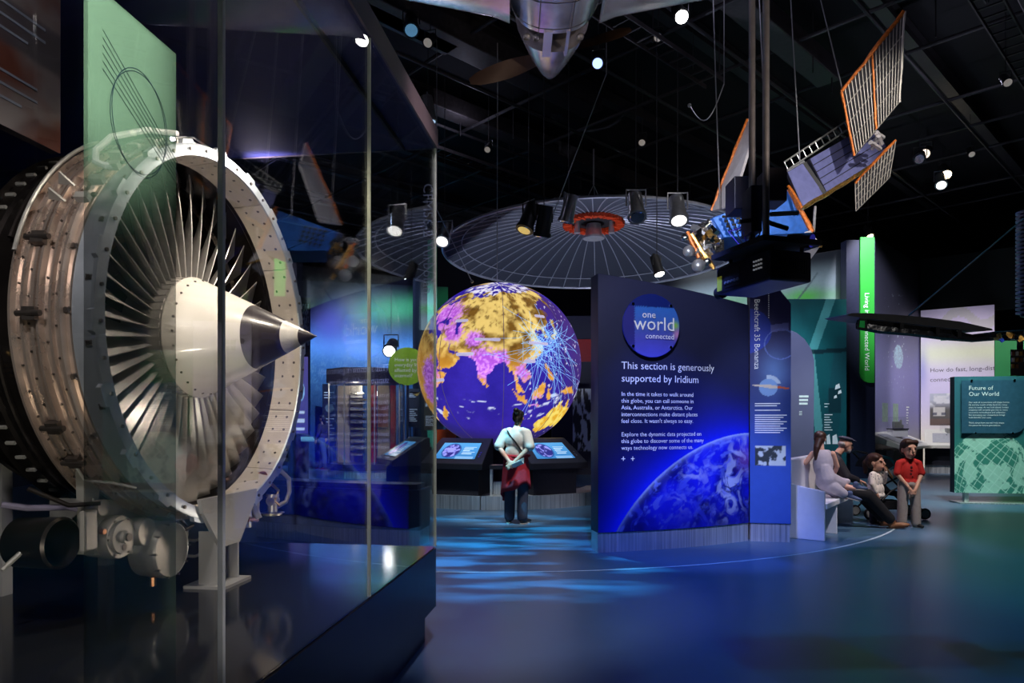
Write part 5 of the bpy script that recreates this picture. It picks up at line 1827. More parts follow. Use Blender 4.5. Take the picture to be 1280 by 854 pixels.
TY = 16.8
tp, at_, xd_, yd_ = board('teal_photo_panel', 'tall teal photo panel of a spacecraft interior behind the bench', 'display panel', pquad(985, TY, 1058, TY, 0.0, ZZ(374, TY)), .12, m_char, teal_fn, 80, 160)
wlines(tp, at_, .62, .36, .2, 7, .014, .02, xd_, yd_)
wlines(tp, at_, .62, .42, .12, 2, .016, .02, xd_, yd_)
for (u, v, s) in ((.80, .50, .11), (.78, .45, .07), (.85, .475, .08)):
    a = at_(u, v)
    MB().add([a, a + xd_ * s * 1.2 + yd_ * s * .4, a + xd_ * s + yd_ * s * 1.4, a + xd_ * s * .2 + yd_ * s], [(0, 1, 2, 3)]).build('white_icon', m_white, tp)
for (u, v, w, h) in ((.56, .20, .12, .25), (.66, .20, .1, .25), (.76, .20, .14, .25), (.9, .22, .08, .12)):
    a = at_(u, v)
    MB().slab([a, a + xd_ * w, a + xd_ * w * .7 + yd_ * h, a + yd_ * h * .8], .003).build('white_icon', m_white, tp)

# lavender panel with a rounded shoulder
LY = 14.6
q = [P(x, y, LY) for x, y in ((970, 612), (1017, 612), (1018, 450), (1014, 436), (1006, 424), (996, 416), (984, 411), (970, 408))]
lv = thing('lavender_panel', 'grey lavender panel with a rounded shoulder and a three-line title behind the bench', 'display panel', (q[0].x + .4, LY, 0))
MB().slab(q, .10).build('panel', mat('lavender_laminate', L(120, 112, 150), .45, 0, .15, .8), lv, bevel=.008)
for k, z in enumerate((497, 501.5, 506)):
    a = P(999, z, LY - .006)
    MB().slab([a, a + Vector((.20 - .01 * k, 0, 0)), a + Vector((.20 - .01 * k, 0, .045)), a + Vector((0, 0, .045))], .004).build('text_line', m_white, lv)
for k in range(3):
    a = P(999, 515 + 2 * k, LY - .006)
    MB().slab([a, a + Vector((.06, 0, 0)), a + Vector((.06, 0, .015)), a + Vector((0, 0, .015))], .004).build('text_line', m_white, lv)

# dark column block and tall green banner
blk, *_ = board('dark_panel', 'plain dark panel that carries the tall green banner', 'display panel', pquad(1058, 17.36, 1094, 17.36, 0, ZZ(300, 17.36)), .3, m_navy)
gy = 17.3
gq_ = [P(x, y, gy) for x, y in ((1093, 478.5), (1093, 296), (1075.5, 296.5), (1075.5, 466), (1077, 472), (1081, 476.5), (1086, 478.5))]
gb_ = thing('green_banner', 'tall bright green banner with vertical lettering and a rounded lower corner', 'banner', (gq_[0].x, gy, ZZ(478, gy)))
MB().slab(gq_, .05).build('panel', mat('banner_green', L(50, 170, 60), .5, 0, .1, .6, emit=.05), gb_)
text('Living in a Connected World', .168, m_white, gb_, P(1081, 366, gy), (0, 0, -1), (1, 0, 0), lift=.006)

# starry lavender panel going back, and the bright question panel
def star_fn(u, v):
    c = mixc(srgb(176, 172, 160), srgb(150, 146, 214), sstep(.02, .30, v))
    c = mixc(c, srgb(66, 66, 86), sstep(.42, .72, v))
    c = mixc(c, srgb(30, 32, 42), sstep(.72, 1.0, v))
    r = vnoise(u * 60, v * 130, 0, 5)
    d = np.exp(-((u - .45) ** 2) / .04 - ((v - .58) ** 2) / .03)
    c = mixc(c, srgb(225, 240, 255), (r > .93) * np.clip(d * 1.6, 0, 1))
    e = np.hypot((u - .48) / .10, (v - .52) / .055)
    c = mixc(c, srgb(190, 222, 250), (e < 1) * (.5 + .5 * (vnoise(u * 90, v * 190, 0, 9) > .5)))
    return c


zt_ = ZZ(296, 18.3)
sp2, at_, xd_, yd_ = board('starry_panel', 'tall lavender panel with a scatter of white dots beside the green banner', 'display panel', pquad(1093.5, 18.3, 1150, 21.5, 0, zt_), .12, m_navy, star_fn, 90, 200)
for k in range(2):
    a = at_(.14 + .22 * k, .225)
    MB().slab([a, a + xd_ * .5, a + xd_ * .5 + yd_ * .52, a + yd_ * .52], .01).build('picture_tile', mat('tile_mint_%d' % k, L(150, 175, 165), .5, 0, .3, 9), sp2)
wlines(sp2, at_, .66, .29, .28, 2, .012, .04, xd_, yd_)
wlines(sp2, at_, .66, .265, .22, 5, .012, .03, xd_, yd_)


def quest_fn(u, v):
    c = mixc(srgb(236, 226, 208), srgb(206, 196, 226), sstep(.1, .45, v))
    c = mixc(c, srgb(218, 222, 200), np.exp(-((v - .72) ** 2) / .006))
    c = mixc(c, srgb(214, 202, 240), sstep(.78, .9, v))
    c = mixc(c, srgb(150, 150, 205), np.exp(-((u - .02) ** 2) / .006 - ((v - .62) ** 2) / .02) * .8)
    return mixc(c, srgb(170, 180, 120), ((np.abs(v - .93 + .05 * np.sin(u * 9)) < .035)) * .35)


m_light = mat('backlit_print', (0, 0, 0), 0.5, attr=True, var=0.02, emit=0.16)
zq = ZZ(389, 21.5)
qp, at_, xd_, yd_ = board('question_panel', 'bright cream and lavender panel with a printed question and a photo', 'display panel', pquad(1151, 21.4, 1243, 20.3, .0, zq), .12, m_char, quest_fn, 60, 90, m_light)
m_inkg = mat('grey_ink', L(96, 92, 110), .6)
text('How do fast, long-distance', .185, m_inkg, qp, at_(.13, .605), xd_, yd_, lift=.004)
text('connections affect your life?', .185, m_inkg, qp, at_(.13, .545), xd_, yd_, lift=.004)
def photo_fn(u, v):
    c = mixc(srgb(96, 92, 90), srgb(196, 200, 214), sstep(.45, .85, v))
    c = mixc(c, srgb(226, 226, 230), sstep(.5, .62, fbm(u * 5, v * 5, 0, 3, 4)) * sstep(.5, .7, v))
    c = mixc(c, srgb(225, 222, 215), ((np.abs(v - .42) < .14) & (np.abs(np.modf(u * 2.4)[0] - .5) < .32)) * .85)
    c = mixc(c, srgb(50, 60, 90), ((np.abs(v - .36) < .05) & (np.abs(np.modf(u * 4.8)[0] - .5) < .25)) * .8)
    return mixc(c, srgb(120, 90, 80), (v < .22) * .6)
picture('photo', photo_fn, lambda u, v: at_(.13 + .62 * u, .27 + .20 * v, .012), 60, 36, m_print, qp)
for (u, v, s) in ((.28, .80, .17),):
    a = at_(u, v)
    for dx in (0, .2):
        for dz in (0, .2):
            MB().slab([a + xd_ * dx + yd_ * dz, a + xd_ * (dx + s) + yd_ * dz, a + xd_ * (dx + s) + yd_ * (dz + s), a + xd_ * dx + yd_ * (dz + s)], .004).build('printed_cube_icon', mat('icon_green', L(50, 110, 90), .5), qp)
MB().ball(at_(.17, .87), .10, 10, 6).build('printed_bird_icon', m_inkg, qp)
gw, *_ = board('green_side_panel', 'saturated green panel beside the bright question panel', 'display panel', pquad(1243.5, 20.2, 1330, 19.2, .0, ZZ(424, 20)), .12, mat('side_green', L(36, 150, 84), .5, 0, .2, .5, emit=.05))
dgw = wall('wall_bay', ((1150 - 640) / F * 21.7, 21.7), ((1330 - 640) / F * 19.4, 19.4), ZZ(392, 21.0), 6.6, .15, m_greenw)
hd = MB().hexa([P(x, y, Y) for Y in (21.0, 21.2) for x, y in ((1152, 394), (1270, 380), (1270, 374), (1152, 388))])

# white reading desk in front of them
dk_ = thing('reading_desk', 'pale sloped reading desk with a dark base in front of the question panel', 'desk', G(1160, 592))
def desk_seg(x0, Y0_, x1, Y1_, nm):
    a = Vector(((x0 - 640) / F * Y0_, Y0_, 0)); b_ = Vector(((x1 - 640) / F * Y1_, Y1_, 0))
    d = (b_ - a).normalized(); nn = Vector((-d.y, d.x, 0))
    up = Vector((0, 0, 1))
    MB().hexa([a + up * .22, b_ + up * .22, b_ + nn * .7 + up * .22, a + nn * .7 + up * .22, a + up * .70, b_ + up * .70, b_ + nn * .7 + up * .70, a + nn * .7 + up * .70]).build('base', m_char, dk_)
    MB().hexa([a + nn * .03, b_ + nn * .03, b_ + nn * .66, a + nn * .66, a + nn * .03 + up * .22, b_ + nn * .03 + up * .22, b_ + nn * .66 + up * .22, a + nn * .66 + up * .22]).build('steel_skirt', m_steel, dk_)
    MB().hexa([a - nn * .25 + up * .72, b_ - nn * .25 + up * .72, b_ + nn * .75 + up * .98, a + nn * .75 + up * .98, a - nn * .25 + up * .79, b_ - nn * .25 + up * .79, b_ + nn * .75 + up * 1.22, a + nn * .75 + up * 1.22]).build('sloped_top', mat('desk_top_' + nm, L(206, 204, 196), .4, 0, .03), dk_)
    sl = (nn * 1.0 + up * .43).normalized()
    for t0, t1 in ((.12, .42), (.52, .86)):
        L0 = (b_ - a).length
        c0 = a - nn * .25 + up * .80 + sl * .18
        MB().slab([c0 + d * L0 * t0, c0 + d * L0 * t1, c0 + d * L0 * t1 + sl * .62, c0 + d * L0 * t0 + sl * .62], .006).build('label_plate', mat('plate_grey_' + nm + str(t0), L(150, 152, 160), .35), dk_)
desk_seg(1117, 17.55, 1154, 19.2, 'a')
desk_seg(1156, 19.2, 1240, 18.4, 'b')
for i, (x, y, Y) in enumerate(((1122, 534, 18.6), (1188, 542, 19.4))):
    o = thing('specimen_box', 'clear specimen box with a small dark object on the desk' + (' near the starry panel' if i == 0 else ' under the photo'), 'display box', P(x, y, Y))
    c = P(x, y, Y)
    MB().box(c + Vector((0, 0, .12)), (.42, .3, .32)).build('cover', m_glass2, o)
    MB().box(c + Vector((-.04, 0, .06)), (.16, .12, .18)).box(c + Vector((.09, 0, .02)), (.10, .10, .10)).cyl(c + Vector((.09, 0, .06)), c + Vector((.09, 0, .20)), .03, n=10).build('specimen', m_gear, o, bevel=.006)
    MB().box(c - Vector((0, 0, .05)), (.44, .32, .03)).build('base', m_char, o)
    MB().box(c - Vector((0, 0, .16)), (.40, .28, .20)).build('riser', m_bench, o)

# future sign
FY = 12.1
fq = pquad(1193, FY, 1330, FY - .25, ZZ(616, FY), ZZ(471, FY))
def fut_fn(u, v):
    W2, H2 = 1.93, 2.05
    c = mixc(srgb(56, 150, 124), srgb(58, 112, 128), sstep(.1, .7, v))
    x, y = (u * W2 - .62) / .74, (v * H2 - .36) / .74
    d = np.hypot(x, y)
    z = np.sqrt(np.clip(1 - d * d, 0, 1))
    X_, Y_, Z_ = x * .8 - y * .6, x * .6 + y * .8, z          # leaning axis
    lon, lat = np.degrees(np.arctan2(X_, Z_)), np.degrees(np.arcsin(np.clip(Y_, -1, 1)))
    q = fbm(lon * .05 + 3, lat * .05, 0, 4, 12)
    lg = mixc(srgb(70, 146, 130), srgb(190, 230, 212), sstep(.50, .54, q))
    ln_ = (np.abs(np.modf(np.abs(lon + 200) / 11)[0] - .5) < .055) | (np.abs(np.modf(np.abs(lat + 200) / 11)[0] - .5) < .05)
    lg = mixc(lg, srgb(214, 244, 230), ln_ * .85)
    return np.where((d < 1)[:, None], lg, c)
fu, at_, xd_, yd_ = board('future_sign', 'free-standing teal sign about the future with a white globe drawing', 'sign', fq, .16, m_char, fut_fn, 260, 200)
FW = (fq[1] - fq[0]).length
FH = (fq[2] - fq[0]).length
def FQ(x, z, l):                                   # metres from the sign's top free corner
    return at_(x / FW, 1 - z / FH, l)
pp = [(.10, .07), (1.12, .07), (1.12, .82)] + [(1.12 - .18 + .18 * math.cos(a), .82 + .18 * math.sin(a)) for a in (i * PI / 12 for i in range(1, 7))] + [(.10, 1.0)]
k = len(pp)
MB().add([FQ(x, z, .03) for x, z in pp] + [FQ(x, z, .042) for x, z in pp], [tuple(range(k))[::-1], tuple(range(k, 2 * k))] + [(i, (i + 1) % k, (i + 1) % k + k, i + k) for i in range(k)]).build('text_plate', mat('plate_slate', L(60, 96, 122), .3), fu)
for x, z in ((.26, .07), (.95, .07), (.32, 1.0), (.92, 1.0)):
    MB().cyl(FQ(x, z, 0), FQ(x, z, .055), .018, n=10).build('plate_stud', m_chrome, fu)
text('Future of\nOur World', .105, m_white, fu, FQ(.21, .24, .044), xd_, yd_, spacing=1.0)
text('Our web of connections will shape human\nlife and the health of the Earth for many\nyears to come. As we look ahead, human\ncreativity will certainly give rise to more\ninnovative technologies and unfamiliar.\nBut increasing our connections brings\nboth benefits and costs.', .0385, m_white, fu, FQ(.21, .47, .044), xd_, yd_, spacing=1.16)
text('Think about how you will help shape\nthe planet for future generations.', .0385, m_white, fu, FQ(.21, .83, .044), xd_, yd_, spacing=1.16)
zb_ = ZZ(616, FY)
for x in (.22, 1.55):
    MB().hexa([at_(x / FW + dx, -.0, -o) + Vector((0, 0, z - zb_)) for z in (0, zb_) for dx, o in ((-.02, .04), (.02, .04), (.02, .12), (-.02, .12))]).build('leg', m_steel, fu)
MB().hexa([at_(u, 0, -o) + Vector((0, 0, z - zb_)) for z in (0, .02) for u, o in ((.03, -.1), (.97, -.1), (.97, .3), (.03, .3))]).build('foot_plate', m_steel, fu)

# ------------------------------------------------------------------ left background, seen through the case glass
def limb_fn(u, v):
    y = v + .03 * np.sin(u * 2)
    c = mixc(srgb(30, 70, 116), srgb(64, 128, 190), sstep(.30, .62, y))
    sp_n = vnoise(u * 150, v * 110, 0, 4)
    c = mixc(c, srgb(130, 180, 215), (sp_n > .72) * sstep(.28, .62, y) * (1 - sstep(.62, .66, y)) * .55)
    c = mixc(c, srgb(110, 180, 255), np.exp(-((y - .66) ** 2) / .0035) * 1.0)
    c = mixc(c, srgb(22, 34, 60), sstep(.70, .84, y))
    g = np.exp(-((y - (.80 + .16 * u)) ** 2) / .006)
    c = mixc(c, srgb(50, 190, 110), g * sstep(.15, .8, u))
    c = mixc(c, srgb(90, 70, 200), np.exp(-((u - .2) ** 2) / .02 - ((y - .78) ** 2) / .02) * .7)
    return c


LQ = pquad(372, 21.5, 560, 22.6, 0, 5.9)
lm_, at_, xd_, yd_ = board('earth_limb_mural', 'blue wall mural of the earth horizon with green aurora beyond the globe', 'mural', LQ, .2, m_navy, limb_fn, 150, 150)
# dark partition in front of the mural
dpn, *_ = board('dark_partition', 'dark partition leaning edge before the blue mural', 'partition', (P(519, 590, 20.2), P(534, 590, 20.6), P(519, 348, 20.2), P(534, 340, 20.6)), .1, m_navyd)
gs, *_ = board('green_strip', 'narrow mint green strip panel beside the dark partition', 'display panel', (P(534.5, 592, 20.5), P(546, 592, 20.5), P(534.5, 300, 20.5), P(546, 300, 20.5)), .1, mat('mint_strip', L(40, 150, 110), .5, 0, .2, 1))

# lime circle sign
lc = thing('lime_circle_sign', 'round lime green sign with four short lines of white writing', 'sign', P(507, 481, 16.2))
cc_ = P(509, 458, 16.2)
MB().cyl(cc_, cc_ + Vector((0, .05, 0)), .45, n=48).build('disc', mat('lime_green', L(150, 196, 30), .5, 0, .05, 2, emit=.10), lc)  # printed disc, given a slight glow to look lit
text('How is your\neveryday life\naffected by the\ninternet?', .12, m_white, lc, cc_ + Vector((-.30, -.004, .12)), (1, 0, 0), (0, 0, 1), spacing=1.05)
MB().cyl(cc_ + Vector((.0, .06, -2.75)) , cc_ + Vector((0, .06, .0)), .03, n=8).build('post', m_char, lc)
MB().cyl((cc_.x, cc_.y + .06, 0), (cc_.x, cc_.y + .06, .03), .2, n=20).build('foot', m_char, lc)

# eight-sided display case with red panels
oc = thing('octagonal_showcase', 'eight-sided dark showcase with red back panels and a lit silver tower inside', 'display case', G(459, 594))
OY = 18.2
oc_c = Vector(((459 - 640) / F * OY, OY, 0))
def oct_(r, z, n_=8):
    return [oc_c + Vector((r * math.cos(PI / 8 + 2 * PI * i / n_), r * math.sin(PI / 8 + 2 * PI * i / n_), z)) for i in range(n_)]
def octb(r, z0, z1, name, m, bev=0):
    a, b_ = oct_(r, z0), oct_(r, z1)
    return MB().add(a + b_, [tuple(range(7, -1, -1)), tuple(range(8, 16))] + [(i, (i + 1) % 8, (i + 1) % 8 + 8, i + 8) for i in range(8)]).build(name, m, oc)
octb(1.02, 0, .20, 'steel_skirt', m_steel)
octb(1.06, .20, .36, 'base', m_char)
octb(1.06, 2.45, 2.82, 'top', m_char)
for i in range(8):
    a = oct_(1.0, .36)[i]; b_ = oct_(1.0, .36)[(i + 1) % 8]
    MB().slab([a, b_, b_ + Vector((0, 0, 2.09)), a + Vector((0, 0, 2.09))], .01).build('glass_pane', m_glass2, oc)
    MB().cyl(a, a + Vector((0, 0, 2.09)), .018, n=6).build('corner_post', m_steel, oc)
m_red = mat('red_panel', L(170, 30, 34), .45)
for x0, x1, m in ((-.5, -.15, mat('silver_tower', (.6, .57, .54), .35, .8)), (.02, .22, m_red), (.26, .58, mat('cream_back', L(176, 160, 140), .5)), (.60, .74, m_red)):
    MB().hexa([oc_c + Vector((x, y, z)) for z in (.36, 2.42) for x, y in ((x0, .10), (x1, .10), (x1, .20), (x0, .20))]).build('back_panel', m, oc)
MB().hexa([oc_c + Vector((x, y, z)) for z in (.36, 2.40) for x, y in ((-.78, -.05), (-.45, -.05), (-.45, .05), (-.78, .05))]).build('silver_tower', mat('tower_plate', L(190, 180, 172), .4, .3), oc)
for i in range(20):
    MB().hexa([oc_c + Vector((x, y, z)) for z in (.55 + i * .085, .60 + i * .085) for x, y in ((-.40, -.20), (-.08 + .05 * (i % 3), -.20), (-.08, -.10), (-.40, -.10))]).build('instrument_shelf', m_foil if i % 2 else m_gear, oc)
MB().hexa([oc_c + Vector((x, y, z)) for z in (1.3, 1.9) for x, y in ((.28, .04), (.55, .04), (.55, .09), (.28, .09))]).build('picture_card', mat('card_brown', L(150, 96, 70), .5, 0, .4, 6), oc)
bulb((oc_c.x - .2, oc_c.y - .5, 2.3), 18, WARM)

# info panels and a kiosk on the left
def info(label, x0, x1, y0, y1, Y, c, icon):
    o, at2, xd2, yd2 = board('info_panel', label, 'display panel', pquad(x0, Y, x1, Y, ZZ(y1, Y), ZZ(y0, Y)), .05, mat('info_' + str(x0), c, .45))
    zb2 = ZZ(y1, Y)
    for u in (.2, .8):
        a = at2(u, 0, -.02)
        MB().cyl((a.x, a.y, 0), (a.x, a.y, zb2 + .02), .02, n=8).build('leg', m_char, o)
    w2_ = (x1 - x0) / F * Y
    wlines(o, at2, .12, .86, w2_ * .7, 3, .04, .02, xd2, yd2)
    if icon == 'oval':
        MB().cyl(at2(.5, .62, 0), at2(.5, .62, .012), w2_ * .3, n=20).build('printed_oval', mat('oval_' + str(x0), L(120, 130, 140), .5, 0, .3, 9), o)
    elif icon == 'bird':
        a = at2(.5, .85)
        MB().add([a, a + xd2 * .2 + yd2 * .06, a + xd2 * .1 - yd2 * .05, a - xd2 * .15 + yd2 * .08], [(0, 1, 2, 3)]).build('printed_bird', mat('bird_gold', L(190, 150, 70), .5), o)
    wlines(o, at2, .12, .45, w2_ * .7, 7, .05, .02, xd2, yd2)
    return o
info('slim dark info panel with an oval photo beside the eight-sided showcase', 403, 421, 480, 560, 20.9, L(34, 36, 54), 'oval')
info('dark info panel with a golden bird mark beside the globe', 510, 524, 486, 534, 19.4, L(52, 50, 58), 'bird')
info('dark info panel half hidden behind the edge of the globe', 530, 546, 500, 538, 19.6, L(70, 62, 50), 'bird')
ki = thing('screen_kiosk', 'dark kiosk with a tall violet screen and a white tablet ledge behind the engine', 'kiosk', G(372, 606))
KY = 15.6
MB().hexa([P(x, y, Y) for Y in (KY, KY + .2) for x, y in ((358, 552), (388, 552), (388, 372), (358, 372))]).build('panel', m_navyd, ki)
MB().hexa([P(x, 590, Y) - Vector((0, 0, P(x, 590, Y).z)) for Y, x in ((KY + .02, 360), (KY + .02, 386), (KY + .5, 386), (KY + .5, 360))] + [P(x, 552, Y) for Y, x in ((KY + .02, 360), (KY + .02, 386), (KY + .5, 386), (KY + .5, 360))]).build('base', m_char, ki)
def kio_fn(u, v):
    c = mixc(srgb(70, 64, 120), srgb(96, 86, 160), v)
    c = mixc(c, srgb(160, 200, 240), (np.hypot(u - .5, (v - .55) * 2.4) < .33) * .9)
    return mixc(c, srgb(220, 224, 240), ((np.abs(np.modf(v * 9)[0] - .5) < .18) & (v < .3) & (u > .2) & (u < .8)) * .8)
picture('screen', kio_fn, quad_pt(P(362, 542, KY - .006), P(385, 542, KY - .006), P(362, 446, KY - .006), P(385, 446, KY - .006)), 24, 60, m_screen, ki)
picture('poster', lambda u, v: mixc(srgb(60, 70, 80), srgb(170, 190, 200), sstep(.45, .55, fbm(u * 6, v * 14, 0, 3, 3))), quad_pt(P(378, 432, KY - .006), P(386, 432, KY - .006), P(378, 380, KY - .006), P(386, 380, KY - .006)), 10, 40, m_print, ki)
MB().hexa([P(x, y, Y) for Y, y in ((KY - .35, 551), (KY - .02, 547)) for x in (376, 392) for y in (y, y - 3)][:8]) if False else None
MB().hexa([P(376, 552, KY - .4), P(393, 552, KY - .4), P(391, 548, KY), P(376, 548, KY), P(376, 549.5, KY - .4), P(393, 549.5, KY - .4), P(391, 546, KY), P(376, 546, KY)]).build('tablet_ledge', m_bench, ki)
# panels right of the globe
rp, *_ = board('red_panel', 'small red wall panel between the globe and the sign', 'display panel', pquad(722, 19.945, 742, 19.945, ZZ(452, 19.9), ZZ(424, 19.9)), .05, m_red)
ip, at_, xd_, yd_ = board('photo_stand', 'black and white photo stand between the globe and the sign', 'display panel', pquad(716, 18.6, 740, 18.6, 0, ZZ(486, 18.6)), .08, m_char, lambda u, v: mixc(mixc(srgb(30, 34, 40), srgb(210, 220, 226), sstep(.45, .52, fbm(u * 6, v * 9, 0, 4, 33))), srgb(40, 42, 60), (v < .28) * 1.0), 40, 60)
bd, *_ = board('navy_partition', 'plain navy partition behind the globe consoles', 'partition', pquad(690, 20.0, 830, 20.0, 0, ZZ(395, 20)), .15, m_navy)
op, *_ = board('orange_panel', 'low orange panel peeping out under the globe', 'display panel', pquad(546, 17.0, 570, 17.0, 0, ZZ(537, 17.0)), .06, mat('orange_panel_paint', L(210, 84, 30), .5))
tr_ = board('side_counter', 'dark counter behind the consoles seen through the case end', 'counter', pquad(495, 15.0, 532, 14.9, 0, ZZ(560, 15.0)), .5, m_char)
# ------------------------------------------------------------------ people
def remesh(parts, name, m, parent, vox=.009, smooth=6):
    b_ = MB()
    for p in parts:
        if p[0] == 'c':                           # capsule p0 r0 p1 r1
            _, p0, r0, p1, r1 = p
            p0, p1 = Vector(p0), Vector(p1)
            if (p1 - p0).length > 1e-4:
                b_.cyl(p0, p1, r0, r1, 14)
            b_.ball(p0, r0 * 1.0, 14, 8)
            b_.ball(p1, r1 * 1.0, 14, 8)
        else:                                     # ellipsoid centre radii rot
            _, c, r, rot = p
            b_.ball(c, r, 18, 12, rot)
    off_ = Vector(parent['_w'])
    me = bpy.data.meshes.new(name)
    me.from_pydata([v - off_ for v in b_.v], [], b_.f)
    o = bpy.data.objects.new(name, me)
    C.objects.link(o)
    md = o.modifiers.new('r', 'REMESH')
    md.mode = 'VOXEL'
    md.voxel_size = vox
    ms = o.modifiers.new('s', 'SMOOTH')
    ms.factor = .5
    ms.iterations = smooth
    dg = bpy.context.evaluated_depsgraph_get()
    nm = bpy.data.meshes.new_from_object(o.evaluated_get(dg))
    bpy.data.objects.remove(o)
    nm.name = name
    nm.materials.clear()
    nm.materials.append(m)
    nm.polygons.foreach_set('use_smooth', [True] * len(nm.polygons))
    return link(name, nm, parent)


m_skin = mat('skin_light', L(214, 164, 140), .5, 0, .06, 20)
m_skin2 = mat('skin_tan', L(196, 146, 118), .5, 0, .06, 20)
m_hair = mat('hair_dark', (.012, .008, .007), .45, 0, .3, 60, .4, stretch=(1, 1, .15))
m_hairb = mat('hair_brown', L(62, 38, 30), .45, 0, .3, 60, .4, stretch=(1, 1, .15))
m_eye = mat('eye_dark', (.01, .008, .008), .15)
m_lip = mat('lip', L(176, 96, 90), .5)
m_denim = mat('trousers_dark_denim', L(58, 66, 88), .8, 0, .15, 40)
m_shoe = mat('shoe_black', (.015, .014, .015), .5)
m_sole = mat('sole_pale', L(190, 180, 170), .6)


class Fig:
    def __init__(s, label, pos, head_deg, k):
        """local frame: x right of the person, y forward, z up, metres of a 1.65 m adult times k; head_deg = facing direction, 0 = away from the camera"""
        s.t = thing('person', label, 'person', pos)
        s.o = Vector(pos)
        s.k = k
        s.r = Matrix.Rotation(math.radians(-head_deg), 3, 'Z')

    def w(s, p):
        return s.o + s.r @ (Vector(p) * s.k)

    def cap(s, a, ra, b_, rb):
        return ('c', s.w(a), ra * s.k, s.w(b_), rb * s.k)

    def ell(s, c, r, rot=None):
        return ('e', s.w(c), tuple(x * s.k for x in r), s.r @ (rot or Matrix.Identity(3)))

    def chain(s, pts, rs):
        return [s.cap(pts[i], rs[i], pts[i + 1], rs[i + 1]) for i in range(len(pts) - 1)]

    def head(s, c, turn=0.0, nod=0.0, k=1.0):
        """head centre; returns body parts and the rotation"""
        R = Matrix.Rotation(math.radians(-turn), 3, 'Z') @ Matrix.Rotation(math.radians(-nod), 3, 'X')
        c = Vector(c)
        s.hc, s.hr, s.hk = c, R, k
        q = lambda x, y, z: c + R @ (Vector((x, y, z)) * k)
        e = lambda p, r: s.ell(q(*p), tuple(a * k for a in r), R)
        return [e((0, -.008, .022), (.073, .090, .092)), e((0, .022, -.035), (.056, .062, .075)), e((0, .045, -.085), (.028, .026, .022)),
                s.cap(q(0, .086, .012), .010 * k, q(0, .104, -.022), .014 * k),
                e((.074, -.005, -.008), (.010, .020, .030)), e((-.074, -.005, -.008), (.010, .020, .030)),
                e((0, .083, -.052), (.022, .012, .007)), e((0, .081, -.064), (.020, .012, .008)), e((.030, .074, .030), (.022, .010, .007)), e((-.030, .074, .030), (.022, .010, .007))]

    def face(s):
        q = lambda x, y, z: s.hc + s.hr @ (Vector((x, y, z)) * s.hk)
        for sx in (-1, 1):
            MB().ball(s.w(q(sx * .030, .080, .008)), .0105 * s.k * s.hk, 10, 6).build('eye', m_eye, s.t, True)
        MB().ball(s.w(q(0, .0925, -.058)), (.018 * s.k * s.hk, .006 * s.k * s.hk, .005 * s.k * s.hk), 10, 6, s.r @ s.hr).build('mouth', m_lip, s.t, True)

    def hair(s, m, extra=(), cap_=1.0, name='hair'):
        q = lambda x, y, z: s.hc + s.hr @ (Vector((x, y, z)) * s.hk)
        e = lambda p, r: s.ell(q(*p), tuple(a * s.hk for a in r), s.hr)
        ps = [e((0, -.022, .042), (.083 * cap_, .094 * cap_, .086)), e((0, -.052, .0), (.078 * cap_, .062, .080)), e((.052, .008, .062), (.032, .06, .042)), e((-.052, .008, .062), (.032, .06, .042))]
        for a in extra:
            pts = [q(*p) for p in a[0]]
            ps += s.chain(pts, [r * s.hk for r in a[1]])
        return remesh(ps, name, m, s.t, .007, 4)

    def hand(s, wrist, d, palm, curl=.5, k=1.0):
        """five unequal bent fingers; d along the hand, palm = palm normal"""
        d, palm = Vector(d).normalized(), Vector(palm).normalized()
        sd = d.cross(palm).normalized()
        w_ = Vector(wrist)
        ps = [s.cap(w_, .024 * k, w_ + d * .03 * k, .026 * k)]
        for i, (x, l) in enumerate(((-.027, .062), (-.009, .072), (.009, .068), (.027, .052))):
            b0 = w_ + d * .02 * k + sd * x * .8 * k
            b1 = w_ + d * .085 * k + sd * x * k
            b2 = b1 + (d * math.cos(curl) + palm * math.sin(curl)) * l * .55 * k
            b3 = b2 + (d * math.cos(curl * 2) + palm * math.sin(curl * 2)) * l * .5 * k
            ps += s.chain([b0, b1, b2, b3], [.015 * k, .012 * k, .0095 * k, .008 * k])
        t0 = w_ + d * .025 * k - sd * .024 * k
        t1 = t0 + (d * .6 - sd * .7 + palm * .3).normalized() * .04 * k
        t2 = t1 + (d * .85 - sd * .2 + palm * .4).normalized() * .035 * k
        return ps + s.chain([t0, t1, t2], [.015 * k, .012 * k, .009 * k])

    def shoe(s, heel, fw, m=None, sole=None, ln=.25):
        heel, fw = Vector(heel), Vector(fw).normalized()
        sd = fw.cross(Vector((0, 0, 1))).normalized()
        R = Matrix((sd, fw, sd.cross(fw))).transposed()
        o = remesh([s.ell(heel + fw * .05 + Vector((0, 0, .045)), (.040, .065, .042), R), s.ell(heel + fw * (ln - .09) + Vector((0, 0, .035)), (.045, .085, .030), R),
                    s.cap(heel + fw * .04 + Vector((0, 0, .06)), .042, heel + fw * .045 + Vector((0, 0, .10)), .044), s.cap(heel + fw * .06 + Vector((0, 0, .045)), .040, heel + fw * (ln - .09) + Vector((0, 0, .036)), .036)], 'shoe', m or m_shoe, s.t, .007, 3)
        b_ = MB()
        n_ = 16
        pts = []
        for i in range(n_):
            a = 2 * PI * i / n_
            pts.append(heel + fw * (ln * .5 - .03 + (ln * .5) * math.cos(a)) + sd * (.042 + .006 * math.cos(a)) * math.sin(a))
        up = sd.cross(fw)
        b_.add([s.w(p + up * .002) for p in pts] + [s.w(p + up * .018) for p in pts], [tuple(range(n_ - 1, -1, -1)), tuple(range(n_, 2 * n_))] + [(i, (i + 1) % n_, (i + 1) % n_ + n_, i + n_) for i in range(n_)])
        b_.build('sole', sole or m_sole, o)
        return o


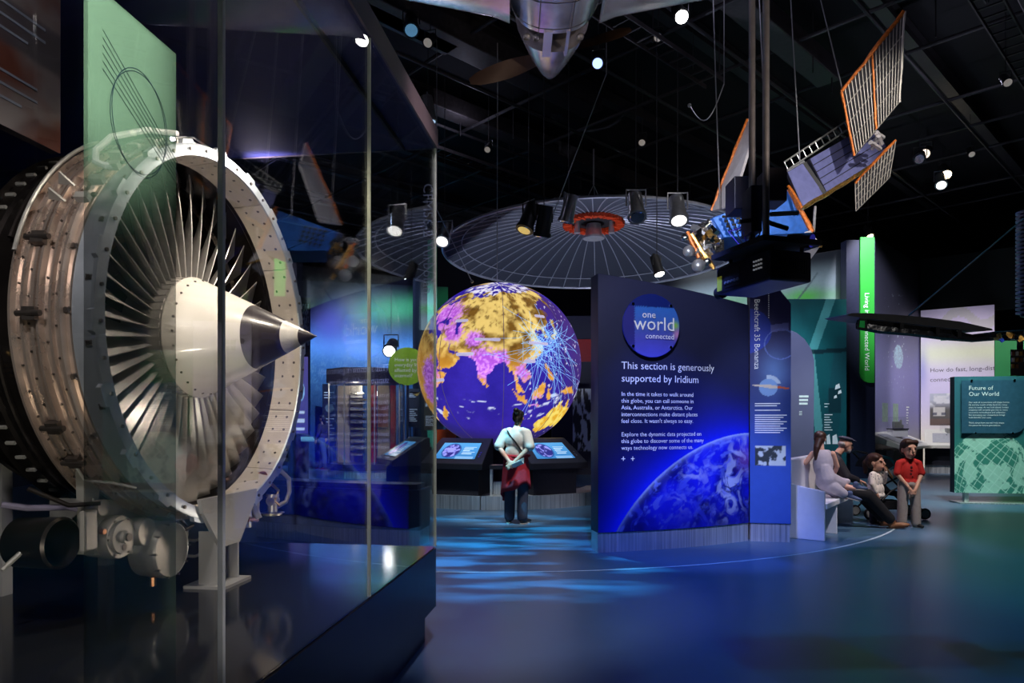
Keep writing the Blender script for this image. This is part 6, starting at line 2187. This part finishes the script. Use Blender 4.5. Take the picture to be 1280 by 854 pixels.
# --- visitor in front of the globe, back to the camera, hands behind her back, red garment round the waist
f = Fig('person in white T-shirt with a red jacket round the waist facing the globe', G(645, 654.5), 22, .985)
body = f.head((0, .09, 1.52), -10, 6)
body += f.chain([(0, .02, 1.32), (0, .06, 1.43), (0, .08, 1.48)], [.05, .048, .046])
body += [f.ell((0, 0, 1.20), (.155, .10, .16)), f.ell((0, -.01, 1.0), (.145, .10, .14)), f.ell((0, 0, .88), (.16, .11, .12))]
hand_l, hand_r = (-.02, -.20, .90), (.03, -.21, .87)
for sx, wr in ((-1, hand_l), (1, hand_r)):
    body += f.chain([(sx * .155, 0, 1.31), (sx * .235, -.08, 1.10), wr], [.052, .040, .027])
    body += f.chain([(sx * .09, 0, .86), (sx * .10, .01, .47), (sx * .10, -.01, .09)], [.085, .058, .042])
body += f.hand(hand_l, (.8, -.2, -.45), (0, 1, 0), .7) + f.hand(hand_r, (-.7, -.25, -.5), (0, 1, 0), .7)
remesh(body, 'body', m_skin, f.t, .008)
f.face()
f.hair(m_hair, [([(0, -.06, .06), (-.01, -.13, .10)], [.045, .040]), ([(0, -.07, -.02), (0, -.085, -.06)], [.05, .035])])
sh_ = [f.ell((0, -.005, 1.20), (.172, .118, .17)), f.ell((0, -.01, 1.02), (.165, .118, .16)), f.cap((0, 0, 1.31), .085, (0, .03, 1.37), .06)]
for sx in (-1, 1):
    sh_ += f.chain([(sx * .10, 0, 1.32), (sx * .165, 0, 1.30), (sx * .235, -.07, 1.12)], [.07, .072, .075])
remesh(sh_, 'tshirt', mat('tshirt_white', L(226, 222, 210), .8, 0, .05, 30, .2), f.t, .009)
tr_p = []
for sx in (-1, 1):
    tr_p += f.chain([(sx * .085, 0, .88), (sx * .10, .015, .47), (sx * .10, -.005, .10)], [.108, .082, .078])
tr_p += [f.ell((0, 0, .90), (.165, .12, .13))]
remesh(tr_p, 'trousers', m_denim, f.t, .010)
# red jacket tied at the waist: an open skirt, longer at her left
vs, nu_ = [], 48
for j in range(8):
    t = j / 7
    for i in range(nu_):
        a = 2 * PI * i / nu_
        fold = 1 + .05 * t * math.sin(a * 9) + .03 * t * math.sin(a * 5 + 1)
        hem = .99 - t * (.45 + .20 * max(0, -math.cos(a)) ** 1.5 * 1.0 + .05 * math.sin(a * 3))
        vs.append(f.w(((.180 + .035 * t) * fold * math.cos(a), (.135 + .05 * t) * fold * math.sin(a) - .01, hem)))
fs = [(j * nu_ + i, j * nu_ + (i + 1) % nu_, (j + 1) * nu_ + (i + 1) % nu_, (j + 1) * nu_ + i) for j in range(7) for i in range(nu_)]
jk = MB().add(vs, fs).build('waist_jacket', mat('jacket_red', L(176, 34, 52), .8, 0, .12, 30, .3), f.t, True, angle=180)
md = jk.modifiers.new('thick', 'SOLIDIFY'); md.thickness = .008
MB().tube([f.w(p) for p in ((.02, -.135, .975), (.10, -.13, .97), (.17, -.04, .98), (.18, .05, .98), (.10, .13, .98), (-.10, .13, .98), (-.18, .03, .98), (-.15, -.10, .975), (.02, -.135, .975))], .022, 8).build('jacket_knot', MATS['jacket_red'], f.t, True)
MB().tube([f.w(p) for p in ((-.15, .06, 1.33), (-.13, -.04, 1.36), (-.06, -.10, 1.28), (.04, -.125, 1.18), (.13, -.11, 1.05), (.17, -.03, .97))], .012, 6).build('bag_strap', m_shoe, f.t, True)
MB().tube([f.w(p) for p in ((-.15, .06, 1.33), (-.165, -.04, 1.28), (-.175, -.06, 1.15), (-.17, -.04, 1.0))], .010, 6).build('bag_strap', m_shoe, f.t, True)
for sx in (-1, 1):
    f.shoe((sx * .10, -.06, 0), (sx * .25, 1, 0))
pp_ = thing('leaflet', 'folded white leaflet held behind the back of the visitor at the globe', 'leaflet', f.w((.06, -.24, .86)))
a = [f.w(p) for p in ((.05, -.235, .82), (.22, -.26, .88), (.23, -.28, .97), (.07, -.25, .90))]
MB().slab(a, .006).build('sheet', mat('paper_white', L(232, 230, 224), .7), pp_)
a = [f.w(p) for p in ((.05, -.240, .82), (.22, -.268, .88), (.20, -.31, .93), (.04, -.28, .87))]
MB().slab(a, .004).build('sheet', MATS['paper_white'], pp_)

# --- faint far visitor seen through the case
f = Fig('person in a dark top and blue jeans walking far behind the case glass', G(404, 587.5), -70, 1.0)
body = f.head((0, .04, 1.53)) + f.chain([(0, 0, 1.34), (0, .02, 1.46)], [.05, .046]) + [f.ell((0, 0, 1.2), (.15, .10, .16)), f.ell((0, 0, .92), (.155, .11, .14))]
for sx in (-1, 1):
    body += f.chain([(sx * .16, 0, 1.32), (sx * .20, .02, 1.08), (sx * .19, .12, .90)], [.05, .04, .026]) + f.hand((sx * .19, .12, .90), (0, .3, -1), (-sx, 0, 0), .4)
    body += f.chain([(sx * .09, 0, .86), (sx * .10, sx * .10, .47), (sx * .10, sx * .16, .09)], [.085, .058, .042])
remesh(body, 'body', m_skin, f.t, .010)
f.face()
f.hair(m_hair, [([(0, -.07, .0), (0, -.08, -.12)], [.06, .05])])
remesh([f.ell((0, 0, 1.2), (.172, .12, .18)), f.ell((0, 0, 1.0), (.165, .12, .15))] + sum([f.chain([(sx * .15, 0, 1.32), (sx * .20, .02, 1.08), (sx * .19, .10, .94)], [.07, .06, .045]) for sx in (-1, 1)], []), 'jumper', mat('jumper_dark', L(46, 36, 46), .8), f.t, .011)
remesh(sum([f.chain([(sx * .085, 0, .9), (sx * .10, sx * .10, .47), (sx * .10, sx * .16, .10)], [.11, .078, .066]) for sx in (-1, 1)], []), 'jeans', mat('jeans_blue', L(56, 76, 120), .8), f.t, .011)
for sx in (-1, 1):
    f.shoe((sx * .10, sx * .16 - .05, 0), (0, 1, 0), mat('shoe_red_%d' % sx, L(120, 40, 36), .6))

# --- boy in a red T-shirt
f = Fig('boy in a red T-shirt and grey trousers standing with folded hands', G(1136, 659), 186, .73)
kd = 1.62
body = f.head((0, .01, 1.46), -4, 0, kd)
body += f.chain([(0, 0, 1.24), (0, .0, 1.38)], [.05, .05]) + [f.ell((0, 0, 1.06), (.125, .085, .14)), f.ell((0, 0, .85), (.13, .10, .13))]
for sx in (-1, 1):
    wr = (sx * .045, .16, .72)
    body += f.chain([(sx * .155, 0, 1.22), (sx * .205, .03, .98), wr], [.046, .040, .028]) + f.hand(wr, (-sx * .35, .1, -1), (0, -1, 0), .5)
    body += f.chain([(sx * .085, 0, .82), (sx * .115, .01, .44), (sx * .125, 0, .09)], [.09, .06, .045])
remesh(body, 'body', m_skin, f.t, .006)
f.face()
f.hair(m_hairb, [([(-.05, .052, .085), (.05, .052, .085)], [.030, .030])], 1.02)
ts = [f.ell((0, 0, 1.02), (.158, .112, .26)), f.cap((-.03, .0, .84), .118, (.03, 0, .84), .118), f.cap((-.03, 0, 1.25), .07, (.03, 0, 1.25), .07)]
for sx in (-1, 1):
    ts += f.chain([(sx * .11, 0, 1.23), (sx * .175, 0, 1.20), (sx * .215, .02, 1.02)], [.060, .062, .066])
ts_o = remesh(ts, 'tshirt', mat('tshirt_red', L(190, 34, 30), .8, 0, .08, 30, .2), f.t, .007)
for (x, z, a, b_) in ((0, 1.13, .022, .030), (.0, 1.07, .030, .016), (.01, 1.01, .024, .028), (-.02, .96, .016, .018)):
    MB().ball(f.w((x, .104, z)), (a * f.k, .012 * f.k, b_ * f.k), 10, 6, f.r).build('shirt_print', mat('print_dark_red%d' % int(z * 100), L(86, 14, 20), .8), f.t, True)
remesh(sum([f.chain([(sx * .08, 0, .80), (sx * .115, .01, .44), (sx * .125, 0, .08)], [.115, .092, .085]) for sx in (-1, 1)], []) + [f.ell((0, 0, .82), (.165, .125, .11))], 'trousers', mat('trousers_grey', L(168, 160, 156), .85, 0, .08, 20, .3), f.t, .008)
for sx in (-1, 1):
    f.shoe((sx * .125, -.06, 0), (sx * .25, 1, 0))

# --- small girl in a floral top, hand at her mouth
f = Fig('small girl in a white floral top eating with one hand at her mouth', G(1094, 655), 142, .62)
kd = 1.80
body = f.head((0, .02, 1.40), 0, -4, kd)
body += f.chain([(0, 0, 1.16), (0, 0, 1.30)], [.05, .05]) + [f.ell((0, 0, 1.02), (.14, .11, .15)), f.ell((0, 0, .80), (.15, .12, .13))]
body += f.chain([(.15, 0, 1.14), (.22, .05, .92), (.20, .12, .72)], [.05, .044, .032]) + f.hand((.20, .12, .72), (0, .3, -1), (-1, 0, 0), .4, 1.1)
body += f.chain([(-.15, 0, 1.14), (-.20, .10, .96), (-.07, .20, 1.24)], [.05, .044, .032]) + f.hand((-.07, .20, 1.24), (.4, -.1, .6), (.3, -1, 0), .9, 1.1)
for sx in (-1, 1):
    body += f.chain([(sx * .08, 0, .78), (sx * .09, .01, .42), (sx * .09, 0, .09)], [.09, .062, .048])
remesh(body, 'body', m_skin, f.t, .006)
f.face()
f.hair(m_hairb, [([(0, -.09, .05), (0, -.13, .0), (0, -.14, -.12)], [.03, .04, .025])], 1.03)
tp_ = [f.ell((0, 0, .96), (.185, .150, .25)), f.ell((0, 0, .78), (.22, .18, .22)), f.ell((0, 0, .66), (.245, .20, .10))]
tp_ += f.chain([(.10, 0, 1.15), (.15, 0, 1.13), (.225, .05, .92), (.205, .11, .75)], [.06, .068, .062, .05])
tp_ += f.chain([(-.10, 0, 1.15), (-.15, 0, 1.13), (-.205, .10, .96), (-.09, .185, 1.19)], [.06, .068, .062, .05])
to_ = remesh(tp_, 'floral_top', mat('floral_cream', L(226, 216, 206), .8), f.t, .007)
fm = MATS['floral_cream']
nt = fm.node_tree
vo = nt.nodes.new('ShaderNodeTexVoronoi'); vo.inputs['Scale'].default_value = 26
rp_ = nt.nodes.new('ShaderNodeValToRGB')
rp_.color_ramp.elements[0].position = .0; rp_.color_ramp.elements[0].color = (.30, .05, .05, 1)
rp_.color_ramp.elements[1].position = .30; rp_.color_ramp.elements[1].color = (.80, .74, .68, 1)
e_ = rp_.color_ramp.elements.new(.2); e_.color = (.10, .12, .20, 1)
tc_ = nt.nodes.new('ShaderNodeTexCoord')
nt.links.new(tc_.outputs['Object'], vo.inputs['Vector']); nt.links.new(vo.outputs['Distance'], rp_.inputs[0]); nt.links.new(rp_.outputs[0], nt.nodes['Principled BSDF'].inputs['Base Color'])
remesh(sum([f.chain([(sx * .08, 0, .74), (sx * .09, .01, .42), (sx * .09, 0, .08)], [.12, .10, .088]) for sx in (-1, 1)], []), 'leggings', mat('leggings_navy', L(24, 24, 40), .85), f.t, .008)
for sx in (-1, 1):
    f.shoe((sx * .09, -.05, 0), (0, 1, 0))

# --- older man with a flat cap sitting on the bench, legs stretched out
SB = BN(.28, 1.30, 0)
f = Fig('older man in dark clothes and flat cap sitting with legs stretched out', (SB.x, SB.y, 0), 93, .95)
body = f.head((0, .16, 1.19), 4, 12)
body += f.chain([(0, -.02, .98), (0, .10, 1.12)], [.055, .052]) + [f.ell((0, -.05, .85), (.16, .11, .17)), f.ell((0, -.05, .64), (.16, .12, .15)), f.ell((0, 0, .56), (.17, .14, .10))]
for sx in (-1, 1):
    wr = (sx * .10, .30, .68)
    body += f.chain([(sx * .17, -.03, .97), (sx * .23, .08, .74), wr], [.055, .045, .030]) + f.hand(wr, (-sx * .3, 1, -.3), (0, 0, -1), .5)
    body += f.chain([(sx * .09, .02, .55), (sx * .11, .42, .46), (sx * .12, .74, .12)], [.09, .062, .045])
remesh(body, 'body', m_skin, f.t, .009)
f.face()
q = lambda x, y, z: f.hc + f.hr @ (Vector((x, y, z)) * f.hk)
remesh([f.ell(q(0, -.05, .0), (.079, .055, .05), f.hr)], 'hair', mat('hair_grey', L(170, 166, 166), .6), f.t, .008)
remesh([f.ell(q(0, .052, -.075), (.045, .042, .038), f.hr)], 'beard', MATS['hair_grey'], f.t, .007)
remesh([f.ell(q(0, -.012, .088), (.093, .108, .032), f.hr), f.ell(q(0, .085, .078), (.068, .055, .014), f.hr)], 'flat_cap', mat('cap_slate', L(62, 66, 84), .8), f.t, .007)
ct = [f.ell((0, -.05, .85), (.19, .135, .19)), f.ell((0, -.05, .64), (.19, .15, .17)), f.cap((0, -.02, .98), .09, (0, .03, 1.03), .07)]
for sx in (-1, 1):
    ct += f.chain([(sx * .10, -.03, .99), (sx * .175, -.03, .96), (sx * .235, .08, .74), (sx * .11, .27, .69)], [.07, .078, .066, .048])
remesh(ct, 'jacket', mat('jacket_black', L(34, 32, 40), .7, 0, .2, 25, .3), f.t, .010)
remesh(sum([f.chain([(sx * .09, .0, .56), (sx * .115, .42, .47), (sx * .12, .72, .14)], [.115, .092, .075]) for sx in (-1, 1)], []), 'trousers', mat('trousers_black', L(18, 18, 26), .85), f.t, .010)
m_bshoe = mat('shoe_brown', L(146, 96, 62), .5)
for sx in (-1, 1):
    f.shoe((sx * .12, .71, .0), (sx * .12, 1, .10), m_bshoe, mat('sole_brown%d' % sx, L(70, 44, 30), .6), .29)

# --- girl in a grey dress kneeling on the bench, back to the camera
SB2 = BN(.27, .72, .45)
f = Fig('girl in a pale grey dress with a long dark ponytail kneeling on the white bench', (SB2.x, SB2.y, SB2.z), 6, .78)
body = f.head((-.02, .10, .98), 30, 10, 1.12)
body += f.chain([(-.01, .05, .76), (-.02, .08, .90)], [.048, .048]) + [f.ell((0, .02, .60), (.145, .10, .16)), f.ell((.03, -.02, .36), (.15, .12, .14))]
body += f.chain([(-.16, .04, .74), (-.27, .06, .58), (-.40, .08, .60)], [.048, .040, .028]) + f.hand((-.40, .08, .60), (-1, 0, -.1), (0, 0, -1), .4)
body += f.chain([(.16, .04, .74), (.25, .08, .52), (.24, .22, .36)], [.048, .040, .028]) + f.hand((.24, .22, .36), (0, 1, -.3), (0, 0, -1), .4)
body += f.chain([(.04, 0, .30), (.20, .22, .12), (.36, -.02, .02)], [.085, .060, .042]) + f.chain([(.08, 0, .30), (.30, .16, .20), (.50, .02, .16)], [.085, .060, .042])
remesh(body, 'body', m_skin, f.t, .007)
f.face()
f.hair(m_hairb, [([(0, -.06, -.02), (-.02, -.10, -.14), (-.03, -.11, -.22), (-.03, -.10, -.32)], [.06, .05, .038, .018])], 1.05)
dr_ = [f.ell((0, .02, .56), (.165, .122, .25)), f.cap((.0, .0, .50), .13, (.04, -.01, .32), .165), f.cap((-.08, .04, .75), .06, (.08, .04, .75), .06)]
dr_ += [f.cap((.06, 0, .30), .16, (.30, .16, .22), .13), f.cap((.02, 0, .28), .15, (.22, .10, .10), .11), f.cap((.30, .16, .24), .11, (.46, .20, .26), .05), f.cap((.10, -.06, .20), .11, (.30, -.04, .08), .08)]
remesh(dr_, 'dress', mat('dress_grey', L(176, 168, 180), .85, 0, .08, 14, .3), f.t, .008)
m_sn = mat('sneaker_blue_grey', L(70, 86, 122), .7)
for h, d_ in (((.36, -.05, .0), (1, -.25, -.25)), ((.48, .02, .14), (1, -.1, -.05))):
    f.shoe(h, d_, m_sn, None, .24)

# ------------------------------------------------------------------ stroller
sc_ = G(1140, 651) + Vector((.05, .10, 0))
stl = thing('baby_stroller', 'dark folding stroller with teal trim parked behind the children', 'stroller', sc_)
def ST(x, y, z):
    return sc_ + Vector((x, y, z))
m_fab = mat('stroller_fabric', L(22, 22, 30), .8)
m_tl = mat('teal_trim', L(60, 150, 170), .6)
for x in (-.62, .20):
    for y in (0, .42):
        w_ = MB().lathe([(-.02, .06), (-.022, .075), (0, .085), (.022, .075), (.02, .06)], 24, Matrix.Translation(ST(x, y, .085)) @ Matrix.Rotation(PI / 2, 4, 'Z'))
        wo = w_.build('wheel', m_shoe, stl, True)
        MB().cyl(ST(x, y - .018, .085), ST(x, y + .018, .085), .062, n=16).build('hub', m_gear, wo, True)
for y in (0, .42):
    MB().tube([ST(.20, y, .10), ST(-.10, y, .40), ST(-.50, y, .82), ST(-.66, y, .98)], .014, 8).build('frame_tube', m_shoe, stl, True)
    MB().tube([ST(-.62, y, .10), ST(-.30, y, .42), ST(.02, y, .58)], .014, 8).build('frame_tube', m_shoe, stl, True)
MB().tube([ST(-.66, 0, .98), ST(-.70, .21, 1.0), ST(-.66, .42, .98)], .018, 8).build('handle', m_shoe, stl, True)
MB().hexa([ST(x, y, z) for y in (.03, .39) for x, z in ((-.34, .36), (.02, .30), (.04, .38), (-.30, .44))]).build('seat', m_fab, stl, bevel=.015)
MB().hexa([ST(x, y, z) for y in (.03, .39) for x, z in ((-.36, .40), (-.30, .40), (-.50, .86), (-.56, .84))]).build('backrest', m_fab, stl, bevel=.015)
MB().lathe([(0, .22), (.18, .24), (.36, .22)], 12, Matrix.Translation(ST(-.42, .03, .72)) @ Matrix.Rotation(PI / 2, 4, 'Z'), a0=.2, a1=2.4).build('sun_hood', m_fab, stl, True)
MB().tube([ST(-.30, .02, .74), ST(-.22, .02, .80), ST(-.30, .02, .90), ST(-.44, .02, .94)], .02, 8).build('trim', m_tl, stl, True)
MB().hexa([ST(x, y, z) for y in (.04, .38) for x, z in ((-.50, .14), (-.05, .14), (-.05, .26), (-.50, .28))]).build('basket', m_fab, stl, bevel=.015)
MB().tube([ST(-.56, -.02, .90), ST(-.40, -.04, .78), ST(-.30, -.04, .62)], .012, 6).build('strap', mat('strap_tan', L(190, 140, 90), .6), stl, True)
